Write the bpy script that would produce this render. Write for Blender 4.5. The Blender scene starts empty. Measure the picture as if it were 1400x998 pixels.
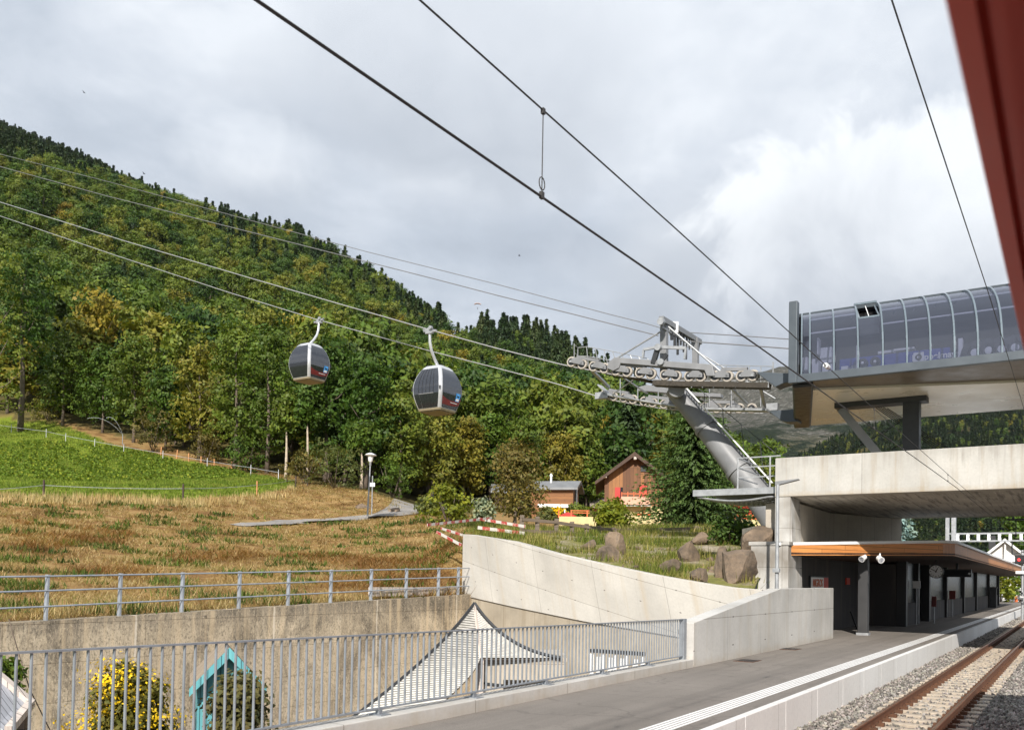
SUN_E, CLOUD, EXPO, HAZE = 5.0, 0.80, 0.50, 0.00002
import bpy, bmesh, math, random
import numpy as np
from mathutils import Vector, Matrix, noise

random.seed(7)
rng = np.random.default_rng(7)
SC = bpy.context.scene
COL = SC.collection

# ---------------------------------------------------------------- camera model and the railway frame
F = 1200.0; PITCH = 1.5; ROLL = 1.0; VPP = 758.0; EYE = 2.2
CAM_M = Matrix.Rotation(math.radians(90 + PITCH), 3, 'X') @ Matrix.Rotation(math.radians(ROLL), 3, 'Z')
AZ = math.radians(32.8); SA, CA = math.sin(AZ), math.cos(AZ)

def W(s, t, z=0.0):            # s along the railway, t to its left, z above the rail head
    return Vector((s*SA - t*CA, s*CA + t*SA, z))
def ST(x, y):
    return x*SA + y*CA, -x*CA + y*SA
def ray(u, v):
    return CAM_M @ Vector(((u-700)/F, -(v-VPP)/F, -1.0))
def P(u, v, Y):
    d = ray(u, v); k = Y/d.y
    return Vector((d.x*k, Y, EYE + d.z*k))
def onS(u, v, s):
    d = ray(u, v); ds, dt = ST(d.x, d.y); k = s/ds
    return (s, dt*k, EYE + d.z*k)
def onT(u, v, t):
    d = ray(u, v); ds, dt = ST(d.x, d.y); k = t/dt
    return (ds*k, t, EYE + d.z*k)
def onZ(u, v, z):
    d = ray(u, v); k = (z-EYE)/d.z
    return Vector((d.x*k, d.y*k, z))
def proj(p):
    l = CAM_M.transposed() @ (Vector(p) - Vector((0, 0, EYE)))
    return 700 + F*l.x/-l.z, VPP - F*l.y/-l.z

# ---------------------------------------------------------------- objects
ORG = {}
def tag(o, label=None, cat=None, group=None, kind=None):
    if label: o['label'] = label
    if cat: o['category'] = cat
    if group: o['group'] = group
    if kind: o['kind'] = kind
    return o
def thing(name, label, cat, loc=(0, 0, 0), group=None):
    o = bpy.data.objects.new(name, None); COL.objects.link(o)
    o.location = loc; o.empty_display_size = 0.2
    ORG[o.name] = Vector(loc)
    return tag(o, label, cat, group)
def link(name, me, parent=None, org=None):
    o = bpy.data.objects.new(name, me); COL.objects.link(o)
    if parent is not None:
        o.parent = parent
    return o

class MB:
    def __init__(self): self.v = []; self.f = []; self.m = []; self.uv = None
    def add(self, vs, fs, mi=0):
        n = len(self.v); self.v += [Vector(p) for p in vs]
        for f in fs: self.f.append([i+n for i in f]); self.m.append(mi)
        return self
    def hexa(self, p, mi=0):   # 8 corners: bottom 4 (ccw), top 4
        return self.add(p, [(3,2,1,0),(4,5,6,7),(0,1,5,4),(1,2,6,5),(2,3,7,6),(3,0,4,7)], mi)
    def box(self, c, a, b, d, mi=0):
        c, a, b, d = map(Vector, (c, a, b, d))
        return self.hexa([c-a-b-d, c+a-b-d, c+a+b-d, c-a+b-d, c-a-b+d, c+a-b+d, c+a+b+d, c-a+b+d], mi)
    def boxst(self, s0, s1, t0, t1, z0, z1, mi=0):
        return self.hexa([W(s0,t1,z0), W(s0,t0,z0), W(s1,t0,z0), W(s1,t1,z0), W(s0,t1,z1), W(s0,t0,z1), W(s1,t0,z1), W(s1,t1,z1)], mi)
    def boxw(self, x0, x1, y0, y1, z0, z1, mi=0):
        return self.hexa([(x0,y0,z0),(x1,y0,z0),(x1,y1,z0),(x0,y1,z0),(x0,y0,z1),(x1,y0,z1),(x1,y1,z1),(x0,y1,z1)], mi)
    def bar(self, p, q, w, h, up=(0,0,1), mi=0):
        p, q = Vector(p), Vector(q); d = q-p; L = d.length; d.normalize(); up = Vector(up)
        x = d.cross(up)
        if x.length < 1e-4: x = d.cross(Vector((1,0,0)))
        x.normalize(); y = x.cross(d)
        return self.box((p+q)/2, d*(L/2), -x*(w/2), y*(h/2), mi)
    def tube(self, p, q, r, n=8, r2=None, mi=0, cap=True):
        return self.path([p, q], [r, r if r2 is None else r2], n, mi, cap)
    def path(self, pts, rs, n=8, mi=0, cap=True):
        pts = [Vector(p) for p in pts]
        if not isinstance(rs, (list, tuple)): rs = [rs]*len(pts)
        vs = []; fs = []; ref = None
        for i, p in enumerate(pts):
            d = (pts[min(i+1, len(pts)-1)] - pts[max(i-1, 0)]).normalized()
            if ref is None:
                ref = Vector((0,0,1)) if abs(d.z) < .9 else Vector((1,0,0))
            x = d.cross(ref).normalized(); y = x.cross(d).normalized(); ref = y
            for k in range(n):
                a = 2*math.pi*k/n
                vs.append(p + (x*math.cos(a) + y*math.sin(a))*rs[i])
        for i in range(len(pts)-1):
            for k in range(n):
                k2 = (k+1) % n
                fs.append((i*n+k, i*n+k2, (i+1)*n+k2, (i+1)*n+k))
        if cap:
            fs.append(tuple(range(n))[::-1]); b = (len(pts)-1)*n; fs.append(tuple(b+k for k in range(n)))
        return self.add(vs, fs, mi)
    def prism(self, poly, vec, mi=0):
        n = len(poly); poly = [Vector(p) for p in poly]; vec = Vector(vec)
        vs = poly + [p+vec for p in poly]
        fs = [tuple(range(n))[::-1], tuple(n+i for i in range(n))]
        for i in range(n): fs.append((i, (i+1) % n, n+(i+1) % n, n+i))
        return self.add(vs, fs, mi)
    def quad(self, a, b, c, d, mi=0): return self.add([a,b,c,d], [(0,1,2,3)], mi)
    def lathe(self, c, prof, n=16, ax=(0,0,1), mi=0):
        ax = Vector(ax).normalized(); x = ax.orthogonal().normalized(); y = ax.cross(x); c = Vector(c)
        vs = []; fs = []
        for r, h in prof:
            for k in range(n):
                a = 2*math.pi*k/n; vs.append(c + ax*h + (x*math.cos(a)+y*math.sin(a))*r)
        for i in range(len(prof)-1):
            for k in range(n):
                k2 = (k+1) % n; fs.append((i*n+k, i*n+k2, (i+1)*n+k2, (i+1)*n+k))
        fs.append(tuple(range(n))[::-1]); b = (len(prof)-1)*n; fs.append(tuple(b+k for k in range(n)))
        return self.add(vs, fs, mi)
    def grid(self, rows, mi=0):   # rows of equal numbers of points
        m = len(rows[0]); vs = [p for r in rows for p in r]; fs = []
        for i in range(len(rows)-1):
            for j in range(m-1): fs.append((i*m+j, i*m+j+1, (i+1)*m+j+1, (i+1)*m+j))
        return self.add(vs, fs, mi)
    def build(self, name, mats, parent=None, smooth=False, bevel=0, fix=True, offset=None):
        if not isinstance(mats, (list, tuple)): mats = [mats]
        off = Vector((0,0,0))
        if offset is not None: off = Vector(offset)
        elif parent is not None: off = ORG.get(parent.name, Vector((0,0,0)))
        me = bpy.data.meshes.new(name)
        me.from_pydata([tuple(p-off) for p in self.v], [], self.f)
        for m in mats: me.materials.append(m)
        me.polygons.foreach_set('material_index', self.m)
        if fix:
            bm = bmesh.new(); bm.from_mesh(me); bmesh.ops.recalc_face_normals(bm, faces=bm.faces); bm.to_mesh(me); bm.free()
        uv = me.uv_layers.new(name='UVMap')
        dat = np.empty(len(me.loops)*2, dtype=np.float32)
        for p in me.polygons:
            n = p.normal
            if abs(n.z) > .75:
                for li in p.loop_indices:
                    q = me.vertices[me.loops[li].vertex_index].co + off; a, b = ST(q.x, q.y)
                    dat[2*li] = a; dat[2*li+1] = b
            else:
                tx, ty = -n.y, n.x; L = math.hypot(tx, ty) or 1; tx /= L; ty /= L
                for li in p.loop_indices:
                    q = me.vertices[me.loops[li].vertex_index].co + off
                    dat[2*li] = q.x*tx + q.y*ty; dat[2*li+1] = q.z
        uv.data.foreach_set('uv', dat)
        if smooth:
            me.polygons.foreach_set('use_smooth', [True]*len(me.polygons))
            try: me.set_sharp_from_angle(angle=math.radians(40))
            except Exception: pass
        o = link(name, me, parent)
        if parent is None:
            o.location = off
        ORG[o.name] = off
        if bevel:
            b = o.modifiers.new('bevel', 'BEVEL'); b.width = bevel; b.segments = 2; b.limit_method = 'ANGLE'; b.angle_limit = math.radians(50)
        return o

def base_of(mb):               # centre of the footprint of a builder
    xs = [p.x for p in mb.v]; ys = [p.y for p in mb.v]; zs = [p.z for p in mb.v]
    return Vector(((min(xs)+max(xs))/2, (min(ys)+max(ys))/2, min(zs)))
def solo(mb, name, mats, label, cat, group=None, kind=None, **k):   # a thing of one mesh, origin at its base
    o = mb.build(name, mats, offset=base_of(mb), **k)
    return tag(o, label, cat, group, kind)
def copy_tree(o, parent=None):
    c = o.copy(); COL.objects.link(c)
    if parent is not None: c.parent = parent
    for ch in list(o.children): copy_tree(ch, c)
    return c

# big triangle / quad meshes with a colour per face
def mass_mesh(name, V, cols=None, mat=None, k=4):
    n = len(V)//k
    me = bpy.data.meshes.new(name)
    me.vertices.add(len(V)); me.vertices.foreach_set('co', np.ascontiguousarray(V, dtype=np.float32).ravel())
    me.loops.add(n*k); me.loops.foreach_set('vertex_index', np.arange(n*k, dtype=np.int32))
    me.polygons.add(n); me.polygons.foreach_set('loop_start', np.arange(0, n*k, k, dtype=np.int32))
    try: me.polygons.foreach_set('loop_total', np.full(n, k, dtype=np.int32))
    except Exception: pass
    if cols is not None:
        a = me.color_attributes.new('tint', 'FLOAT_COLOR', 'POINT')
        c = np.ones((n*k, 4), dtype=np.float32); c[:, :3] = np.repeat(cols, k, axis=0)
        a.data.foreach_set('color', c.ravel())
    if mat: me.materials.append(mat)
    me.update(calc_edges=True); me.validate()
    return me

# ---------------------------------------------------------------- materials
def nn(nt, typ, **k):
    n = nt.nodes.new(typ)
    for a, b in k.items(): setattr(n, a, b)
    return n
def base_mat(name):
    m = bpy.data.materials.new(name); m.use_nodes = True
    nt = m.node_tree; b = nt.nodes['Principled BSDF']
    return m, nt, b
def ramp(nt, stops, interp='LINEAR'):
    r = nn(nt, 'ShaderNodeValToRGB'); cr = r.color_ramp; cr.interpolation = interp
    while len(cr.elements) < len(stops): cr.elements.new(0.5)
    for e, (p, c) in zip(cr.elements, stops):
        e.position = p; e.color = (c, c, c, 1) if not isinstance(c, (tuple, list)) else (*c[:3], 1)
    return r
def mixc(nt, a, b, f, mode='MIX'):
    m = nn(nt, 'ShaderNodeMix', data_type='RGBA', blend_type=mode)
    for sock, val in ((m.inputs[0], f), (m.inputs[6], a), (m.inputs[7], b)):
        if hasattr(val, 'is_output'): nt.links.new(val, sock)
        elif isinstance(val, (tuple, list)): sock.default_value = (*val[:3], 1)
        else: sock.default_value = val
    return m.outputs[2]
def mth(nt, op, a, b=None, c=None):
    m = nn(nt, 'ShaderNodeMath', operation=op)
    for i, val in enumerate((a, b, c)):
        if val is None: continue
        if hasattr(val, 'is_output'): nt.links.new(val, m.inputs[i])
        else: m.inputs[i].default_value = val
    return m.outputs[0]
def nz(nt, vec, scale, detail=4, rough=.55, sc=None, dist=0):
    n = nn(nt, 'ShaderNodeTexNoise'); n.inputs['Scale'].default_value = scale; n.inputs['Detail'].default_value = detail
    n.inputs['Roughness'].default_value = rough; n.inputs['Distortion'].default_value = dist
    if sc is not None:
        mp = nn(nt, 'ShaderNodeMapping'); mp.inputs['Scale'].default_value = sc; nt.links.new(vec, mp.inputs['Vector']); vec = mp.outputs[0]
    nt.links.new(vec, n.inputs['Vector'])
    return n.outputs['Fac']
def coord(nt, which='Object'):
    if which == 'UV': return nn(nt, 'ShaderNodeTexCoord').outputs['UV']
    if which == 'World': return nn(nt, 'ShaderNodeNewGeometry').outputs['Position']
    return nn(nt, 'ShaderNodeTexCoord').outputs[which]
def bump(nt, b, h, strength=.3, dist=.02):
    n = nn(nt, 'ShaderNodeBump'); n.inputs['Strength'].default_value = strength; n.inputs['Distance'].default_value = dist
    nt.links.new(h, n.inputs['Height']); nt.links.new(n.outputs[0], b.inputs['Normal'])

def mat_plain(name, col, rough=.5, metal=0.0, var=.12, scale=6, bmp=0.0, spec=.5, coat=0):
    m, nt, b = base_mat(name)
    c = coord(nt, 'World'); f = nz(nt, c, scale, 5)
    r = ramp(nt, [(.3, tuple(x*(1-var) for x in col)), (.7, tuple(min(1, x*(1+var)) for x in col))])
    nt.links.new(f, r.inputs[0]); nt.links.new(r.outputs[0], b.inputs['Base Color'])
    rr = ramp(nt, [(.3, max(0, rough-.07)), (.7, min(1, rough+.07))]); nt.links.new(f, rr.inputs[0]); nt.links.new(rr.outputs[0], b.inputs['Roughness'])
    b.inputs['Metallic'].default_value = metal; b.inputs['Specular IOR Level'].default_value = spec
    b.inputs['Coat Weight'].default_value = coat
    if bmp: bump(nt, b, nz(nt, c, scale*8, 3), bmp, .01)
    return m

def mat_concrete(name, col, dark=.7, streak=.5, panel=None, pores=True, stain=(.30,.24,.16), stainamt=.25, old=False, holes=None, drip=None):
    m, nt, b = base_mat(name)
    uv = coord(nt, 'UV'); wp = coord(nt, 'World')
    big = nz(nt, uv, .45, 5, .6); fine = nz(nt, uv, 14, 6, .7)
    st = nz(nt, uv, 1.0, 5, .6, (2.6, .16, 1)); st2 = nz(nt, uv, 1.0, 4, .6, (9, .5, 1))
    r1 = ramp(nt, [(.3, tuple(x*dark for x in col)), (.62, col)]); nt.links.new(big, r1.inputs[0])
    c = mixc(nt, r1.outputs[0], tuple(x*.62 for x in col), mth(nt, 'MULTIPLY', ramp_out(nt, fine, .45, .75), .35))
    c = mixc(nt, c, stain, mth(nt, 'MULTIPLY', ramp_out(nt, st, .52, .75), stainamt))
    c = mixc(nt, c, tuple(x*.55 for x in col), mth(nt, 'MULTIPLY', ramp_out(nt, st2, .55, .8), streak*.5))
    if drip:
        sz = nn(nt, 'ShaderNodeSeparateXYZ'); nt.links.new(wp, sz.inputs[0]); d1 = nz(nt, uv, 1.0, 6, .7, (5, .25, 1)); d2 = nz(nt, uv, .6, 3)
        hgt = mth(nt, 'ADD', sz.outputs[2], mth(nt, 'MULTIPLY', mth(nt, 'SUBTRACT', d1, .5), 2.2))
        c = mixc(nt, c, (.15,.125,.095), mth(nt, 'MULTIPLY', mth(nt, 'MULTIPLY', mrange(nt, hgt, drip[0], drip[1]), ramp_out(nt, d2, .35, .6)), .75))
        d3 = nz(nt, uv, 3, 6, .7); lowm = mth(nt, 'SUBTRACT', 1.0, mrange(nt, mth(nt, 'ADD', sz.outputs[2], mth(nt, 'MULTIPLY', d3, -.5)), drip[2], drip[3]))
        c = mixc(nt, c, (.33,.235,.12), mth(nt, 'MULTIPLY', lowm, .45))
    if old:
        o1 = nz(nt, uv, .7, 8, .75, (1, .55, 1), .6); o2 = nz(nt, uv, 3.2, 8, .72, (1, .5, 1), .3)
        c = mixc(nt, c, (.13, .11, .085), mth(nt, 'MULTIPLY', ramp_out(nt, o1, .48, .62), .8))
        c = mixc(nt, c, (.50, .43, .33), mth(nt, 'MULTIPLY', ramp_out(nt, o2, .57, .70), .5))
        o3 = nz(nt, uv, 7, 6, .7, (1, .7, 1)); c = mixc(nt, c, (.075, .065, .055), mth(nt, 'MULTIPLY', ramp_out(nt, o3, .58, .72), .6))
        sx = nn(nt, 'ShaderNodeSeparateXYZ'); nt.links.new(wp, sx.inputs[0])
        band = mth(nt, 'ADD', sx.outputs[2], mth(nt, 'MULTIPLY', o2, .7))
        c = mixc(nt, c, (.10, .09, .075), mth(nt, 'MULTIPLY', mrange(nt, band, .95, 1.5), .55))
        o4 = nz(nt, uv, 9, 8, .8, (1.6, .5, 1), .8); c = mixc(nt, c, (.05,.045,.04), mth(nt, 'MULTIPLY', ramp_out(nt, o4, .54, .66), .7))
        o5 = nz(nt, uv, 5.5, 8, .8, (2.2, .4, 1), .5); c = mixc(nt, c, (.70,.60,.45), mth(nt, 'MULTIPLY', ramp_out(nt, o5, .56, .66), .75))
        o6 = nz(nt, uv, 16, 6, .75, (1.2, .8, 1), .4); c = mixc(nt, c, (.09,.075,.055), mth(nt, 'MULTIPLY', ramp_out(nt, o6, .52, .60), .65))
        o7 = nz(nt, uv, 22, 5, .7, (1.3, .6, 1), .3); c = mixc(nt, c, (.74,.62,.44), mth(nt, 'MULTIPLY', ramp_out(nt, o7, .57, .64), .7))
        o8 = nz(nt, uv, 1.6, 5, .6, (2.4, .12, 1)); c = mixc(nt, c, (.70,.55,.36), mth(nt, 'MULTIPLY', ramp_out(nt, o8, .5, .66), .55))
        b2 = nn(nt, 'ShaderNodeTexBrick'); nt.links.new(mixv(nt, uv, o5), b2.inputs['Vector']); b2.offset = 0; b2.inputs['Scale'].default_value = 1; b2.inputs['Brick Width'].default_value = 4.6; b2.inputs['Row Height'].default_value = 60; b2.inputs['Mortar Size'].default_value = .035; b2.inputs['Mortar Smooth'].default_value = .2
        c = mixc(nt, c, (.72,.64,.52), mth(nt, 'MULTIPLY', b2.outputs['Fac'], .75))
    if panel:
        br = nn(nt, 'ShaderNodeTexBrick'); mpb = nn(nt, 'ShaderNodeMapping'); mpb.inputs['Location'].default_value = (.4, panel[1]/2 if panel[1] > 20 else 0, 0); nt.links.new(uv, mpb.inputs[0]); nt.links.new(mpb.outputs[0], br.inputs['Vector'])
        br.offset = 0; br.inputs['Scale'].default_value = 1; br.inputs['Brick Width'].default_value = panel[0]; br.inputs['Row Height'].default_value = panel[1]
        br.inputs['Mortar Size'].default_value = .012; br.inputs['Mortar Smooth'].default_value = .6; br.inputs['Bias'].default_value = 0
        br.inputs['Color1'].default_value = (1,1,1,1); br.inputs['Color2'].default_value = (.90,.89,.875,1); br.inputs['Mortar'].default_value = (.48,.46,.43,1)
        c = mixc(nt, c, br.outputs[0], .85, 'MULTIPLY')
    if pores:
        vo = nn(nt, 'ShaderNodeTexVoronoi'); vo.inputs['Scale'].default_value = 5.5; nt.links.new(uv, vo.inputs['Vector'])
        pr = ramp(nt, [(.035, 1.0), (.06, 0.0)]); nt.links.new(vo.outputs['Distance'], pr.inputs[0])
        gate = ramp_out(nt, nz(nt, uv, 1.1, 3), .5, .58)
        c = mixc(nt, c, tuple(x*.3 for x in col), mth(nt, 'MULTIPLY', mth(nt, 'MULTIPLY', pr.outputs[0], gate), .8))
    if holes:
        mp = nn(nt, 'ShaderNodeMapping'); mp.inputs['Scale'].default_value = (1/holes[0], 1/holes[1], 1); nt.links.new(uv, mp.inputs[0])
        vo = nn(nt, 'ShaderNodeTexVoronoi'); vo.inputs['Scale'].default_value = 1; vo.inputs['Randomness'].default_value = 0; nt.links.new(mp.outputs[0], vo.inputs['Vector'])
        pr = ramp(nt, [(.02, 1.0), (.03, 0.0)]); nt.links.new(vo.outputs['Distance'], pr.inputs[0])
        c = mixc(nt, c, (.12,.11,.1), mth(nt, 'MULTIPLY', pr.outputs[0], .9))
    nt.links.new(c, b.inputs['Base Color']); b.inputs['Roughness'].default_value = .85; b.inputs['Specular IOR Level'].default_value = .25
    bump(nt, b, mth(nt, 'ADD', fine, st2), .25, .008)
    return m
def mrange(nt, f, a, b):
    n = nn(nt, 'ShaderNodeMapRange'); n.inputs[1].default_value = a; n.inputs[2].default_value = b; nt.links.new(f, n.inputs[0]); return n.outputs[0]
def mixv(nt, uv, f):
    a = nn(nt, 'ShaderNodeVectorMath', operation='SCALE'); cm = nn(nt, 'ShaderNodeCombineXYZ'); nt.links.new(f, cm.inputs[0]); cm.inputs[1].default_value = 190; nt.links.new(cm.outputs[0], a.inputs[0]); a.inputs[3].default_value = .16
    b = nn(nt, 'ShaderNodeVectorMath', operation='ADD'); nt.links.new(uv, b.inputs[0]); nt.links.new(a.outputs[0], b.inputs[1]); return b.outputs[0]
def ramp_out(nt, f, a, bb):
    r = ramp(nt, [(a, 0.0), (bb, 1.0)]); nt.links.new(f, r.inputs[0]); return r.outputs[0]

def mat_wood(name, col, dark, width=.14, axis='V', rough=.7):
    m, nt, b = base_mat(name); uv = coord(nt, 'UV')
    br = nn(nt, 'ShaderNodeTexBrick'); br.offset = .37 if axis == 'H' else 0
    mp = nn(nt, 'ShaderNodeMapping'); nt.links.new(uv, mp.inputs[0])
    if axis == 'V': mp.inputs['Rotation'].default_value = (0, 0, math.pi/2)
    nt.links.new(mp.outputs[0], br.inputs['Vector'])
    br.inputs['Scale'].default_value = 1; br.inputs['Brick Width'].default_value = 3.1; br.inputs['Row Height'].default_value = width
    br.inputs['Mortar Size'].default_value = .008; br.inputs['Color1'].default_value = (*col, 1); br.inputs['Color2'].default_value = (*dark, 1)
    br.inputs['Mortar'].default_value = tuple(x*.25 for x in dark) + (1,)
    g = nz(nt, mp.outputs[0], 1.0, 6, .65, (1.2, 22, 1))
    c = mixc(nt, br.outputs[0], tuple(x*.5 for x in dark), mth(nt, 'MULTIPLY', ramp_out(nt, g, .45, .75), .6))
    nt.links.new(c, b.inputs['Base Color']); b.inputs['Roughness'].default_value = rough
    bump(nt, b, g, .3, .006)
    return m

def mat_leaf(name, stops, trans=.35, tint=True, rough=.55):
    m, nt, b = base_mat(name); out = nt.nodes['Material Output']
    oi = nn(nt, 'ShaderNodeObjectInfo'); r = ramp(nt, stops); nt.links.new(oi.outputs['Random'], r.inputs[0]); c = r.outputs[0]
    if tint:
        at = nn(nt, 'ShaderNodeAttribute', attribute_name='tint'); c = mixc(nt, c, at.outputs['Color'], 1.0, 'MULTIPLY')
    nt.links.new(c, b.inputs['Base Color']); b.inputs['Roughness'].default_value = rough; b.inputs['Specular IOR Level'].default_value = .25
    tr = nn(nt, 'ShaderNodeBsdfTranslucent'); c2 = mixc(nt, c, (1.15, 1.2, .55), 1.0, 'MULTIPLY'); nt.links.new(c2, tr.inputs['Color'])
    ms = nn(nt, 'ShaderNodeMixShader'); ms.inputs[0].default_value = trans
    nt.links.new(b.outputs[0], ms.inputs[1]); nt.links.new(tr.outputs[0], ms.inputs[2]); nt.links.new(ms.outputs[0], out.inputs['Surface'])
    return m

M = {}
M['steel'] = mat_plain('galvanised_steel', (.34,.35,.36), .45, .4, .15, 5)
M['steel_rail'] = mat_plain('galvanised_railing', (.33,.36,.40), .5, .35, .15, 5)
M['fence'] = mat_plain('fence_steel', (.27,.29,.315), .5, .35, .12, 6)
M['grey_paint'] = mat_plain('grey_paint', (.20,.205,.21), .5, .1, .1, 2)
M['tower_grey'] = mat_plain('tower_grey_paint', (.19,.193,.20), .5, .0, .15, 1.5)
M['grating'] = mat_plain('dirty_grating', (.05,.042,.032), .8, .2, .4, 9)
M['dark_metal'] = mat_plain('dark_metal', (.035,.037,.04), .5, .3, .2, 4)
M['black'] = mat_plain('black_paint', (.012,.012,.013), .45, 0, .2, 4)
M['rubber'] = mat_plain('rubber', (.02,.02,.02), .8, 0, .2, 4)
M['anthracite'] = mat_plain('anthracite_panel', (.075,.09,.105), .42, .2, .08, 1.5)
M['white'] = mat_plain('white_paint', (.78,.78,.77), .5, 0, .05, 3)
M['silver'] = mat_plain('silver_frame', (.55,.56,.58), .33, .4, .06, 3)
M['beige'] = mat_plain('beige_panel', (.26,.215,.135), .6, 0, .08, 3)
M['soffit'] = mat_plain('cream_soffit', (.60,.56,.47), .3, 0, .05, .8)
M['red'] = mat_plain('red_paint', (.45,.022,.014), .45, 0, .1, 4)
M['red_sign'] = mat_plain('red_sign', (.55,.05,.025), .5, 0, .1, 4)
M['orange'] = mat_plain('orange_paint', (.55,.12,.03), .5, 0, .1, 4)
M['yellow_plaster'] = mat_plain('yellow_plaster', (.56,.46,.24), .85, 0, .08, 2)
M['pink_plaster'] = mat_plain('pink_plaster', (.60,.34,.24), .85, 0, .08, 2)
M['white_plaster'] = mat_plain('white_plaster', (.72,.71,.68), .85, 0, .06, 2)
M['rope'] = mat_plain('steel_rope', (.42,.42,.43), .5, .5, .1, 20)
M['cable'] = mat_plain('dark_cable', (.045,.042,.04), .6, .2, .1, 20)
M['comm'] = mat_plain('grey_cable', (.17,.17,.175), .6, .2, .1, 20)
M['roof_grey'] = mat_plain('grey_sheet_roof', (.20,.205,.21), .55, .2, .15, 1.5)
M['roof_brown'] = mat_plain('brown_roof_tiles', (.12,.085,.065), .85, 0, .3, 5, .5)
M['teal'] = mat_wood('teal_boards', (.13,.40,.43), (.09,.31,.35), .11)
M['grey_boards'] = mat_wood('grey_boards', (.42,.43,.46), (.34,.35,.38), .12)
M['pale_wood'] = mat_wood('pale_bargeboard', (.60,.53,.47), (.50,.43,.38), .2)
M['chalet_wood'] = mat_wood('brown_chalet_boards', (.33,.145,.048), (.12,.05,.02), .32)
M['log_wood'] = mat_wood('log_wall', (.29,.125,.038), (.17,.068,.022), .28, 'H')
M['dark_wood'] = mat_wood('dark_wood', (.085,.042,.022), (.055,.028,.016), .16)
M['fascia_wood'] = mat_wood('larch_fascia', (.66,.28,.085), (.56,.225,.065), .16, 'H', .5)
M['side_wood'] = mat_wood('larch_side', (.60,.25,.075), (.50,.20,.06), .12, 'V', .5)
M['old_wood'] = mat_wood('weathered_wood', (.17,.13,.095), (.12,.09,.065), .2, 'H')
M['bark'] = mat_plain('bark', (.13,.10,.075), .9, 0, .4, 3, .6)
M['birch'] = mat_plain('pale_bark', (.42,.34,.26), .85, 0, .35, 2.5, .4)
M['rock'] = None
# ================================================================ MATERIALS OF THE RAILWAY
def mat_asphalt(name, col, sc=1.0):
    m, nt, b = base_mat(name); w = coord(nt, 'World')
    f = nz(nt, w, 55*sc, 4, .7); big = nz(nt, w, .35, 5, .6); tr = nz(nt, coord(nt, 'UV'), 1, 4, .5, (.05, 1.6, 1))
    r = ramp(nt, [(.3, tuple(x*.72 for x in col)), (.7, tuple(x*1.28 for x in col))]); nt.links.new(f, r.inputs[0])
    c = mixc(nt, r.outputs[0], tuple(x*1.5 for x in col), mth(nt, 'MULTIPLY', ramp_out(nt, big, .4, .75), .5))
    c = mixc(nt, c, tuple(x*.6 for x in col), mth(nt, 'MULTIPLY', ramp_out(nt, tr, .45, .7), .6))
    wv = nn(nt, 'ShaderNodeVectorMath', operation='ADD'); nv = nn(nt, 'ShaderNodeTexNoise'); nv.inputs['Scale'].default_value = 1.5; nt.links.new(w, nv.inputs['Vector']); nt.links.new(w, wv.inputs[0]); nt.links.new(nv.outputs['Color'], wv.inputs[1])
    vo = nn(nt, 'ShaderNodeTexVoronoi', feature='DISTANCE_TO_EDGE'); vo.inputs['Scale'].default_value = .33; nt.links.new(wv.outputs[0], vo.inputs['Vector'])
    ck = ramp(nt, [(.004, 1.0), (.010, 0.0)]); nt.links.new(vo.outputs['Distance'], ck.inputs[0]); c = mixc(nt, c, tuple(x*.35 for x in col), mth(nt, 'MULTIPLY', ck.outputs[0], .28))
    sp_n = nz(nt, w, 2.2, 5, .75); c = mixc(nt, c, tuple(x*.62 for x in col), mth(nt, 'MULTIPLY', ramp_out(nt, sp_n, .56, .68), .5))
    nt.links.new(c, b.inputs['Base Color']); b.inputs['Roughness'].default_value = .82; b.inputs['Specular IOR Level'].default_value = .3
    bump(nt, b, f, .35, .006); return m
def mat_ballast(name):
    m, nt, b = base_mat(name); w = coord(nt, 'World')
    vo = nn(nt, 'ShaderNodeTexVoronoi'); vo.inputs['Scale'].default_value = 17; nt.links.new(w, vo.inputs['Vector'])
    r = ramp(nt, [(0, (.10,.088,.077)), (.5, (.21,.19,.168)), (1, (.33,.30,.27))]); 
    sx = nn(nt, 'ShaderNodeSeparateColor'); nt.links.new(vo.outputs['Color'], sx.inputs[0]); nt.links.new(sx.outputs[0], r.inputs[0])
    gap = ramp(nt, [(.0, 1.0), (.42, .9), (.65, .25)]); nt.links.new(vo.outputs['Distance'], gap.inputs[0])
    c = mixc(nt, r.outputs[0], gap.outputs[0], .8, 'MULTIPLY')
    nt.links.new(c, b.inputs['Base Color']); b.inputs['Roughness'].default_value = .9
    inv = mth(nt, 'SUBTRACT', 1.0, vo.outputs['Distance']); bump(nt, b, inv, .8, .04); return m
M['asphalt'] = mat_asphalt('platform_asphalt', (.188,.168,.148))
M['road'] = mat_asphalt('road_asphalt', (.26,.24,.22), .5)
M['ballast'] = mat_ballast('ballast_bed')
M['stone'] = mat_leaf('ballast_stone', [(0, (1,1,1)), (1, (1,1,1))], 0.0, True, .9)
M['conc_new'] = mat_concrete('pale_concrete', (.56,.55,.525), .72, .8, (2.6, 1.35), True, (.40,.33,.23), .45, holes=(2.6, .675), drip=(1.7, 2.9, -.1, .3))
M['conc_wall'] = mat_concrete('board_marked_concrete', (.56,.535,.485), .76, .40, (2.9, 1.28), True, (.44,.35,.23), .5, holes=(1.45, .64))
M['conc_bridge'] = mat_concrete('bridge_concrete', (.50,.485,.45), .70, .8, (5.5, 40), True, (.30,.22,.12), .6, drip=(6.0, 7.0, 4.8, 5.05))
M['conc_soffit'] = mat_concrete('soffit_concrete', (.50,.455,.39), .70, .9, (.9, 30), True)
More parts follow.
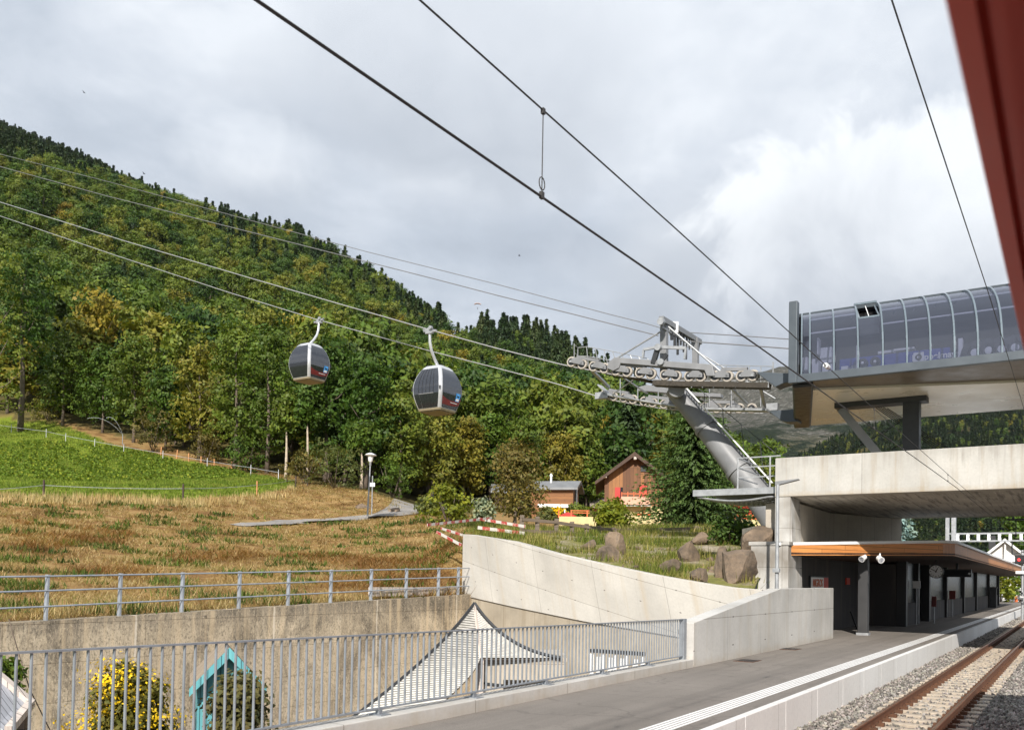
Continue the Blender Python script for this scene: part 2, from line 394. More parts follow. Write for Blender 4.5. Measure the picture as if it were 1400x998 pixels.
def mat_soffit():
    m, nt, b = base_mat('board_soffit'); uv = coord(nt, 'UV'); f = nz(nt, uv, 1, 6, .65, (.35, 6.5, 1)); g = nz(nt, uv, .5, 5, .6); h = nz(nt, uv, 1, 5, .7, (1.1, 14, 1))
    r = ramp(nt, [(.3, (.30,.26,.205)), (.7, (.56,.51,.43))]); nt.links.new(g, r.inputs[0])
    c = mixc(nt, r.outputs[0], (.085,.07,.055), mth(nt, 'MULTIPLY', ramp_out(nt, f, .50, .62), .7)); c = mixc(nt, c, (.72,.67,.58), mth(nt, 'MULTIPLY', ramp_out(nt, h, .58, .66), .6))
    nt.links.new(c, b.inputs['Base Color']); b.inputs['Roughness'].default_value = .7; bump(nt, b, f, .3, .01); return m
M['board_soffit'] = mat_soffit()
M['conc_old'] = mat_concrete('weathered_concrete', (.66,.55,.40), .62, .9, (3.6, .93), True, (.22,.17,.11), .5, old=True)
M['conc_low'] = mat_concrete('streaked_concrete', (.47,.41,.32), .6, 1.0, (2.4, 40), False, (.22,.17,.11), .6)
M['conc_edge'] = mat_concrete('edge_concrete', (.72,.715,.70), .92, .2, (2.0, 40), False, (.4,.33,.25), .12)
M['sleeper'] = mat_plain('dusty_sleeper', (.40,.335,.26), .9, 0, .22, 7, .4)
M['rail_rust'] = mat_plain('rusty_rail', (.15,.062,.03), .7, .15, .3, 9, .3)
M['rail_top'] = mat_plain('rail_head', (.30,.20,.14), .35, .7, .2, 9)
M['clip'] = mat_plain('rusty_clip', (.10,.045,.022), .8, .1, .3, 9)

# ================================================================ GROUND AROUND THE LINE
mb = MB()
mb.boxst(-30, 140, -30, 3.86, -.9, -.20)
tag(mb.build('ballast', M['ballast']), kind='structure')
# loose stones of the ballast
def stones(N, s0, s1, t0, t1, lo, hi, z):
    s = s0 + (s1-s0)*rng.random(N)**1.35; t = t0 + (t1-t0)*rng.random(N)
    keep = np.ones(N, bool)
    for tr in (1.85, 2.85): keep &= np.abs(t-tr) > .085
    ph = ((s-.04) % .6); on = (ph < .27) & (t > 1.42) & (t < 3.28)
    keep &= ~(on & (rng.random(N) < .86)); s, t = s[keep], t[keep]; n = len(s)
    c = np.stack([s*SA - t*CA, s*CA + t*SA, np.full(n, z) + rng.random(n)*.035], 1)
    r = lo + (hi-lo)*rng.random(n)**2
    ax = rng.normal(size=(n,3,3)); 
    e1 = ax[:,0]/np.linalg.norm(ax[:,0],axis=1,keepdims=True); e2 = np.cross(e1, ax[:,1]); e2 /= np.linalg.norm(e2,axis=1,keepdims=True); e3 = np.cross(e1,e2)
    k = r[:,None]; a = e1*k*(.9+.5*rng.random((n,1))); b = e2*k*(.7+.4*rng.random((n,1))); d = e3*k*(.5+.4*rng.random((n,1)))
    top = [c+a, c+b, c-a, c-b]; V = []
    for i in range(4):
        j = (i+1) % 4
        V += [np.stack([top[i], top[j], c+d], 1), np.stack([top[j], top[i], c-d], 1)]
    V = np.concatenate(V, 0).reshape(-1, 3)
    g = (.11 + .26*rng.random((n,1))**1.4) * np.array([[1.06,.97,.87]]) * (1+.03*rng.normal(size=(n,3)))
    return V, np.concatenate([g]*8, 0)
V1, C1 = stones(30000, 11, 40, -.6, 3.84, .018, .05, -.20)
V2, C2 = stones(14000, 40, 95, -.6, 3.84, .03, .06, -.20)
me = mass_mesh('ballast_stones', np.concatenate([V1, V2]), np.clip(np.concatenate([C1, C2]), .02, .7), M['stone'], 3)
tag(link('ballast_stones', me), kind='stuff')

mb = MB(); mb.boxst(-20, 140, 3.975, 7.18, -1.2, .33); mb.boxst(31.0, 140, 7.182, 9.6, -1.2, .33)
tag(mb.build('platform', M['asphalt']), kind='structure')
mb = MB()
for i in range(78):
    s = -16 + 2*i
    mb.boxst(s+.004, s+1.996, 3.85, 3.973, -1.0, .345)
tag(mb.build('platform_edge', M['conc_edge'], bevel=.008), kind='structure')
mb = MB()
for i in range(5):
    t0 = 4.27 + i*.07
    mb.boxst(6, 125, t0, t0+.042, .30, .336)
tag(mb.build('platform_marking', M['white']), kind='structure')

# drain covers on the platform
def cover(u, v, label):
    p = onZ(u, v, .33); s, t = ST(p.x, p.y)
    r = thing('drain_cover', label, 'drain cover', p)
    m = MB(); m.boxst(s-.33, s+.33, t-.24, t+.24, .30, .338); m.build('frame', M['clip'], r)
    m = MB()
    for i in range(6): m.boxst(s-.28, s+.28, t-.2+i*.07, t-.155+i*.07, .31, .343)
    m.build('grate', M['dark_metal'], r)
cover(1022, 903, 'rusty drain cover in the asphalt beside the sloped end of the wall')
cover(1080, 887, 'smaller looking dark drain cover close to the free end of the wall')

# the track: two rails and their sleepers
tr = thing('railway_track', 'rusty narrow gauge track with pale sleepers beside the platform', 'railway track', W(12, 2.35, -.2))
prof = [(-.06,-.17),(.06,-.17),(.06,-.155),(.012,-.135),(.012,-.04),(.033,-.028),(.033,-.004),(.028,0),(-.028,0),(-.033,-.004),(-.033,-.028),(-.012,-.04),(-.012,-.135),(-.06,-.155)]
for tc in (1.85, 2.85):
    m = MB(); m.prism([W(0, tc+a, z) for a, z in prof], W(135, 0, 0) - W(0, 0, 0))
    m.boxst(0, 135, tc-.024, tc+.024, -.01, .002, 1)
    m.build('rail', [M['rail_rust'], M['rail_top']], tr)
def sleeper_mb(m, s):
    b = [(-.12,-.22),(.12,-.22),(.12,-.165),(.09,-.15),(-.09,-.15),(-.12,-.165)]
    m.prism([W(s+a, 1.5, z) for a, z in b], W(0, 1.7, 0) - W(0, 0, 0))
    for tc in (1.85, 2.85):
        for q in (-1, 1):
            m.boxst(s-.055, s+.055, tc+q*.11-.06, tc+q*.11+.06, -.155, -.09, 1)
            m.tube(W(s, tc+q*.10, -.12), W(s, tc+q*.10, -.06), .02, 6, mi=1)
    return m
S0 = 11.4
first = sleeper_mb(MB(), S0).build('sleeper', [M['sleeper'], M['clip']], tr, offset=W(S0, 2.35, -.2)); first.location = W(S0, 2.35, -.2) - W(12, 2.35, -.2)
for i in range(1, 98):
    c = first.copy(); COL.objects.link(c); c.parent = tr; c.location = first.location + (W(i*.6, 0, 0) - W(0, 0, 0))
    c.rotation_euler.z = random.uniform(-.012, .012)
m = MB()
for i in range(98, 190): sleeper_mb(m, S0 + i*.6)
tag(m.build('sleeper_row', [M['sleeper'], M['clip']], tr), kind='stuff')

# ================================================================ WALLS
def wall_solid(path, z0s, z1s, th, side):
    """vertical wall along a plan path of (x, y); z per point; thickness to one side"""
    m = MB(); n = len(path); path = [Vector((p[0], p[1], 0)) for p in path]; off = []
    for i in range(n):
        d = (path[min(i+1, n-1)] - path[max(i-1, 0)]).normalized(); off.append(Vector((-d.y, d.x, 0))*th*side)
    f0 = [p + Vector((0,0,z)) for p, z in zip(path, z0s)]; f1 = [p + Vector((0,0,z)) for p, z in zip(path, z1s)]
    b0 = [p+o for p, o in zip(f0, off)]; b1 = [p+o for p, o in zip(f1, off)]
    vs = f0+f1+b1+b0; fs = []
    for i in range(n-1):
        for a, b in ((0, n), (n, 2*n), (2*n, 3*n)): fs.append((a+i, a+i+1, b+i+1, b+i))
    fs += [(0, n, 2*n, 3*n), (n-1, 2*n-1, 3*n-1, 4*n-1)]
    m.add(vs, fs); return m

YARD = -4.2
# old retaining wall at the back of the sunken yard
sv = [2, 11.4, 16.9, 22.5, 28.75]; zt = [.78, 1.0, 1.16, 1.33, 1.52]
m = wall_solid([W(s, 20.25) for s in sv], [YARD-.3]*5, zt, .5, 1)
solo(m, 'retaining_wall', M['conc_old'], 'old stained concrete retaining wall below the dry grass slope', 'wall')
SV_, ZT_ = list(sv), list(zt)
def oldtop(s): return float(np.interp(s, SV_, ZT_))
# pale curved wing wall and the lower wall under it
A0 = W(28.78, 20.25); wing = [A0 + Vector((0, 0, 0))]
B0 = W(24.6, 7.36)
pts = []; NB = 26
Aa = Vector((-2.0, 35.45, 0)); Bb = Vector((B0.x, B0.y, 0)); Mid = (Aa+Bb)/2 + Vector((-.45, -.75, 0))
for i in range(NB+1):
    k = i/NB; pts.append(Aa*(1-k)**2 + Mid*2*k*(1-k) + Bb*k*k)
WING = []
TOPU = [(633,730),(640,730.5),(700,740),(760,757),(832,773),(900,787),(960,797),(1000,803),(1040,806)]
BOTU = [(633,815),(640,815.5),(700,829),(800,849.5),(865,860),(930,871),(1000,882),(1040,888)]
zt_w = []; zb_w = []
for p in pts:
    u, _ = proj(p); 
    v1 = np.interp(u, [a for a, b in TOPU], [b for a, b in TOPU]); v0 = np.interp(u, [a for a, b in BOTU], [b for a, b in BOTU])
    zt_w.append(P(u, v1, p.y).z); zb_w.append(P(u, v0, p.y).z)
m = wall_solid(pts, zb_w, zt_w, .35, 1)
WPTS = list(pts); WU = [proj(p)[0] for p in pts]; WY = [p.y for p in pts]
# continuous panel coordinates along the curve
ww = solo(m, 'wing_wall', M['conc_wall'], 'tall pale concrete wing wall sloping down from the grass bank to the platform wall', 'wall', bevel=.012)
acc = [0]
for i in range(NB): acc.append(acc[-1] + (pts[i+1]-pts[i]).length)
uvd = ww.data.uv_layers['UVMap'].data
for p in ww.data.polygons:
    if abs(p.normal.z) > .75: continue
    for li in p.loop_indices:
        vi = ww.data.loops[li].vertex_index; uvd[li].uv = (acc[vi % (NB+1)] + .25*ww.data.vertices[vi].co.z, ww.data.vertices[vi].co.z + acc[vi % (NB+1)]*.20)
m = wall_solid([p + Vector((.03, .07, 0)) for p in pts], [YARD-.3]*(NB+1), [z+.0 for z in zb_w], .3, 1)
solo(m, 'lower_wall', M['conc_low'], 'beige streaked concrete wall directly under the pale wing wall', 'wall')
# kerb wall along the platform carrying the bar fence
m = MB(); m.boxst(-8, 18.2, 7.0, 7.36, YARD-.3, .50)
solo(m, 'kerb_wall', M['conc_new'], 'low pale concrete kerb wall carrying the grey bar fence', 'wall', bevel=.012)
# ramp wall at the end of the fence
m = MB(); prof2 = [(18.2,-.6),(31.17,-.6),(31.17,2.04),(24.8,2.02),(18.2,1.29)]
m.prism([W(s, 7.0, z) for s, z in prof2], W(0, .36, 0) - W(0, 0, 0))
solo(m, 'ramp_wall', M['conc_new'], 'pale concrete platform wall rising from the fence end to a flat top', 'wall', bevel=.014)

# ---------------------------------------------------------------- bar fence on the kerb wall
fr = thing('bar_fence', 'grey steel fence of close upright bars along the platform kerb', 'fence', W(3, 7.18, .5))
def ftop(s): return 1.53 - .0115*(s-3.6)
def fbot(s): return .535
FS0, FS1 = .4, 18.12
m = MB(); m.bar(W(FS0, 7.18, ftop(FS0)), W(FS1, 7.18, ftop(FS1)), .05, .018); m.build('top_rail', M['fence'], fr)
m = MB(); m.bar(W(FS0, 7.18, .575), W(FS1, 7.18, .575), .05, .02); m.build('bottom_rail', M['fence'], fr)
s = 2.95; k = 0; extra = MB(); nb = 0
while s < FS1:
    tgt = extra if (k >= 98) else MB()
    tgt.bar(W(s, 7.18, .57), W(s, 7.18, ftop(s)), .028, .012, up=W(1, 0, 0) - W(0, 0, 0))
    if k < 98: tgt.build('bar', M['fence'], fr)
    k += 1; s += .122
s = 2.95 - .122
while s > .4:
    extra.bar(W(s, 7.18, .57), W(s, 7.18, ftop(s)), .028, .012, up=W(1, 0, 0) - W(0, 0, 0)); s -= .122
tag(extra.build('bar_row', M['fence'], fr), kind='stuff')
m = MB(); m.boxst(17.98, 18.12, 7.13, 7.23, .5, ftop(18)+.01); m.build('end_post', M['fence'], fr)
for i in range(9):
    s = 2.2 + i*2.0
    if s > 17.9: break
    m = MB(); m.boxst(s-.09, s+.09, 7.06, 7.30, .49, .512); m.boxst(s-.03, s+.03, 7.15, 7.21, .512, .566); m.build('foot', M['clip'] if i % 3 == 9 else M['fence'], fr)

# ---------------------------------------------------------------- railing on the old wall
rr = thing('wall_railing', 'grey steel railing with three rails on top of the old retaining wall', 'railing', W(16, 20.45, oldtop(16)))
prev = None; pts_r = []
for u in (-380, -200, -55, 65, 165, 250, 328, 395, 453, 508, 556, 600, 627):
    q = (u-700)/1200; t = 20.42; s = t*(CA+q*SA)/(SA-q*CA); pts_r.append(s)
for i, s in enumerate(pts_r):
    z = oldtop(s); m = MB()
    b = W(s, 20.42, z-.04); tp = W(s+.02, 20.42, z+1.08)
    m.bar(b, tp, .11, .05, up=W(1, 0, 0) - W(0, 0, 0)); m.build('post', M['steel_rail'], rr)
for h in (1.04, .70, .33):
    m = MB()
    for a, b in zip(pts_r[:-1], pts_r[1:]): m.tube(W(a, 20.37, oldtop(a)+h), W(b, 20.37, oldtop(b)+h), .021, 8)
    m.tube(W(pts_r[-1], 20.37, oldtop(pts_r[-1])+h), W(28.6, 20.37, oldtop(28.6)+h), .021, 8)
    m.build('rail', M['steel_rail'], rr, smooth=True)
m = MB(); m.boxst(23.2, 28.3, 20.85, 20.92, 1.45, 1.78)
solo(m, 'kick_board', M['pale_wood'], 'weathered pale board on edge behind the railing at the wing wall', 'board')

# ---------------------------------------------------------------- yard floor
m = MB(); m.boxst(-20, 32, 7.3, 20.5, YARD-.3, YARD)
tag(m.build('yard', M['road']), kind='structure')

# ================================================================ CATENARY WIRES
def wire(name, pts, r, mat, label, cat, group=None):
    m = MB(); m.path(pts, r, 6); return solo(m, name, mat, label, cat, group, smooth=True)
tC = 2.62
def sag(s0, s1, t, z0, z1, dip, n=24): return [W(s0+(s1-s0)*k/n, t, z0+(z1-z0)*k/n - dip*4*(k/n)*(1-k/n)) for k in range(n+1)]
# contact line over the track: contact wire, messenger wire, droppers, feeder
tC = 2.5
def zc(s): return float(np.interp(s, [-6, 2, 8, 16, 24, 36, 60], [4.2, 4.27, 4.39, 4.50, 4.60, 4.62, 4.62]))
def zm(s): return float(np.interp(s, [-6, 2, 6, 12, 24, 36, 60], [5.0, 4.80, 4.80, 4.76, 4.74, 4.78, 5.2]))
wire('contact_wire', [W(s, tC, zc(s)) for s in np.arange(-5, 61, 1.0)], .0072, M['cable'], 'thicker lower dark wire slanting from the top of the picture down to the bridge', 'overhead wire')
wire('messenger_wire', [W(s, tC, zm(s)) for s in np.arange(-5, 61, 1.0)], .0052, M['cable'], 'thinner upper dark wire running above the contact wire towards the bridge', 'overhead wire')
wire('feeder_wire', [W(s, .9, float(np.interp(s, [-5, 5, 12, 30.05], [5.5, 5.55, 5.72, 5.78]))) for s in np.arange(-5, 30.2, .99)], .0052, M['cable'], 'single dark wire on the right crossing the glass station tube beside the red window frame', 'overhead wire')
def dropper(s, label, loop=True):
    r = thing('dropper', label, 'dropper wire', W(s, tC, zc(s)))
    m = MB(); m.tube(W(s, tC, zc(s)+.02), W(s, tC, zm(s)-.02), .0035, 6); m.build('rod', M['cable'], r)
    m = MB(); m.boxst(s-.012, s+.012, tC-.009, tC+.009, zm(s)-.022, zm(s)+.009); m.build('clamp', M['cable'], r)
    m = MB(); m.boxst(s-.013, s+.013, tC-.010, tC+.010, zc(s)-.010, zc(s)+.028); m.build('clamp', M['cable'], r)
    if loop:
        m = MB(); pts = [W(s + .03*math.sin(a), tC, zc(s)+.075+.035*math.cos(a)) for a in np.linspace(0, 6.0, 14)]
        m.path(pts, .0035, 6); m.build('loop', M['cable'], r)
dropper(4.12, 'thin dropper wire with a small loop hanging between the two near wires in mid sky')
dropper(13.6, 'short dropper between the two wires in front of the steel strut under the station', False)
dropper(22.3, 'very short dropper between the wires in front of the pale bridge beam', False)
s = 10.7
r = thing('insulator', 'small white insulator clamped on the upper wire in front of the station fascia', 'insulator', W(s, tC, zm(s)))
m = MB(); m.tube(W(s-.06, tC, zm(s)), W(s+.06, tC, zm(s)), .03, 10); m.build('body', M['white'], r)
m = MB(); m.tube(W(s-.1, tC, zm(s)), W(s+.1, tC, zm(s)), .013, 8); m.build('end_fitting', M['steel'], r)

# ================================================================ BRIDGE
br = thing('road_bridge', 'pale concrete bridge crossing above the platform and the track', 'bridge', W(30, 8.4, 0))
SF, SR = 30.1, 40.4
m = MB(); m.boxst(SF, SF+.55, -16, 8.72, 5.12, 6.45); m.boxst(SR-.55, SR, -16, 8.72, 5.0, 6.4)
m.build('parapet_beam', M['conc_bridge'], br, bevel=.02)
m = MB()
m.hexa([W(SF+.552, 8.72, 5.13), W(SF+.552, -16, 5.13), W(SR-.552, -16, 5.01), W(SR-.552, 8.72, 5.01), W(SF+.552, 8.72, 5.75), W(SF+.552, -16, 5.75), W(SR-.552, -16, 5.75), W(SR-.552, 8.72, 5.75)])
m.build('deck_slab', M['board_soffit'], br)
# abutment: front face with its slanted inner edge, long side wall, haunch at the back
m = MB()
m.prism([W(SF+.03, 8.72, -.6), W(SF+.03, 8.02, -.6), W(SF+.03, 8.13, 3.6), W(SF+.03, 8.2, 5.118), W(SF+.03, 8.72, 5.118)], W(1.2, 0, 0) - W(0, 0, 0))
m.build('abutment_pier', M['conc_new'], br, bevel=.015)
m = MB(); m.boxst(SF+1.235, SR+1, 8.3, 9.4, -.6, 5.0); m.build('abutment_wall', M['conc_soffit'], br)
m = MB(); m.prism([W(SR-4.2, 8.298, 4.995), W(SR, 8.298, 4.995), W(SR, 6.3, 4.995), W(SR-1.2, 7.0, 4.995)], (0, 0, -1.1)); 
m.build('haunch', M['conc_soffit'], br)
m = MB(); m.boxst(SF-.9, SF+.026, 8.0, 9.25, -.6, 3.42); m.boxst(SF-.94, SF+.024, 7.96, 9.32, 3.422, 3.55, 0); m.build('abutment_plinth', M['conc_new'], br, bevel=.015)
m = MB(); m.boxst(SF-12, SF+1, -22, -14.5, -1, 6.4); m.boxst(SF+1.02, SR, -18, -15.9, -1, 5); m.build('abutment', M['conc_bridge'], br)

# grating balcony on the left end of the bridge
bx = thing('grating_balcony', 'steel grating balcony with a railing sticking out from the left end of the bridge', 'balcony', W(30.6, 9.5, 5))
L0 = onS(950, 671, 30.9); L1 = onS(1062, 668, 30.9)
zb = .5*(L0[2]+L1[2]); tl = L0[1]
m = MB(); m.boxst(30.75, 33.2, 8.74, tl, zb-.02, zb+.02); m.build('walkway', M['steel'], bx)
m = MB(); m.boxst(30.70, 30.748, 8.74, tl, zb-.20, zb+.03); m.boxst(33.2, 33.25, 8.74, tl, zb-.20, zb+.03); m.build('edge_beam', M['steel'], bx)
m = MB()
for i in range(18):
    a = i/17; t = 8.78 + (tl-8.9)*a; dz = .42*math.sin(math.pi*min(1, (1-a)*1.15+.0)*.85)
    m.bar(W(30.85, t, zb-.22-dz*.45), W(33.1, t, zb-.22-dz*.45), .05, .03)
pl = [W(30.8, 8.78 + (tl-8.9)*i/17, zb-.22-.45*.42*math.sin(math.pi*min(1, (1-i/17)*1.15)*.85)) for i in range(18)]
for q in (0, .55, 1.1, 1.65, 2.2): m.path([p + (W(q, 0, 0)-W(0, 0, 0)) for p in pl], .035, 6)
m.build('curved_grating', M['steel'], bx)
a = onS(1009, 628, 30.8); b = onS(1053, 627, 30.8)
for t in (a[1], b[1]):
    m = MB(); m.bar(W(30.78, t, zb), W(30.78, t, zb+1.12), .05, .05); m.build('post', M['steel'], bx)
m = MB()
for h in (.42, .78, 1.12): m.bar(W(30.78, a[1], zb+h), W(30.78, 8.73, zb+h), .04, .04)
m.build('rail', M['steel'], bx)
m = MB()
for h in (.42, .78, 1.12): m.bar(W(30.78, a[1], zb+h), W(33.1, a[1], zb+h), .04, .04)
m.build('side_rail', M['steel'], bx)

# platform lamp pole before the abutment
lx = onT(1062, 800, 7.62); ls = lx[0]
lp = thing('platform_lamp', 'slim grey lamp pole with a flat arm in front of the bridge abutment', 'lamp post', W(ls, 7.62, .3))
zt_l = onT(1061, 657, 7.62)[2]
m = MB(); m.tube(W(ls, 7.62, .3), W(ls, 7.62, zt_l-.1), .062, 12, .05); m.build('pole', M['steel'], lp, smooth=True)
m = MB(); m.prism([W(ls, 7.70, zt_l-.12), W(ls, 7.70, zt_l), W(ls, 7.02, zt_l+.05), W(ls, 7.02, zt_l+.025)], W(.22, 0, 0) - W(0, 0, 0)); m.build('lamp_head', M['grey_paint'], lp)
m = MB(); m.boxst(ls-.12, ls-.0, 7.52, 7.72, 2.5, 2.62); m.build('bracket', M['steel'], lp)

# ================================================================ PLATFORM CANOPY
cp = thing('platform_canopy', 'flat platform canopy with an orange larch fascia under the bridge', 'canopy', W(34, 6.5, .33))
FL = (29.2, 8.19); FRc = (36.5, 4.25); SD = (37.5, 3.95); EN = 104
zlb, zlt, zrb, zrt = 3.15, 3.42, 3.37, 3.80
def zt_(t): return float(np.interp(t, [3.95, 8.76], [3.80, 3.37]))
def zb_(t): return float(np.interp(t, [3.95, 8.76], [3.33, 3.06]))
pl = [FL, FRc, SD, (EN, 3.95), (EN, 8.19)]
m = MB()
m.add([W(s, t, zb_(t)+.03) for s, t in pl] + [W(s, t, zb_(t)+.09) for s, t in pl], [(0,1,2,3,4), (5,6,7,8,9)] + [(i, (i+1) % 5, 5+(i+1) % 5, 5+i) for i in range(5)])
m.build('soffit', M['dark_wood'], cp)
m = MB()
pr = [(29.08, 8.27), (36.45, 4.15), (37.48, 3.86), (EN, 3.86), (EN, 8.27)]
m.add([W(s, t, zt_(t)+.004) for s, t in pr] + [W(s, t, zt_(t)+.10) for s, t in pr], [(0,1,2,3,4), (5,6,7,8,9)] + [(i, (i+1) % 5, 5+(i+1) % 5, 5+i) for i in range(5)])
m.build('roof_sheet', M['white'], cp)
def fascia(a, b, mat, name='fascia'):
    m = MB(); (s0, t0), (s1, t1) = a, b
    d = (W(s1, t1) - W(s0, t0)).normalized(); n = Vector((d.y, -d.x, 0))
    A, B = W(s0, t0), W(s1, t1); up = Vector((0, 0, 1))
    q = [A+up*zb_(t0), B+up*zb_(t1), B+up*zt_(t1), A+up*zt_(t0)]
    m.add(q + [p - n*.05 for p in q], [(0,1,2,3), (7,6,5,4), (0,4,5,1), (1,5,6,2), (2,6,7,3), (3,7,4,0)]); return m.build(name, mat, cp)
M['dark_post_paint'] = mat_plain('dark_post_paint', (.035,.035,.036), .5, 0, .1, 3)
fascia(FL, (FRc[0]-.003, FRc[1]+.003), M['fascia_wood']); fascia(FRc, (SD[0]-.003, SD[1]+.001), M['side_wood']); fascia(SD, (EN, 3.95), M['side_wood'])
for (s, w, mt) in [(33.95, .2, 'grey_paint')]:
    m = MB(); m.boxst(s-.17, s+.17, 6.40, 6.74, .33, 3.24); m.build('post', M['dark_post_paint'], cp, bevel=.02)
    m = MB(); m.boxst(s-.2, s+.2, 6.36, 6.78, .33, .42); m.build('post_foot', M['steel'], cp)
for i, s in enumerate((42.4, 46.0, 49.7, 56.9, 66.3, 75.1, 86.4, 97.6)):
    m = MB(); m.boxst(s-.2, s+.2, 6.38, 6.78, .33, 3.24); m.build('post', M['black'], cp)

# station building under the canopy
M['conc_dark'] = mat_concrete('dark_concrete', (.075,.072,.072), .8, .4, (2.6, 40))
wb = thing('waiting_room', 'dark waiting rooms with grey parapets and glazing under the platform canopy', 'station building', W(60, 8, .33))
m = MB(); m.boxst(41.42, 104, 8.27, 8.75, .2, 3.12); m.boxst(31.35, 41.40, 8.22, 8.295, .2, 3.12); m.build('back_wall', M['conc_dark'], wb)
segs = [(42.6, 45.8), (49.9, 56.7), (57.1, 66.1), (66.5, 74.9), (75.3, 86.2), (86.6, 97.4)]
M['dull_red'] = mat_plain('dull_red', (.16,.02,.015), .5, 0, .1, 4)
m, nt, b = base_mat('dark_glass'); b.inputs['Base Color'].default_value = (.02,.022,.024,1); b.inputs['Roughness'].default_value = .25; b.inputs['Specular IOR Level'].default_value = .12
M['dark_glass'] = m
for a, b_ in segs:
    m = MB(); m.boxst(a, b_, 6.5, 6.66, .33, 1.35); m.build('parapet_panel', M['conc_dark'], wb)
    m = MB(); m.boxst(a, b_, 6.56, 6.6, 1.352, 3.2); m.build('window', M['dark_glass'], wb)
m = MB(); m.boxst(42.2, 42.5, 6.8, 8.4, .33, 3.1); m.boxst(97.8, 98, 6.6, 8.4, .33, 3.1); m.build('end_wall', M['conc_dark'], wb)
m = MB(); m.boxst(46.2, 49.5, 6.9, 6.95, .33, 3.2); m.build('door', M['black'], wb)

def lettering(txt, size, loc, xdir, zdir, mat, parent, name='lettering', ext=.004, bold=0.0, align='CENTER'):
    cu = bpy.data.curves.new(name, 'FONT'); cu.body = txt; cu.size = size; cu.extrude = ext; cu.align_x = align; cu.align_y = 'CENTER'; cu.offset = bold
    tmp = bpy.data.objects.new('tmp_text', cu); COL.objects.link(tmp); bpy.context.view_layer.update()
    me = bpy.data.meshes.new_from_object(tmp.evaluated_get(bpy.context.evaluated_depsgraph_get())); me.name = name
    bpy.data.objects.remove(tmp); bpy.data.curves.remove(cu); me.materials.clear(); me.materials.append(mat)
    x = Vector(xdir).normalized(); z = Vector(zdir).normalized(); n = x.cross(z); R = Matrix((x, z, n)).transposed(); l = Vector(loc) - ORG[parent.name]
    me.transform(Matrix.Translation(l) @ R.to_4x4())
    return link(name, me, parent)
xT = W(0, -1, 0) - W(0, 0, 0)      # to the right, seen from the track looking along s
xS = W(1, 0, 0) - W(0, 0, 0)       # to the right, seen from the track looking at the back wall
# shop sign on the back wall
sp = onT(1119, 799, 8.2); p = W(sp[0], 8.18, sp[2]-.05)
r = thing('wall_sign', 'white and red shop sign on the shaded back wall behind the ramp wall', 'sign', p)
m = MB(); m.boxst(sp[0]-1.3, sp[0]+.56, 8.14, 8.20, p.z-.2, p.z+.32); m.build('board', M['white'], r)
m = MB(); m.boxst(sp[0]+.565, sp[0]+1.3, 8.14, 8.20, p.z-.2, p.z+.32); m.build('red_board', M['red_sign'], r)
lettering('MIGROS', .40, W(sp[0]-.37, 8.132, p.z+.10), xS, (0,0,1), M['orange'], r, bold=.006)
m = MB(); m.boxst(sp[0]-1.36, sp[0]+1.36, 8.152, 8.215, p.z-.25, p.z+.37); m.build('sign_frame', M['black'], r)
sp = onT(1158, 795, 8.2)
m = MB(); m.boxst(sp[0]-.3, sp[0]+.3, 8.14, 8.20, sp[2]-.12, sp[2]+.16); solo(m, 'small_sign', M['red_sign'], 'small dull red notice board on the shaded back wall left of the post', 'sign')
sp = onT(1217, 812, 8.2)
r = thing('poster_frame', 'tall dark poster frame on the back wall between the post and first pillar', 'poster', W(sp[0], 8.16, sp[2]))
m = MB(); m.boxst(sp[0]-.75, sp[0]+.75, 8.14, 8.20, sp[2]-.75, sp[2]+.75); m.build('frame', M['black'], r)
m = MB(); m.boxst(sp[0]-.68, sp[0]+.68, 8.125, 8.142, sp[2]-.68, sp[2]+.68); m.build('sheet', M['grey_boards'], r)
# leaning pole and litter bin in the shade
m = MB(); a = onT(1163, 836, 7.9); b_ = onT(1172, 858, 7.6); m.tube(W(a[0], a[1], a[2]), W(b_[0], b_[1], .33), .035, 8); solo(m, 'leaning_bar', M['black'], 'thin dark bar leaning in the shade left of the grey post', 'bar')
# clock
cs = onT(1280, 781, 5.2); c = W(cs[0], 5.2, cs[2])
r = thing('station_clock', 'round white faced station clock hanging under the canopy', 'clock', c)
dv = W(-1, 0, 0) - W(0, 0, 0)
m = MB(); m.lathe(c + dv*.0, [(.30, -.09), (.30, .09), (.285, .10), (.275, .085)], 28, dv); m.build('case', M['black'], r, smooth=True)
m = MB(); m.lathe(c, [(.27, .08), (.27, .092)], 28, dv); m.build('dial', M['white'], r)
m = MB()
for k in range(12):
    a = k*math.pi/6; e = xT*math.sin(a) + Vector((0,0,1))*math.cos(a)
    m.bar(c+dv*.095+e*.19, c+dv*.095+e*.255, .025 if k % 3 == 0 else .016, .006, up=dv)
m.build('hour_mark', M['black'], r)
for ang, ln, w in ((25, .16, .036), (300, .24, .026)):
    a = math.radians(ang); e = xT*math.sin(a) + Vector((0,0,1))*math.cos(a)
    m = MB(); m.bar(c+dv*.103-e*.05, c+dv*.103+e*ln, w, .006, up=dv); m.build('hand', M['black'], r)
m = MB(); m.tube(c+Vector((0,0,.29)), (c.x, c.y, zb_(5.2)+.03), .03, 8); m.build('hanger', M['black'], r)
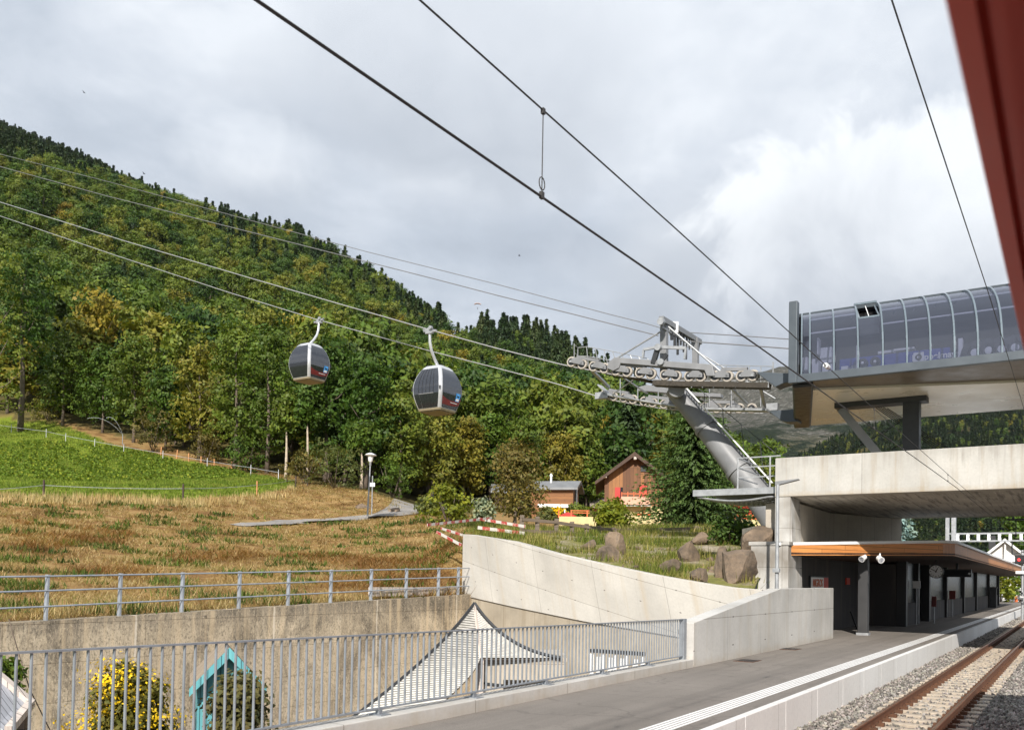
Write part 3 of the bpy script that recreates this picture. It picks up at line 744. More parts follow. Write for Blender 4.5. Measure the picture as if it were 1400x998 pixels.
# departure display
a = onT(1288, 783, 5.6); 
s0 = a[0]; r = thing('departure_display', 'black hanging departure display box right of the station clock', 'display', W(s0, 5.2, a[2]))
tr0 = onS(1328, 783, s0)[1]
m = MB(); m.boxst(s0, s0+.3, tr0, a[1], a[2]-.19, a[2]+.19); m.build('case', M['black'], r, bevel=.02)
m = MB(); m.boxst(s0-.004, s0+.002, tr0+.08, a[1]-.08, a[2]-.14, a[2]+.14); m.build('screen', M['dark_glass'], r)
m = MB(); m.boxst(s0+.1, s0+.18, (tr0+a[1])/2-.05, (tr0+a[1])/2+.05, a[2]+.19, zb_(5)+.02); m.build('hanger', M['black'], r)
m = MB(); m.tube(W(s0-.05, tr0+.09, a[2]-.02), W(s0+.0, tr0+.09, a[2]-.02), .05, 10); m.build('sensor', M['white'], r)
# spotlights under the canopy front
for (u, v, lab, dx) in ((1180, 762.5, 'round white spotlight under the canopy front above the grey post', 0), (1203, 764, 'white box spotlight under the canopy front right of the grey post', 1)):
    q = onT(u, v, 6.35 if dx == 0 else 5.75); c = W(*q)
    r = thing('spotlight', lab, 'spotlight', c, 'spotlights under the canopy edge')
    dd = (dv*.8 + Vector((0,0,-.45)) - xT*(.3 if not dx else -.6)).normalized()
    m = MB(); m.lathe(c, [(.05,-.12), (.10,-.09), (.10,.09), (.112,.10), (.112,.115), (.092,.11)], 16, dd); m.build('housing', M['white'], r, smooth=True)
    m = MB(); m.lathe(c, [(.088,.112),(.088,.115)], 16, dd); m.build('lens', M['grey_boards'], r)
    m = MB(); m.tube(c, (c.x, c.y, zb_(6)+.05), .025, 8); m.build('bracket', M['white'], r)
# small yellow-white notices and poles under the canopy
def notice(u, v, t, w, h, mats, label, stick=True):
    q = onT(u, v, t); c = W(*q); r = thing('sign_post', label, 'sign', W(q[0], t, .33))
    m = MB(); m.boxst(q[0]-.03, q[0]+.03, t-w/2, t+w/2, q[2]-h/2, q[2]+h/2); m.build('plate', mats, r)
    if stick:
        m = MB(); m.tube(W(q[0]+.05, t, .33), W(q[0]+.05, t, q[2]+h/2), .035, 8); m.build('post', M['steel'], r)
notice(1253, 799, 6.3, .32, .34, M['white'], 'small white sign board in the shade under the canopy left of the clock')
notice(1277, 822, 5.9, .22, .5, M['dull_red'], 'dark red ticket validator on a thin post below the station clock')
notice(1302, 813, 6.2, .34, .5, M['dull_red'], 'dull red box on a post below the departure display')

# ================================================================ BEYOND THE CANOPY (right edge)
m = MB()
e0 = W(104.5, 7.6); q = [(104.4, 3.5), (107, 2.3), (112, 2.25), (112, -.6), (104.4, -.6)]
m.prism([W(s, 7.3, z) for s, z in q], W(0, .4, 0) - W(0, 0, 0)); solo(m, 'far_wall', M['conc_new'], 'small pale concrete wall at the far end of the platform', 'wall')
# catenary portal
ps = 66.0
a = onS(1309, 735, ps); b_ = onS(1400, 729, ps)
r = thing('catenary_portal', 'grey lattice catenary portal spanning the track behind the canopy', 'portal', W(ps, a[1]+.4, 0))
zt0 = a[2]+.28; zb0 = a[2]-.22; t1 = -9
m = MB()
for z in (zt0, zb0):
    for q in (0, .35): m.bar(W(ps+q, a[1]+.5, z), W(ps+q, t1, z), .09, .09)
m.build('chord', M['steel'], r)
m = MB(); t = a[1]
while t > t1:
    for q in (0, .35): m.bar(W(ps+q, t, zb0), W(ps+q, t, zt0), .16, .05, up=xS)
    t -= .62
m.build('web', M['white'], r)
m = MB(); m.boxst(ps-.1, ps+.3, a[1]+.1, a[1]+.36, -.3, zt0+1.1); m.boxst(ps-.1, ps+.3, a[1]+.5, a[1]+.72, -.3, zt0+1.1); m.build('mast', M['steel'], r)
m = MB(); m.boxst(ps-.1, ps+.45, t1-.5, t1, -.3, zt0+.4); m.build('mast', M['steel'], r)
m = MB(); m.bar(W(ps+.1, 3.6, zb0), W(ps+.1, 2.2, zb0-.55), .05, .05); m.bar(W(ps+.1, 3.6, zb0), W(ps+.1, 3.6, zb0-.9), .06, .06); m.bar(W(ps+.1, 3.6, zb0-.9), W(ps+.1, 2.2, zb0-.55), .05, .05); m.build('cantilever', M['dark_metal'], r)
# insulator arm under the bridge rear
ia = onS(1389, 710, 43)
m = MB(); m.bar(W(43, ia[1]+.35, ia[2]), W(43, ia[1]-2.2, ia[2]), .09, .07); m.tube(W(43, ia[1], ia[2]), W(43, ia[1], ia[2]-.75), .02, 6); m.tube(W(43, ia[1]+.1, ia[2]), W(43, ia[1]+.1, ia[2]+.12), .05, 8); m.bar(W(43, ia[1]-.3, ia[2]), W(43, ia[1]-2, ia[2]-.5), .04, .04)
m.boxst(42.9, 43.1, ia[1]-2.3, ia[1]-2.1, ia[2]-6, ia[2]+.4)
solo(m, 'wire_support_arm', M['dark_metal'], 'dark horizontal wire support arm just beyond the bridge at the right edge', 'support arm')
# signal
q = onZ(1398, 822, .0); gs = onT(1397.5, 765, 3.3); r = thing('railway_signal', 'small railway signal showing red at the right edge of the picture', 'signal', W(gs[0], 3.3, 0))
s_ = gs[0]; z_ = gs[2]
m = MB(); m.tube(W(s_+.3, 3.3, -.2), W(s_+.3, 3.3, z_+.7), .09, 8); m.build('mast', M['steel'], r)
m = MB(); m.boxst(s_, s_+.25, 3.15, 3.75, z_-.3, z_+.34); m.build('head', M['black'], r, bevel=.04)
me_, nt, b = base_mat('red_lamp'); b.inputs['Emission Color'].default_value = (1,.02,.02,1); b.inputs['Emission Strength'].default_value = 4; b.inputs['Base Color'].default_value = (.5,.01,.01,1); M['red_lamp'] = me_
m = MB(); m.lathe(W(s_-.01, 3.5, z_+.0), [(.09, 0), (.09, .03)], 14, dv); m.build('lamp', M['red_lamp'], r)
m = MB(); m.boxst(s_, s_+.1, 3.1, 3.7, z_-1.0, z_-.8); m.boxst(s_, s_+.1, 3.2, 3.6, z_-2.8, z_-2.6); m.build('plate', M['white'], r)
for (u, v, lab, mt) in ((1389.5, 826, 'orange marker post standing by the far platform wall', 'orange'),):
    q = onT(u, v, 6.2); m = MB(); m.boxst(q[0]-.15, q[0]+.15, 6.05, 6.35, .2, q[2]+1.0); m.boxst(q[0]-.16, q[0]+.16, 6.04, 6.36, q[2]+.2, q[2]+.5)
    solo(m, 'marker_post', M[mt], lab, 'post')
# litter bin by last pillar
q = onT(1357, 823, 6.2); m = MB(); m.boxst(q[0]-.3, q[0]+.3, 5.9, 6.5, .33, 2.0); m.boxst(q[0]-.36, q[0]+.36, 5.85, 6.55, 2.0, 2.12); solo(m, 'litter_bin', M['dark_metal'], 'dark cabinet at the far end of the waiting rooms', 'cabinet')

# white gabled house
def gable_house(name, label, cat, c, yaw, w, l, h, rise, over, mats, group=None):
    """gable on the local -y side; w across the gable, l along the ridge"""
    r = thing(name, label, cat, c); c = Vector(c); R = Matrix.Rotation(yaw, 3, 'Z')
    def T(x, y, z): return c + R @ Vector((x, y, z))
    m = MB(); pent = [(-w/2, -1.5), (w/2, -1.5), (w/2, h), (0, h+rise), (-w/2, h)]
    m.prism([T(x, 0, z) for x, z in pent], T(0, l, 0) - T(0, 0, 0)); m.build('wall', mats['wall'], r)
    m = MB(); k = rise/(w/2); th = .22
    for sg in (-1, 1):
        e = (sg*(w/2+over), h - k*over); q = [(0, h+rise+.02), e, (e[0], e[1]+th), (0, h+rise+th+.06)]
        m.prism([T(x, -over, z) for x, z in q], T(0, l+2*over, 0) - T(0, 0, 0))
    rf = m.build('roof', mats['roof'], r)
    m = MB()
    for sg in (-1, 1):
        e = (sg*(w/2+over+.02), h - k*over - .06); q = [(0, h+rise-.12), e, (e[0], e[1]+.3), (0, h+rise+.26)]
        m.prism([T(x, -over-.05, z) for x, z in q], T(0, .045, 0) - T(0, 0, 0))
    m.build('bargeboard', mats['barge'], r)
    return r, T, rf
HY = 112
c = P(1362, 800, HY); c.z = -.5
M['roof_house'] = mat_plain('light_brown_tiles', (.30,.25,.20), .85, 0, .2, 3, .3)
hr, T, rf = gable_house('gabled_house', 'white gabled house with a light brown roof beyond the canopy', 'house', (c.x+1.1, c.y, -.5), math.radians(-30), 8.0, 11, 4.9, 3.6, .9, {'wall': M['white_plaster'], 'roof': M['roof_house'], 'barge': M['white']})
m = MB(); m.boxw(*[0]*6) if False else None
m = MB(); m.box(T(-1.5, 3, 8.4), T(.4,0,0)-T(0,0,0), T(0,.35,0)-T(0,0,0), (0,0,.9)); m.build('chimney', M['dark_metal'], rf)
m = MB(); m.box(T(-4.6, 5, 5.6), T(3.2,0,0)-T(0,0,0), T(0,3,0)-T(0,0,0), (0,0,.2)); m.build('annex_roof', M['roof_house'], rf)
m = MB()
for q in (-1.3, 1.3): m.box(T(q, -.02, 5.2), T(.5,0,0)-T(0,0,0), T(0,.03,0)-T(0,0,0), (0,0,.7))
m.build('window', M['dark_glass'], hr)
m = MB(); m.bar(T(-2.2, -.5, 5.9), T(2.2, -.5, 5.9), .18, .18); m.bar(T(0, -.5, 5.9), T(0, -.5, 8.2), .18, .18); m.build('gable_truss', M['white'], hr)
# ================================================================ GONDOLA STATION ON THE BRIDGE
SS = 31.9
def S_(u, v, s=SS): return W(*onS(u, v, s))
tL = onS(1091, 513, SS)[1]; zG = onS(1093, 513, SS)[2]; zF = onS(1093, 524, SS)[2]; tR = -15.0
st_ = thing('gondola_station', 'grey gondola lift station with a curved tinted glazing tube on top of the bridge', 'lift station', W(36, 4, 6))
SCn, HW = 36.6, 4.65
SHR = .26
def WS(s, t, z=0.0): return W(s, t + SHR*(s-SS), z)
def prof_pt(k, H, grow=0):   # k 0..1 front bottom to back bottom
    a = math.pi*(1-k); c, s = math.cos(a), math.sin(a); e = 2/2.35
    return SCn + (HW+grow)*math.copysign(abs(c)**e, c), zG + (H+grow)*abs(s)**e
def topv(H):
    return min(proj(WS(*((lambda q: (q[0], tL-.2, q[1]))(prof_pt(k/60, H)))))[1] for k in range(61))
lo, hi = 1.0, 7.0
for _ in range(30):
    mid = (lo+hi)/2
    if topv(mid) > 431: lo = mid
    else: hi = mid
HG = lo
m, nt, b = base_mat('tinted_glazing'); out = nt.nodes['Material Output']
tp = nn(nt, 'ShaderNodeBsdfTransparent'); tp.inputs[0].default_value = (.44,.46,.56,1)
gl = nn(nt, 'ShaderNodeBsdfGlossy'); gl.inputs['Roughness'].default_value = .12; gl.inputs[0].default_value = (.8,.82,.9,1)
df = nn(nt, 'ShaderNodeBsdfDiffuse'); df.inputs[0].default_value = (.10,.11,.15,1)
lw = nn(nt, 'ShaderNodeLayerWeight'); lw.inputs[0].default_value = .35
m1 = nn(nt, 'ShaderNodeMixShader'); m1.inputs[0].default_value = .20; nt.links.new(tp.outputs[0], m1.inputs[1]); nt.links.new(df.outputs[0], m1.inputs[2])
m2 = nn(nt, 'ShaderNodeMixShader'); nt.links.new(mth(nt, 'ADD', mth(nt, 'MULTIPLY', lw.outputs['Fresnel'], .8), .10), m2.inputs[0]); nt.links.new(m1.outputs[0], m2.inputs[1]); nt.links.new(gl.outputs[0], m2.inputs[2])
nt.links.new(m2.outputs[0], out.inputs['Surface']); M['glazing'] = m
# glazing front (k .0-.5) in bays
def bay_t(u): return onS(u, 510, SS)[1]
bays = [tL-.12] + [bay_t(u) for u in (1107, 1140, 1173, 1207, 1240, 1272, 1305, 1337, 1370)]
d = bays[-2]-bays[-1]
while bays[-1] > tR: bays.append(bays[-1]-d)
NK = 22; ks = [.5*i/NK for i in range(NK+1)]
hatch_lo, hatch_hi = .20, .39     # part of the bay left open for the hatch
m = MB()
for j in range(len(bays)-1):
    a, c = bays[j], bays[j+1]
    rows = [k for k in ks]
    for i in range(NK):
        if j == 3 and ks[i] >= hatch_lo and ks[i+1] <= hatch_hi + .001: continue
        (s0, z0), (s1, z1) = prof_pt(ks[i], HG), prof_pt(ks[i+1], HG)
        m.quad(WS(s0, a, z0), WS(s0, c, z0), WS(s1, c, z1), WS(s1, a, z1))
gz = m.build('glazing', M['glazing'], st_, smooth=True, fix=False)
m = MB()
for i in range(NK):
    (s0, z0), (s1, z1) = prof_pt(.5+ks[i], HG), prof_pt(.5+ks[i+1], HG)
    m.quad(WS(s0, tL, z0), WS(s0, tR, z0), WS(s1, tR, z1), WS(s1, tL, z1))
M['rear'] = mat_plain('rear_tinted_sheet', (.085,.088,.11), .35, 0, .12, 1.2); m.build('rear_glazing', M['rear'], st_, smooth=True)
def rib_mb(t, w=.07, g0=.012, g1=.075, k0=0, k1=.5):
    m = MB(); n = 24; vs = []; fs = []
    for i in range(n+1):
        k = k0 + (k1-k0)*i/n; (sa, za), (sb, zb) = prof_pt(k, HG, g0-.05), prof_pt(k, HG, g1)
        vs += [WS(sa, t+w/2, za), WS(sa, t-w/2, za), WS(sb, t-w/2, zb), WS(sb, t+w/2, zb)]
    for i in range(n):
        for q in range(4): fs.append((4*i+q, 4*i+(q+1) % 4, 4*(i+1)+(q+1) % 4, 4*(i+1)+q))
    fs += [(0,1,2,3), (4*n, 4*n+1, 4*n+2, 4*n+3)]
    return m.add(vs, fs)
M['rib'] = mat_plain('rib_paint', (.17,.21,.24), .25, .3, .06, 2)
for t in bays: rib_mb(t, .056).build('rib', M['rib'], st_, smooth=True)
m = MB()
for k in (.20, .33):
    (s, z) = prof_pt(k*.78, HG, -.05); [m.bar(WS(s+.05, ta, z), WS(s+.05, tb, z), .04, .05) for ta, tb in ((bays[1], bays[3]), (bays[4], tR))]
m.build('purlin', M['white'], st_)
kc = [.385+.24*i/10 for i in range(11)]
m = MB(); m.grid([[WS(*((lambda q: (q[0], t, q[1]))(prof_pt(k, HG, .09)))) for t in (tL+.05, tR)] for k in kc]); 
rc = m.build('roof_cap', M['anthracite'], st_); sm = rc.modifiers.new('solid', 'SOLIDIFY'); sm.thickness = .12
# fascia, fin, soffit
m = MB(); m.boxst(SS-.16, SS+.05, tR, tL, zF, zG); m.build('fascia', M['anthracite'], st_, bevel=.02)
q0 = onS(1088, 412, SS-.1)
m = MB(); m.boxst(SS-.18, SS+.12, tL+.003, tL+.30, zF, q0[2]); m.build('end_fin', M['anthracite'], st_, bevel=.02)
m = MB(); pe = [WS(*((lambda q: (q[0], tL+.02, q[1]))(prof_pt(k/24, HG, .12)))) for k in range(25)]
m.prism(pe, W(0, .12, 0) - W(0, 0, 0)); m.build('end_wall', M['dark_metal'], st_)
SB_ = 40.6
M['brown_soffit'] = mat_plain('brown_soffit', (.13,.105,.08), .4, 0, .1, 2)
m = MB(); m.boxst(SS+.05, SB_, tR, tL-.1, zF+.06, zF+.12); m.build('soffit_recess', M['brown_soffit'], st_)
fr_ = lambda t: SS + 1.1 + (tL-t)*.29
m = MB(); e_ = [(fr_(tL-.55), tL-.55), (fr_(-12), -12.0), (SB_, -12.0), (SB_, tL-.55)]
m.hexa([WS(s, t, zF-.03) for s, t in e_] + [WS(s, t, zF+.055) for s, t in e_]); m.build('soffit', M['soffit'], st_)
m = MB(); m.hexa([WS(SS+.1,tL-.548,zF-.12),WS(SS+.1,tL+.2,zF-.12),WS(SB_,tL+.2,zF-.12),WS(SB_,tL-.548,zF-.12)][::-1]+[WS(SS+.1,tL-.548,zF+.055),WS(SS+.1,tL+.2,zF+.055),WS(SB_,tL+.2,zF+.055),WS(SB_,tL-.548,zF+.055)][::-1]); m.build('end_cladding', M['black'], st_, bevel=.08)
m = MB(); m.hexa([WS(SS+.06,tL,zF+.125),WS(SS+.06,tR,zF+.125),WS(SB_,tR,zF+.125),WS(SB_,tL,zF+.125),WS(SS+.06,tL,zF+.2),WS(SS+.06,tR,zF+.2),WS(SB_,tR,zF+.2),WS(SB_,tL,zF+.2)]); m.build('floor', M['grey_paint'], st_)
# support post, beam, strut and stay cables
pt = onS(1246, 580, 36.2)[1]
m = MB(); m.boxst(35.95, 36.5, pt-.30, pt+.27, 5.7, zF-.03); m.build('support_post', M['dark_metal'], st_)
a = onS(1143, 555, 36.2); 
m = MB(); m.boxst(35.9, 36.55, onS(1268, 553, 36.2)[1], a[1], zF-.24, zF-.031); m.build('cross_beam', M['dark_metal'], st_)
m = MB(); m.bar(W(36.2, onS(1150, 556, 36.2)[1], zF-.25), W(36.2, pt+.2, 5.9), .3, .26, up=xS); m.build('strut', M['grey_paint'], st_)
m = MB()
for i in range(5):
    m.tube(W(36.6+.25*i, pt+1.5-.1*i, zF-.1), W(36.6+.25*i, pt-2.8-.15*i, 5.7), .02, 6)
for z in (.9, 1.5, 2.1): m.tube(W(36.9, pt+1.4-z, zF-z*.9), W(36.9, pt+3-z, zF-z*.9-.9), .02, 6)
m.build('stair_rail', M['dark_metal'], st_)
# machinery behind the glass
sm_ = 33.4
M['blue'] = mat_plain('blue_paint', (.03,.055,.33), .4, 0, .1, 3)
b0, b1 = onS(1148, 497, sm_), onS(1294, 478, sm_)
zbm = onS(1270, 487, sm_)[2]
m = MB(); m.boxst(sm_, sm_+.5, b1[1]-.1, b0[1], zbm-.24, zbm+.24); db = m.build('drive_beam', M['blue'], st_)
lg = onS(1256, 488, sm_); 
m = MB(); m.boxst(sm_-.02, sm_-.003, lg[1]-.17, lg[1]+.17, zbm-.17, zbm+.17); m.build('emblem', M['white'], st_)
m = MB(); m.lathe(W(sm_-.02, lg[1], zbm), [(.11, 0), (.11, .012)], 16, dv); m.lathe(W(sm_-.032, lg[1], zbm), [(.05, 0), (.05, .008)], 12, dv, 1); m.build('emblem_ring', [M['black'], M['white']], st_)
lettering('Doppelmayr', .30, W(sm_-.02, (lg[1]-.25 + b1[1]+.05)/2, zbm-.02), xT, (0,0,1), M['white'], st_, bold=.008)
def wheel(u, v, r, s=32.9):
    q = onS(u, v, s); m = MB(); m.lathe(W(*q), [(r, -.1), (r, .1), (r*.55, .11), (r*.5, .06)], 18, dv, 0); m.lathe(W(*q), [(r*.3, .062), (r*.3, .13), (r*.12, .14)], 12, dv, 1)
    m.build('drive_tyre', [M['dark_metal'], M['white']], st_)
for u, v, r in ((1180, 497, .17), (1197, 495, .17), (1333, 483, .42), (1352, 480, .40), (1370, 478, .42), (1388, 476, .42)): wheel(u, v, r)
m = MB()
for u0, u1, v0, v1, s in ((1121, 1137, 474, 497, 33.6), (1110, 1119, 490, 510, 33.2), (1124, 1138, 497, 511, 33.0), (1150, 1159, 500, 509, 33.0), (1164, 1170, 499, 510, 33.3), (1096, 1104, 488, 508, 34), (1310, 1316, 462, 492, 33.0), (1200, 1222, 478, 484, 34.5), (1222, 1250, 474, 480, 35), (1330, 1352, 466, 471, 34), (1355, 1385, 461, 467, 34), (1170.5, 1172.5, 472, 506, 32.6), (1117, 1119, 462, 484, 32.8), (1100, 1160, 509, 512, 33.5)):
    a, b_ = onS(u0, v1, s), onS(u1, v0, s); m.boxst(s, s+.35, b_[1], a[1], a[2], b_[2])
m.build('machinery', M['white'], st_)
# open roof hatch
ht0, ht1 = bays[3], bays[4]
(sa, za), (sb, zb_h) = prof_pt(hatch_lo, HG), prof_pt(hatch_hi, HG)
m = MB()
for t in (ht0-.07, ht1+.07): m.bar(WS(sa, t, za), WS(sb, t, zb_h), .06, .06)
m.bar(WS(sa, ht0-.05, za), WS(sa, ht1+.05, za), .06, .06); m.bar(WS(sb-.1, ht0, zb_h+.12), WS(sb-.1, ht1, zb_h+.12), .07, .07)
m.build('hatch_frame', M['rib'], st_)
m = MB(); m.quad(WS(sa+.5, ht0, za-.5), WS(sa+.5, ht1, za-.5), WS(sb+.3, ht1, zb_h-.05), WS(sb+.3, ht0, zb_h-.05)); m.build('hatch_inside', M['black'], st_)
m = MB(); tm = (ht0+ht1)/2; m.bar(WS(sa-.02, tm, za+.0), WS(sb-.1, tm, zb_h), .025, .025); m.build('hatch_stay', M['white'], st_)
# rope entry fairings on the left end
sA, sB = 33.7, 38.7
def poly_s(pts, s, ds): return [W(*onS(u, v, s)) for u, v in pts], W(ds, 0, 0) - W(0, 0, 0)
for pts, s in (([(1032,508),(1068,510),(1090,510),(1090,519),(1068,525),(1060,529)], sA-.35), ([(1050,562),(1090,559),(1090,576),(1076,577),(1068,575)], sB-.35)):
    pl_, ve = poly_s(pts, s, .7); m = MB(); m.prism(pl_, ve); m.build('entry_fairing', M['anthracite'], st_, bevel=.02)

# ================================================================ ROPES
def ropes(name, s, px, r, mat, label, cat, n=6):
    m = MB(); pts = []
    us = [p[0] for p in px]; vs = [p[1] for p in px]
    # smooth the measured line in (t, z)
    q = [onS(u, v, s) for u, v in px]; tt = np.array([a[1] for a in q]); zz = np.array([a[2] for a in q])
    m.path([W(s, t, z) for t, z in zip(tt, zz)], r, n); return solo(m, name, mat, label, cat, smooth=True)
PA = [(-60,258.5),(0,276.5),(170,329.5),(341,380),(460,414.5),(580.5,449),(680,476.5),(760,496.5),(782,501.5),(812,507),(843,513),(875,516.5),(909,520),(943,521),(1014,520.5),(1040,519),(1100,517)]
PB = [(-60,275),(0,295.5),(160,350),(313,400),(430,436),(588,480),(680,503.5),(760,524.5),(827,545),(866,552.5),(908,559),(963,563.5),(1028,565),(1100,566)]
ropes('haul_rope', sA, PA, .026, M['rope'], 'pale steel haul rope carrying the near gondola into the front sheaves', 'steel rope')
ropes('haul_rope', sB, PB, .026, M['rope'], 'pale steel haul rope carrying the far gondola into the rear sheaves', 'steel rope')
PC = [(-60,195),(0,211),(153,250),(348,303),(500,344),(680,389),(834,430),(882,442),(902,448)]
PD = [(-60,213),(0,228),(145,268),(348,319),(588,380),(680,404),(785,430),(850,446.5),(900,459)]
ropes('signal_cable', sB-.4, PC, .020, M['comm'], 'uppermost thin grey cable across the slope to the tower head', 'cable')
ropes('signal_cable', sA+.6, PD, .023, M['comm'], 'second thin grey cable just below the uppermost one, ending at the tower head', 'cable')
ropes('signal_cable', sB-.4, [(925,452),(938,454.5),(1010,459),(1090,464.5)], .022, M['comm'], 'upper short cable between the tower head and the station end', 'cable')
ropes('signal_cable', sA+.6, [(930,465),(938,466.5),(1010,471.5),(1090,477.5)], .024, M['comm'], 'lower short cable between the tower head and the station end', 'cable')

# ================================================================ LIFT TOWER
sMid = (sA+sB)/2
tw = thing('lift_tower', 'grey leaning lift tower with long rows of sheaves before the station', 'lift tower', W(*onS(1040, 690, sMid)[:2], 0))
def Q(u, v, s): return W(*onS(u, v, s))
mb_top = Q(921, 532, sMid); mb_1 = Q(965, 585, sMid); mb_2 = Q(1010, 642, sMid); mb_3 = Q(1046, 690, sMid); d_ = (mb_3-mb_2).normalized()
def wpx(px, p): return px*p.y/F/2
m = MB(); m.path([mb_top, mb_1, mb_2, mb_3, mb_3 + d_*1.5], [wpx(24, mb_top), wpx(29, mb_1), wpx(35, mb_2), wpx(40, mb_3), wpx(44, mb_3)], 28); m.build('mast', M['tower_grey'], tw, smooth=True)
fq = mb_3 + d_*1.2; m = MB(); m.boxw(fq.x-1.3, fq.x+1.3, fq.y-1.3, fq.y+1.3, -1, fq.z); m.build('foundation', M['conc_soffit'], tw)
m = MB()
for p, w in ((mb_1, 30), (mb_2, 37)): 
    dd = (mb_3-mb_top).normalized(); m.path([p-dd*.09, p+dd*.09], wpx(w+2.5, p), 28)
m.build('flange', M['tower_grey'], tw, smooth=True)
# head and cross arm
hd = Q(905, 512, sMid)
m = MB(); m.tube(Q(925, 531, sA-.15), Q(925, 538, sB+.15), .34, 20); m.build('cross_arm', M['tower_grey'], tw, smooth=True)
def sheave_line(pts, s, group_n):
    proto = None
    for i, (u, v) in enumerate(pts):
        c = Q(u, v, s)
        if proto is None:
            m = MB(); m.lathe(c, [(.215,-.07),(.235,-.05),(.235,.05),(.215,.07)], 20, dv, 0); m.lathe(c, [(.16,.071),(.16,.076)], 16, dv, 1); m.lathe(c, [(.16,-.076),(.16,-.071)], 16, dv, 1)
            m.lathe(c, [(.055,-.16),(.055,.16)], 8, dv, 2)
            proto = m.build('sheave', [SHT, M['dark_metal'], M['steel']], tw, offset=c); proto.location = c - ORG[tw.name]
        else:
            o = proto.copy(); COL.objects.link(o); o.parent = tw; o.location = c - ORG[tw.name]
SHT = mat_plain('sheave_tyre', (.36,.325,.28), .7, 0, .25, 14)
FA = [(782,495),(796.5,498),(812,501),(827,503.7),(843,506.6),(858,508.3),(875.5,509.5),(890.5,511.2),(909.5,512.6),(924.6,514),(943,514.5),(958.6,514.7),(978,515),(995,514.7),(1014,514.2),(1030,513.5)]
FB = [(827,539),(839,542.2),(853.5,544.2),(866,546.3),(881,548.7),(893,550.6),(908.6,552.5),(921.5,554.6),(963,557),(980.5,558.2),(997,558.4),(1011,558.4),(1028,558.4)]
sheave_line(FA, sA, 0); sheave_line(FB, sB, 0)
def rockers(pts, s):
    for sd in (-.16, .16):
        for i in range(0, len(pts)-1, 2):
            m = MB(); a, b_ = Vector(Q(*pts[i], s+sd)), Vector(Q(*pts[i+1], s+sd)); up = Vector((0,0,1)); e = (b_-a)*.08
            pl_ = [a-e-up*.03, b_+e-up*.03, b_+e+up*.12, b_-(b_-a)*.25+up*.24, a+(b_-a)*.25+up*.24, a-e+up*.12]
            m.prism(pl_, W(.025, 0, 0) - W(0, 0, 0)); m.build('rocker_plate', M['tower_grey'], tw)
    for i in range(0, len(pts)-3, 4):
        m = MB(); a = (Vector(Q(*pts[i], s))+Vector(Q(*pts[i+1], s)))/2; b_ = (Vector(Q(*pts[i+2], s))+Vector(Q(*pts[i+3], s)))/2
        up = Vector((0,0,.27)); m.bar(a+up, b_+up, .16, .13); m.build('rocker_beam', M['tower_grey'], tw)
rockers(FA, sA); rockers(FB, sB)
# main front rocker beam, upper frame
pl_, ve = poly_s([(833,494),(840,488.3),(972,498),(974,500),(977,514),(966,514),(963,506),(848,496.5),(846,503),(838,507),(829,503)], sA-.22, .44)
m = MB(); m.prism(pl_, ve); m.build('main_rocker', M['tower_grey'], tw, bevel=.02)
pl_, ve = poly_s([(872,529),(885,526),(920,532),(948,536),(985,538),(985,543),(940,541),(900,536),(872,534)], sB-.2, .4)
m = MB(); m.prism(pl_, ve); m.build('main_rocker', M['tower_grey'], tw, bevel=.02)
m = MB(); m.bar(Q(908, 517, sA+.5), Q(908, 440, sA+.5), .28, .24, up=xS); m.bar(Q(951, 520, sB-.5), Q(951, 462, sB-.5), .26, .22, up=xS); m.build('yoke_post', M['tower_grey'], tw)
m = MB(); m.bar(Q(904, 436, sA-.2), Q(957, 468, sB+.3), .2, .22); m.bar(Q(904, 447, sA-.2), Q(955, 478, sB+.3), .08, .08)
for i in range(9):
    k = i/8; a = Q(904, 436, sA-.2).lerp(Q(957, 468, sB+.3), k); b_ = Q(904, 447, sA-.2).lerp(Q(955, 478, sB+.3), min(1, k+.06)); m.bar(a, b_, .05, .05)
m.build('lifting_gantry', M['grey_paint'], tw)
m = MB()
for i in range(7):
    k = .25+.6*i/8; a = Q(904, 440, sA-.2).lerp(Q(957, 472, sB+.3), k); m.boxst(*[0]*6) if False else None; m.tube(a, a - Vector((0, 0, .5+.25*(i % 3))), .07-.006*i, 6)
m.build('hoist_gear', M['dark_metal'], tw)
m = MB(); c = Q(921, 449, sMid-.9); m.box(c, (.16,0,0), (0,.2,0), (0,0,.24)); m.build('junction_box', M['white'], tw)
for u_, v_, r_ in ((904, 440, .15), (900, 475, .14), (904, 495, .13)): m = MB(); m.lathe(Q(u_, v_, sA-.27), [(r_,-.1),(r_,.1)], 12, dv); m.build('pivot', M['steel'], tw, smooth=True)
m = MB(); m.bar(Q(900, 474, sA-.2), Q(893, 497, sA-.2), .2, .14, up=xS); m.bar(Q(912, 484, sA-.22), Q(902, 497, sA-.22), .16, .08, up=xS); m.build('hanger_link', M['dark_metal'], tw)
m = MB(); m.bar(Q(880, 478, sA), Q(899, 474.5, sA), .1, .1); m.bar(Q(899, 474.5, sA), Q(938, 476, sA), .12, .12); m.bar(Q(880, 478, sA), Q(879, 490, sA), .1, .08); m.bar(Q(938, 476, sA), Q(936, 491, sA), .1, .08); m.build('upper_frame', M['steel'], tw)
m = MB(); m.tube(Q(904, 453, sA+.2), Q(823, 502, sA+.2), .04, 8); m.tube(Q(914, 447, sA+.2), Q(990, 512, sA+.2), .04, 8); m.tube(Q(935, 470, sB), Q(1060, 545, sB), .03, 8); m.build('stay', M['steel'], tw)
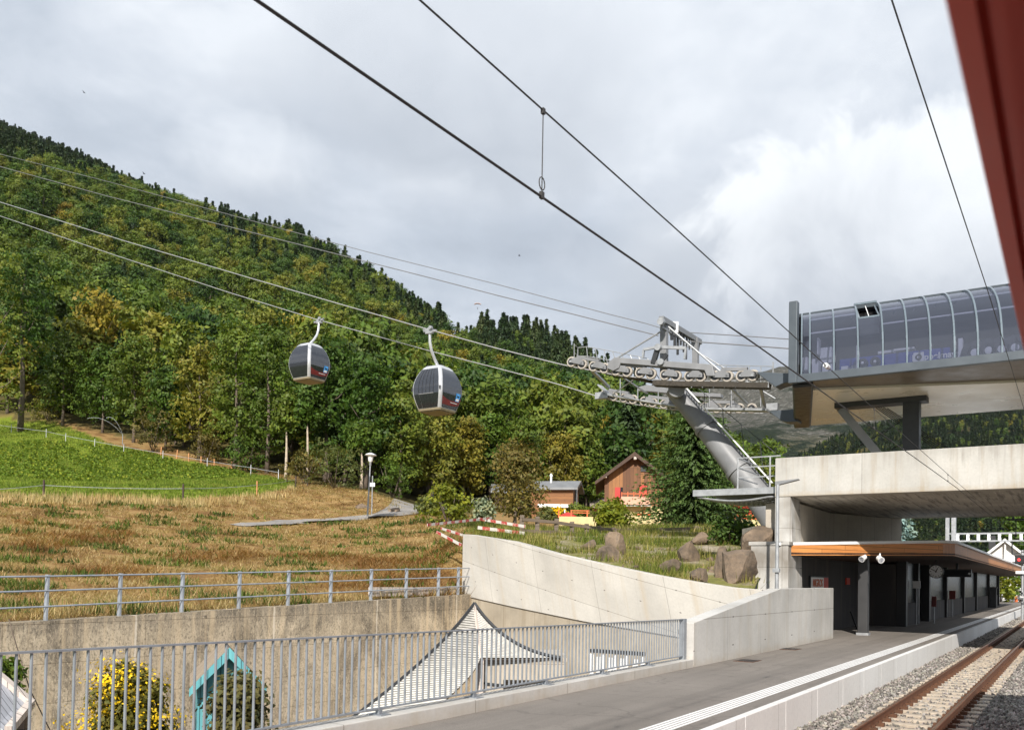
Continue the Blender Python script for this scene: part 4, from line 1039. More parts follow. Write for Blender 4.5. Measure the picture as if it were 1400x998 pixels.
# catwalks with railings
def catwalk(pts, s0, s1, name='catwalk', th=.09, mat='grating'):
    m = MB()
    for (a, b_) in zip(pts[:-1], pts[1:]):
        sm_ = (s0+s1)/2; m.bar(Q(*a, sm_), Q(*b_, sm_), s1-s0, th, up=(0,0,1))
    m.build(name, M[mat], tw)
catwalk([(895,524.5),(920,525.5),(1052,528)], sA-.55, sA-.1, th=.20)
catwalk([(790,501),(840,512),(905,525)], sA+.5, sA+1.0, th=.08)
catwalk([(820,527),(835,541),(900,552),(930,557)], sB-.9, sB-.4, th=.07, mat='steel')
catwalk([(940,559),(1050,561)], sB-.9, sB-.4, th=.10, mat='steel')
def railing(top, bot, s, n, r=.018, mid=True):
    m = MB()
    def at(l, k):
        us = [p[0] for p in l]; vs = [p[1] for p in l]; u = us[0] + (us[-1]-us[0])*k; return Q(u, float(np.interp(u, us, vs)), s)
    for i in range(n+1): m.tube(at(top, i/n), at(bot, i/n), r, 6)
    for i in range(n):
        m.tube(at(top, i/n), at(top, (i+1)/n), r, 6)
        if mid: m.tube(at(top, i/n).lerp(at(bot, i/n), .5), at(top, (i+1)/n).lerp(at(bot, (i+1)/n), .5), r, 6)
    m.build('catwalk_railing', M['steel'], tw)
railing([(790,475.5),(802,474),(830,479),(885,490)], [(790,498),(802,500),(830,505),(905,524)], sA+1.0, 8)
m = MB(); a0, a1 = Q(785,470.5,sA+.5), Q(790,475.5,sA+1.0); b0, b1 = Q(785,493,sA+.5), Q(790,498,sA+1.0)
m.tube(a0, a1, .018, 6); m.tube(a0, b0, .018, 6); m.tube((a0+b0)/2, (a1+b1)/2, .018, 6); m.build('catwalk_railing', M['steel'], tw)
railing([(977,499),(1056,501)], [(977,527),(1056,529)], sA+.9, 5, mid=False)
railing([(946,520),(1050,527)], [(946,530),(1050,534)], sB-1.2, 5, mid=False)
m = MB()
for i in range(8): u = 945 + i*15; m.tube(Q(u, 522, sA-.5), Q(u+.5, 530, sA-.5), .028, 6)
m.build('grating_bracket', M['steel'], tw)
m = MB()
for u, v0, v1, s in ((842,500,510,sA+.9),(1040,530,556,sB-.6),(1057,495,512,sA+.6),(1000,532,556,sB-.6),(970,532,556,sB-.6),(872,528,548,sB-.6),(900,533,552,sB-.6),(848,518,541,sB-.6)): m.tube(Q(u,v0,s), Q(u,v1,s), .026, 6)
m.bar(Q(810,507,sA+.8), Q(832,529,sB-.6), .14, .1); m.bar(Q(1040,531,sA), Q(1046,556,sB-.4), .12, .12); m.bar(Q(1000,531,sA), Q(1022,552,sB-.4), .08, .08); m.bar(Q(850,515,sA+.6), Q(885,538,sB), .06, .06); m.bar(Q(835,541,sB-.6), Q(872,515,sA+.6), .04, .04)
m.build('bracing', M['steel'], tw)
m = MB(); c = Q(824, 541, sB); m.box(c, xT*.35, xS*.16, (0,0,.16)); c = Q(1055, 557, sB); m.box(c, xT*.3, xS*.16, (0,0,.16)); m.build('rope_catcher', M['steel'], tw)
# ladder down the mast
m = MB()
ua = [(939, 531), (1056, 660)]
ofs = Vector((0,0,0))
for s in (sMid-.55, sMid+.1):
    m.bar(Q(*ua[0], s), Q(*ua[1], s), .07, .05)
m.build('ladder_rail', M['white'], tw)
m = MB()
for i in range(34):
    k = i/33; a = Q(*ua[0], sMid-.55).lerp(Q(*ua[1], sMid-.55), k); b_ = Q(*ua[0], sMid+.1).lerp(Q(*ua[1], sMid+.1), k); m.bar(a, b_, .05, .03)
m.build('ladder_rung', M['steel'], tw)
m = MB(); m.tube(Q(950,527,sMid-.5), Q(1062,621,sMid-.5), .016, 6)
for k in (.12, .35, .58, .80):
    a = Q(950,527,sMid-.5).lerp(Q(1062,621,sMid-.5), k); b_ = Q(*ua[0], sMid-.55).lerp(Q(*ua[1], sMid-.55), k+.1); m.tube(a, b_, .016, 6)
m.build('ladder_handrail', M['dark_metal'], tw)

# ================================================================ GONDOLAS
m, nt, b = base_mat('gondola_glass'); b.inputs['Base Color'].default_value = (.018,.019,.024,1); b.inputs['Roughness'].default_value = .05; b.inputs['Specular IOR Level'].default_value = 1.0; b.inputs['Coat Weight'].default_value = .8; b.inputs['Coat Roughness'].default_value = .03
M['gglass'] = m
M['gdark'] = mat_plain('gondola_dark_glass', (.016,.017,.02), .15, 0, .1, 4, 0, .6)
M['gred'] = mat_plain('gondola_red', (.16,.016,.014), .35, 0, .1, 4)
M['sticker'] = mat_plain('sticker_blue', (.06,.28,.62), .5, 0, .3, 9)
LV = [(0,.68),(.10,.72),(.42,.82),(.80,.91),(1.15,.925),(1.55,.85),(1.92,.70),(2.14,.56),(2.24,.45)]
def hs(z): return float(np.interp(z, [a for a, b in LV], [b for a, b in LV]))
def hs_s(z):
    return (hs(z-.12)+2*hs(z)+hs(z+.12))/4 if .12 < z < 2.12 else hs(z)
def rsq(h, n=8, p=.16):
    pts = []
    for c in range(4):
        cx, cy = [(1,1),(-1,1),(-1,-1),(1,-1)][c]; r = p
        for k in range(n+1):
            a = math.pi/2*(c + k/n); pts.append(((h-r)*cx + r*math.cos(a), (h-r)*cy + r*math.sin(a)))
    return pts
def make_gondola(label, grip, flip):
    # local: x along -t (towards the station), y along s (away from the camera), z up; cabin centre
    off = .72*(1 if not flip else -1)
    g = Vector(grip); H = 1.72
    c = W(g.x+off, g.y-.02, g.z-H-2.24)
    r = thing('gondola', label, 'gondola', c, 'gondolas of the lift')
    sx = -1 if flip else 1
    def T(x, y, z): return c + xT*(x*sx) + xS*(y*sx) + Vector((0,0,z))
    ZS = [0,.05,.12,.25,.42,.6,.8,1.0,1.2,1.4,1.6,1.8,1.95,2.06,2.15,2.21,2.24]
    m = MB(); rows = [[T(x, y, z) for x, y in rsq(hs_s(z))] for z in ZS]; n = len(rows[0])
    vs = [p for q in rows for p in q]; fs = []
    for i in range(len(ZS)-1):
        for k in range(n): fs.append((i*n+k, i*n+(k+1) % n, (i+1)*n+(k+1) % n, (i+1)*n+k))
    fs += [tuple(range(n))[::-1], tuple((len(ZS)-1)*n+k for k in range(n))]
    m.add(vs, fs); m.build('cabin_shell', M['silver'], r, smooth=True)
    m = MB(); m.prism([T(x, y, -.05) for x, y in rsq(.62)], (0,0,.052)); 
    q = rsq(.60); q2 = rsq(.665)
    rows = [[T(x, y, -.012) for x, y in rsq(.69)], [T(x, y, .08) for x, y in rsq(hs_s(.08)+.012)]]; n = len(rows[0]); vs = rows[0]+rows[1]
    m.add(vs, [tuple(range(n))[::-1]] + [(k, (k+1) % n, n+(k+1) % n, n+k) for k in range(n)]); m.build('floor_pan', M['beige'], r)
    def patch(face, x0, x1, z0, z1, eps, name, mat, lowfn=None, parent=None):
        m = MB(); NX, NZ = 8, 14; rows = []
        for j in range(NZ+1):
            row = []
            for i in range(NX+1):
                a = x0 + (x1-x0)*i/NX; zz0 = z0 if lowfn is None else lowfn(a)[0]; zz1 = z1 if lowfn is None else lowfn(a)[1]
                z = zz0 + (zz1-zz0)*j/NZ; h = hs_s(z) + eps; w = a*(hs_s(z)-.135)
                row.append({'f': T(w, -h, z), 'b': T(w, h, z), 'r': T(h, w, z), 'l': T(-h, w, z)}[face])
            rows.append(row)
        m.grid(rows); return m.build(name, mat, r, smooth=True)
    for face in 'rl':
        patch(face, -1, 1, .80, 2.05, .008, 'window_pane', M['gglass'])
        patch(face, -1, 1, .12, .795, .009, 'lower_pane', M['gdark'])
        cv = lambda a: (.30 + .06*a*a, .62 - .16*max(0, 1-((a+.1)**2)) + .10*(a > 2))
        s_ = 1 if (face == 'r') else -1
        patch(face, -1, 1, .3, .6, .014, 'red_stripe', M['gred'], lambda a: (.26 + .10*(s_*a > 0)*(s_*a)**2, .50 + .16*abs(a)**2.2))
        patch(face, min(s_*.42, s_*.86), max(s_*.42, s_*.86), .52, .92, .020, 'sticker', M['sticker'])
        patch(face, min(s_*.47, s_*.81), max(s_*.47, s_*.81), .55, .66, .024, 'sticker_mark', M['white'])
        patch(face, min(s_*.52, s_*.78), max(s_*.52, s_*.78), .74, .80, .024, 'sticker_mark', M['gdark'])
        patch(face, min(-s_*.05, s_*.75), max(-s_*.05, s_*.75), .40, .43, .022, 'white_line', M['white'])
    patch('b', -1, 1, .95, 2.05, .008, 'window_pane', M['gglass']); patch('b', -1, 1, .12, .945, .009, 'lower_pane', M['gdark'])
    for x0, x1 in ((-1, -.60), (-.56, -.01), (.01, .56), (.60, 1)):
        patch('f', x0, x1, .78, 2.05, .008, 'door_window' if abs(x0+x1) < .7 else 'window_pane', M['gglass']); patch('f', x0, x1, .10, .775, .009, 'lower_pane', M['gdark'])
    for x0, x1 in ((-.60,-.56), (-.012,.012), (.56,.60), (-.32,-.29), (.29,.32)): patch('f', x0, x1, .1, 2.05, .016, 'door_frame', M['black'])
    patch('f', -.6, .6, .76, .80, .018, 'door_rail', M['grey_paint'])
    m = MB()
    for sg in (-1, 1): m.box(T(sg*.86, -.93, 1.02), xT*.03, xS*.02, (0,0,.09))
    m.build('latch', M['black'], r)
    # hanger arm and grip
    gp = T(0.02, -.72, 2.24+H)
    m = MB(); m.path([T(0, 0, 2.2), T(0, -.03, 2.34), T(0, -.30, 2.62), T(0, -.56, 2.98), T(0, -.68, 3.35), T(.01, -.72, 3.8)], [.085,.08,.075,.075,.07,.065], 12); ha = m.build('hanger', M['silver'], r, smooth=True)
    m = MB(); m.box(T(0, 0, 2.26), xT*.3, xS*.12, (0,0,.05)); m.build('hanger_mount', M['steel'], r)
    m = MB(); m.box(T(0, -.74, 3.86), xT*.2, xS*.08, (0,0,.11)); m.box(T(-.26, -.70, 3.93), xT*.10, xS*.06, (0,0,.05)); m.box(T(.26, -.70, 3.86), xT*.12, xS*.06, (0,0,.05))
    m.lathe(T(-.12, -.62, 4.02), [(.09,-.05),(.09,.05)], 12, xS); m.lathe(T(.17, -.86, 4.0), [(.09,-.07),(.09,.07)], 12, xS); m.tube(T(-.4, -.72, 4.0), T(.42, -.72, 3.86), .05, 8)
    m.build('grip', M['steel'], r)
    return r
def rope_at(px, s, u):
    v = float(np.interp(u, [a for a, b in px], [b for a, b in px])); q = onS(u, v, s); return Vector((s, q[1], q[2]+.0))
make_gondola('near gondola cabin with dark glass double doors hanging on the front rope', rope_at(PA, sA, 587), False)
make_gondola('far gondola cabin with plain dark windows hanging on the rear rope', rope_at(PB, sB, 436), True)
# ================================================================ TERRAIN BEHIND THE WALLS
# columns of (distance, picture height) read off the slope; q = x / y
COLS = {
 -500: [(12,858),(30,775),(45,712),(57,672),(70,640),(100,585),(130,540),(300,300),(520,90),(1100,-40),(1900,-20)],
 -200: [(14,856),(30,776),(45,712),(57,675),(70,645),(100,596),(128,560),(300,360),(520,175),(1100,116),(1900,136)],
 0:    [(19.6,853),(30,776),(45,714),(57,677),(70,652),(100,612),(128,577),(300,405),(520,245),(800,217),(1100,197),(1500,192),(1900,215)],
 100:  [(21,846),(31,782),(45,724),(58,683),(70,660),(100,622),(122,583),(300,440),(520,268),(800,250),(1100,234),(1900,270)],
 200:  [(22.6,841),(32,790),(45,735),(58,690),(66,674),(80,655),(100,630),(116,606),(300,470),(520,310),(760,288),(1000,285),(1900,330)],
 300:  [(24.6,835),(34,788),(45,742),(58,708),(64,690),(70,672),(85,655),(105,634),(300,490),(520,348),(660,322),(900,330),(1900,400)],
 400:  [(26.9,827),(36,785),(48,745),(60,718),(63,714),(72,690),(78,670),(90,660),(105,645),(300,510),(520,378),(640,350),(900,372),(1900,450)],
 500:  [(29.6,820),(40,775),(52,735),(62,713),(66,709.5),(72,694),(80,672),(95,666),(115,655),(300,530),(520,425),(600,400),(800,430),(1900,520)],
 575:  [(32.1,815),(42,770),(54,725),(66,703),(74,698),(84,694),(95,688),(120,672),(300,555),(520,468),(580,452),(800,490),(1900,560)],
 640:  [(34.8,812),(36.5,775),(38.5,745),(46,728),(60,715),(75,704),(95,695),(120,680),(300,575),(500,472),(700,520),(1900,600)],
 720:  [(33.2,770),(35,747),(40,738),(50,728),(60,723),(75,716),(100,702),(300,590),(540,482),(700,530),(1900,620)],
 800:  [(30.4,778),(33,763),(40,745),(48,731),(60,724),(80,717),(110,702),(300,612),(520,520),(700,570),(1900,660)],
 900:  [(26.9,797),(30,782),(36,760),(46,729),(60,722),(80,717),(110,707),(300,650),(480,585),(700,640),(1900,720)],
 1000: [(23.2,812),(27,800),(34,768),(45,729),(60,722),(90,718),(150,712),(300,696),(500,672),(1900,780)],
 1055: [(21.5,830),(27,805),(34,770),(45,738),(60,728),(90,722),(150,718),(300,706),(500,690),(1900,785)],
 1100: [(23,850),(40,830),(60,815),(90,800),(150,796),(300,794),(500,795),(1900,800)],
 1250: [(28,880),(40,850),(60,830),(90,818),(150,808),(300,804),(500,804),(1900,806)],
 1450: [(40,870),(60,843),(90,830),(150,815),(300,810),(500,808),(1900,808)],
 1900: [(60,860),(90,845),(150,825),(300,815),(500,812),(1900,812)],
}
CU = sorted(COLS); CZ = {}
for u in CU: CZ[u] = ([a for a, b in COLS[u]], [P(u, b, a).z for a, b in COLS[u]])
def smooth(k): return k*k*(3-2*k)
def tz(x, y):
    u = 700 + F*x/y
    u = min(max(u, CU[0]), CU[-1]-1e-3)
    i = max(j for j in range(len(CU)) if CU[j] <= u); i = min(i, len(CU)-2)
    k = (u-CU[i])/(CU[i+1]-CU[i])
    a = np.interp(y, *CZ[CU[i]]); b = np.interp(y, *CZ[CU[i+1]])
    z = float(a + (b-a)*k)
    amp = min(1.6, max(0, (y-90)*.012))
    if amp: z += amp*noise.noise(Vector((x*.045, y*.045, 0)))*1.6
    z += .10*noise.noise(Vector((x*.5, y*.5, 3)))*min(1, max(0, (y-24)/10)) + .03*noise.noise(Vector((x*2.1, y*2.1, 5)))
    return z
def tq(u, y):     # ground point seen in column u at distance y
    x = (u-700)/F*y; return Vector((x, y, tz(x, y)))
def zone(u, y):
    """0 dry grass, 1 pasture, 2 forest floor, 3 rubble bank"""
    if u < 400:
        lo = np.interp(u, [-300, 0, 60, 250, 330, 400], [56, 57, 58, 63, 70, 80]); hi = np.interp(u, [-300, 0, 70, 150, 250, 330, 400], [132, 130, 127, 111, 101, 96, 92])
        if lo < y < hi: return 1
        hi2 = np.interp(u, [-300, 0, 100, 200, 300, 400], [130, 129, 126, 119, 106, 98])
        return 0 if y < hi2 else 2
    if u < 648: return 0 if y < np.interp(u, [400, 480, 600], [98, 84, 76]) else 2
    if u < 1065: return 3 if y < 62 else (0 if y < 96 else 2)
    return 4
def ystart(u):
    if u <= 645:
        q = (u-700)/F; t = 20.55; s = t*(CA+q*SA)/(SA-q*CA); return s*CA + t*SA
    if u <= 1035:
        best = np.interp(u, WU, WY); return float(best) + .22
    q = (min(u, 1420)-700)/F; t = 8.9 if u < 1060 else 9.7
    s = t*(CA+q*SA)/(SA-q*CA); return s*CA + t*SA
NU, NY = 330, 250
us = np.linspace(-420, 1780, NU); verts = []; cols = []
for j in range(NY+1):
    r = j/NY
    for u in us:
        y0 = ystart(u); y = y0*(1750/y0)**(r**1.15); x = (u-700)/F*y; z = tz(x, y)
        if j == 0: z -= .0
        if u <= 645:
            s, t = ST(x, y); w = min(1, max(0, (t-20.5)/2.5)); z = z*smooth(w) + (oldtop(s)-.02)*(1-smooth(w))
        elif u < 1035:
            zt = float(np.interp(u, WU, zt_w)) - .06; w = min(1, (y-y0)/3.0); z = max(z*smooth(w) + zt*(1-smooth(w)), zt) if y-y0 < 3 else z
        if u > 1060 and y < 90: z = min(z, .25)
        verts.append((x, y, z)); cols.append(zone(u + 10*noise.noise(Vector((x*.2, y*.2, 0))), y*(1+.03*noise.noise(Vector((x*.12, y*.12, 2))))))
V = np.array(verts, dtype=np.float32); n = NU
faces = [(j*n+i, j*n+i+1, (j+1)*n+i+1, (j+1)*n+i) for j in range(NY) for i in range(n-1)]
me = bpy.data.meshes.new('hillside'); me.from_pydata(V.tolist(), [], faces)
at = me.color_attributes.new('zones', 'FLOAT_COLOR', 'POINT')
zc_ = np.zeros((len(V), 4), np.float32); zz = np.array(cols)
zc_[:, 0] = zz == 1; zc_[:, 1] = (zz == 2); zc_[:, 2] = (zz == 3); zc_[:, 3] = 1
at.data.foreach_set('color', zc_.ravel()); me.polygons.foreach_set('use_smooth', [True]*len(me.polygons))
m, nt, b = base_mat('hillside_ground'); w = coord(nt, 'World')
za = nn(nt, 'ShaderNodeAttribute', attribute_name='zones'); sp_ = nn(nt, 'ShaderNodeSeparateColor'); nt.links.new(za.outputs['Color'], sp_.inputs[0])
f1 = nz(nt, w, .55, 6, .65); f2 = nz(nt, w, 5, 5, .7); f3 = nz(nt, w, .18, 4, .6)
dry = ramp(nt, [(.25, (.12,.062,.026)), (.42, (.22,.125,.048)), (.55, (.34,.22,.09)), (.68, (.27,.19,.08)), (.8, (.13,.13,.04))]); nt.links.new(f1, dry.inputs[0])
c = mixc(nt, dry.outputs[0], (.10,.06,.03), mth(nt, 'MULTIPLY', ramp_out(nt, f2, .48, .7), .55))
past = ramp(nt, [(.3, (.12,.17,.016)), (.5, (.175,.22,.022)), (.72, (.24,.26,.035))]); nt.links.new(f1, past.inputs[0])
pc = mixc(nt, past.outputs[0], (.05,.13,.012), mth(nt, 'MULTIPLY', ramp_out(nt, f2, .5, .68), .6))
c = mixc(nt, c, pc, sp_.outputs[0])
fl = ramp(nt, [(.35, (.05,.045,.02)), (.6, (.12,.10,.035)), (.75, (.22,.15,.06))]); nt.links.new(f1, fl.inputs[0])
c = mixc(nt, c, fl.outputs[0], sp_.outputs[1])
rb = ramp(nt, [(.3, (.10,.13,.025)), (.5, (.20,.19,.06)), (.62, (.33,.28,.20)), (.75, (.42,.37,.30))]); nt.links.new(nz(nt, w, .45, 6, .62), rb.inputs[0])
rb2 = mixc(nt, rb.outputs[0], (.12,.10,.07), mth(nt, 'MULTIPLY', ramp_out(nt, f2, .5, .66), .6))
c = mixc(nt, c, rb2, sp_.outputs[2])
nt.links.new(c, b.inputs['Base Color']); b.inputs['Roughness'].default_value = .95; b.inputs['Specular IOR Level'].default_value = .1
bump(nt, b, mth(nt, 'ADD', f2, f1), .6, .12)
M['hill'] = m; me.materials.append(m)
tag(link('hillside', me), kind='structure')
# the valley floor reaching the horizon
m = MB(); m.boxw(-4000, 5000, -4000, 9000, -12, -6); 
mv = mat_plain('valley_meadow', (.10,.15,.035), .95, 0, .3, .02); tag(m.build('valley_floor', mv), kind='structure')
m = MB(); m.boxst(-40, 150, -60, -9, -.9, -.35); tag(m.build('trackside_ground', M['ballast']), kind='structure')
m = MB(); m.boxst(20, 260, 8.9, 70, -1.4, .12) if False else m.boxst(38, 260, 9.0, 40, -1.6, .10); tag(m.build('ground', M['hill']), kind='structure')

# ---------------------------------------------------------------- the path
def on_land(u, v, y0=30, y1=110):
    for _ in range(40):
        ym = (y0+y1)/2
        if proj(tq(u, ym))[1] > v: y0 = ym
        else: y1 = ym
    return tq(u, (y0+y1)/2)
path_px = [(322,719),(345,717.5),(375,716),(410,714.5),(440,713),(470,711.5),(500,709.5),(522,706.5),(540,703),(556,699.5),(566,697)]
cen = [on_land(u, v) for u, v in path_px]
cen += [tq(572, cen[-1].y+5), tq(574, cen[-1].y+12)]
def road(cen, w, name, mat):
    fine = []
    for a, b_ in zip(cen[:-1], cen[1:]):
        for k in range(6): fine.append(a.lerp(b_, k/6))
    fine.append(cen[-1]); rows = []
    for i, p in enumerate(fine):
        d = (fine[min(i+1, len(fine)-1)] - fine[max(i-1, 0)]); d.z = 0; d.normalize(); nrm = Vector((-d.y, d.x, 0)); k = i/(len(fine)-1); ww = w[0] + (w[1]-w[0])*k
        zc0 = tz(p.x, p.y); row = []
        for q in (-.5, -.25, 0, .25, .5):
            g = p + nrm*ww*q; row.append(Vector((g.x, g.y, max(tz(g.x, g.y), zc0-.05) + .05)))
        rows.append(row)
    m = MB(); m.grid(rows)
    o = m.build(name, mat, smooth=True); tag(o, kind='structure')
    return o
road(cen, (1.0, 5.2), 'path', M['road'])

# ---------------------------------------------------------------- far mountain
RIDGE = {}
def far_ridge(name, us_, rows, mat, amp, seed, nsub=140, nrow=60):
    """rows: list of (distance, {u: v}) from bottom to skyline"""
    vs = []; fs = []; cu = np.linspace(us_[0], us_[1], nsub)
    for j in range(nrow+1):
        r = j/nrow*(len(rows)-1); i = min(int(r), len(rows)-2); k = r-i
        for u in cu:
            def pt(row):
                y, d = row; kk = sorted(d); v = np.interp(u, kk, [d[q] for q in kk]); return P(u, v, y)
            p = pt(rows[i]).lerp(pt(rows[i+1]), k)
            am = amp*(p.y/3000)*(.3+j/nrow)
            h = noise.fractal(Vector((p.x*.0016+seed, p.y*.0016, 0)), 1.0, 2.1, 6) + .35*(1-abs(noise.noise(Vector((p.x*.004, p.y*.002, seed)))))
            p.z += am*h*(0 if j == 0 else 1); vs.append(p)
    RIDGE[name] = (vs, nsub, nrow)
    m = MB(); m.v = vs; n = nsub
    for j in range(nrow):
        for i in range(n-1): m.f.append((j*n+i, j*n+i+1, (j+1)*n+i+1, (j+1)*n+i)); m.m.append(0)
    return tag(m.build(name, mat, smooth=True, fix=False), kind='structure')
def mat_mountain(name, rockamt):
    m, nt, b = base_mat(name); w = coord(nt, 'World'); sx = nn(nt, 'ShaderNodeSeparateXYZ'); nt.links.new(w, sx.inputs[0])
    n1 = nz(nt, w, .0042, 8, .68); n2 = nz(nt, w, .055, 8, .75); n3 = nz(nt, w, .0012, 4, .5)
    forest = ramp(nt, [(.35, (.010,.018,.011)), (.55, (.03,.042,.02)), (.7, (.065,.075,.03))]); nt.links.new(n2, forest.inputs[0])
    meadow = ramp(nt, [(.3, (.10,.10,.04)), (.7, (.20,.165,.075))]); nt.links.new(n2, meadow.inputs[0])
    rock = ramp(nt, [(.32, (.035,.04,.03)), (.45, (.10,.098,.078)), (.56, (.17,.16,.135)), (.66, (.46,.45,.43))]); nt.links.new(n2, rock.inputs[0])
    c = mixc(nt, forest.outputs[0], meadow.outputs[0], ramp_out(nt, n1, .54, .58))
    hh = mth(nt, 'ADD', mth(nt, 'MULTIPLY', sx.outputs[2], 1/1000), mth(nt, 'MULTIPLY', mth(nt, 'SUBTRACT', n1, .5), 1.4))
    c = mixc(nt, c, rock.outputs[0], mth(nt, 'MULTIPLY', ramp_out(nt, hh, rockamt, rockamt+.16), 1.0))
    nt.links.new(c, b.inputs['Base Color']); b.inputs['Roughness'].default_value = 1; b.inputs['Specular IOR Level'].default_value = 0
    bump(nt, b, n2, 1.0, 30); return m
M['mountain'] = mat_mountain('mountain_slope', .50); M['mountain2'] = mat_mountain('wooded_slope', 9)
far_ridge('mountain', (650, 1500), [(1700, {650:795, 1500:806}), (2600, {650:700, 900:690, 1100:655, 1300:665, 1500:660}), (4300, {650:560, 850:560, 930:535, 1000:528, 1040:515, 1066:503, 1090:500, 1200:470, 1500:440}), (5200, {650:600, 1500:500})], M['mountain'], 55, 3.3)
far_ridge('wooded_hill', (1000, 1560), [(620, {1000:797, 1560:812}), (900, {1000:760, 1080:745, 1200:728, 1400:733, 1560:735}), (1700, {1000:690, 1080:640, 1130:612, 1200:585, 1300:556, 1400:540, 1560:520}), (2100, {1000:720, 1080:660, 1200:620, 1560:590})], M['mountain2'], 20, 8.1)
# ================================================================ VEGETATION
def unit(a): return a/np.maximum(np.linalg.norm(a, axis=-1, keepdims=True), 1e-9)
def leaf_quads(c, nrm, ln, wd, g):
    """rhombic leaves: centres, facing, length, width"""
    n = len(c); t = unit(np.cross(nrm, g.normal(size=(n,3)))); b = np.cross(nrm, t)
    ln = ln*(.7+.6*g.random((n,1))); wd = wd*(.7+.6*g.random((n,1)))
    return np.stack([c - t*ln*.5, c + b*wd*.5 + t*ln*.05, c + t*ln*.5, c - b*wd*.5 + t*ln*.05], 1).reshape(-1, 3)
def crown_verts(g, H, R, z0, lobes, clumps, leaves, size, top=1.0, spread=.4, shell=.75):
    """uneven crown: lobes -> clumps -> leaves"""
    C = []; T = []
    for i in range(lobes):
        f = (i+.5)/lobes; z = z0 + (H-z0)*(.12 + .80*f**.9)
        prof = math.sin(math.pi*min(1, (.18+.82*f))**1.0)**.75 if f < .97 else .3
        prof = max(.15, (1 - ((f-.38)/.68)**2)) ** .7 if abs(f-.38) < .68 else .15
        a = i*2.4 + g.random()*.8; rr = R*prof*(.30+.42*g.random()); lc = np.array([rr*math.cos(a), rr*math.sin(a), z])
        lr = R*(.34+.22*g.random())*(.7+.3*prof); tint_l = .78+.44*g.random()
        d = unit(g.normal(size=(clumps,3))); d[:,2] = d[:,2]*.85+.12
        cc = lc + d*lr*(shell+(1-shell)*g.random((clumps,1)))*np.array([1,1,.85])
        n = clumps*leaves; ctr = np.repeat(cc, leaves, 0) + g.normal(size=(n,3))*spread*np.array([1,1,.6]); C.append(ctr)
        out = np.repeat(d, leaves, 0); T.append((tint_l*np.repeat(.82+.36*g.random(clumps), leaves)*(.92+.16*g.random(n)), out))
    C = np.concatenate(C); tint = np.concatenate([a for a, b in T]); out = np.concatenate([b for a, b in T])
    nr = unit(out*1.25 + g.normal(size=C.shape)*.42 + np.array([0,0,.25]))
    return leaf_quads(C, nr, size, size*.62, g), tint
def tintcols(t, g, warm=.08):
    w = g.normal(size=len(t))*warm
    return np.clip(np.stack([t*(1+w), t, t*(1-w)*.95], 1), .1, 2.2)
def trunk_mb(g, H, z0, r, limbs=6, R=3, lean=.03):
    m = MB(); pts = [Vector((lean*H*(k/5)*math.sin(k+g.random()), lean*H*(k/5)*math.cos(k*1.3), H*.88*k/5 - (.6 if k == 0 else 0))) for k in range(6)]
    m.path(pts, [r*(1.25-1.1*k/5) if k else r*1.35 for k in range(6)], 7)
    for i in range(limbs):
        f = .25+.6*i/limbs; z = z0 + (H*.85-z0)*f*.8; a = i*2.4+g.random(); k = min(4.99, z/(H*.88)*5); p = pts[int(k)].lerp(pts[int(k)+1], k-int(k))
        e = p + Vector((math.cos(a)*R*.75, math.sin(a)*R*.75, R*.55)); mid = p.lerp(e, .5) + Vector((0,0,-.12*R))
        m.path([p, mid, e], [r*.4, r*.25, r*.06], 5)
    return m
def mesh_of(m, name, mat):
    me = bpy.data.meshes.new(name); me.from_pydata([tuple(p) for p in m.v], [], m.f); me.materials.append(mat)
    me.polygons.foreach_set('use_smooth', [True]*len(me.polygons)); return me
GREEN = [(0, (.028,.060,.011)), (.25, (.050,.092,.012)), (.5, (.082,.122,.016)), (.80, (.118,.148,.020)), (.95, (.155,.155,.023)), (.985, (.23,.19,.022)), (1, (.17,.12,.025))]
M['leaf'] = mat_leaf('broadleaf_foliage', GREEN, .22)
M['leaf_edge'] = mat_leaf('forest_edge_foliage', [(0, (.042,.085,.011)), (.4, (.075,.12,.014)), (.75, (.12,.15,.02)), (1, (.19,.165,.024))], .24)
M['needle'] = mat_leaf('spruce_needles', [(0, (.026,.050,.020)), (.6, (.040,.068,.025)), (1, (.066,.088,.030))], .12)
M['needle_near'] = mat_leaf('near_spruce_needles', [(0, (.062,.105,.024)), (1, (.07,.115,.027))], .18)
M['blue_needle'] = mat_leaf('blue_spruce_needles', [(0, (.16,.24,.23)), (1, (.17,.25,.24))], .1)

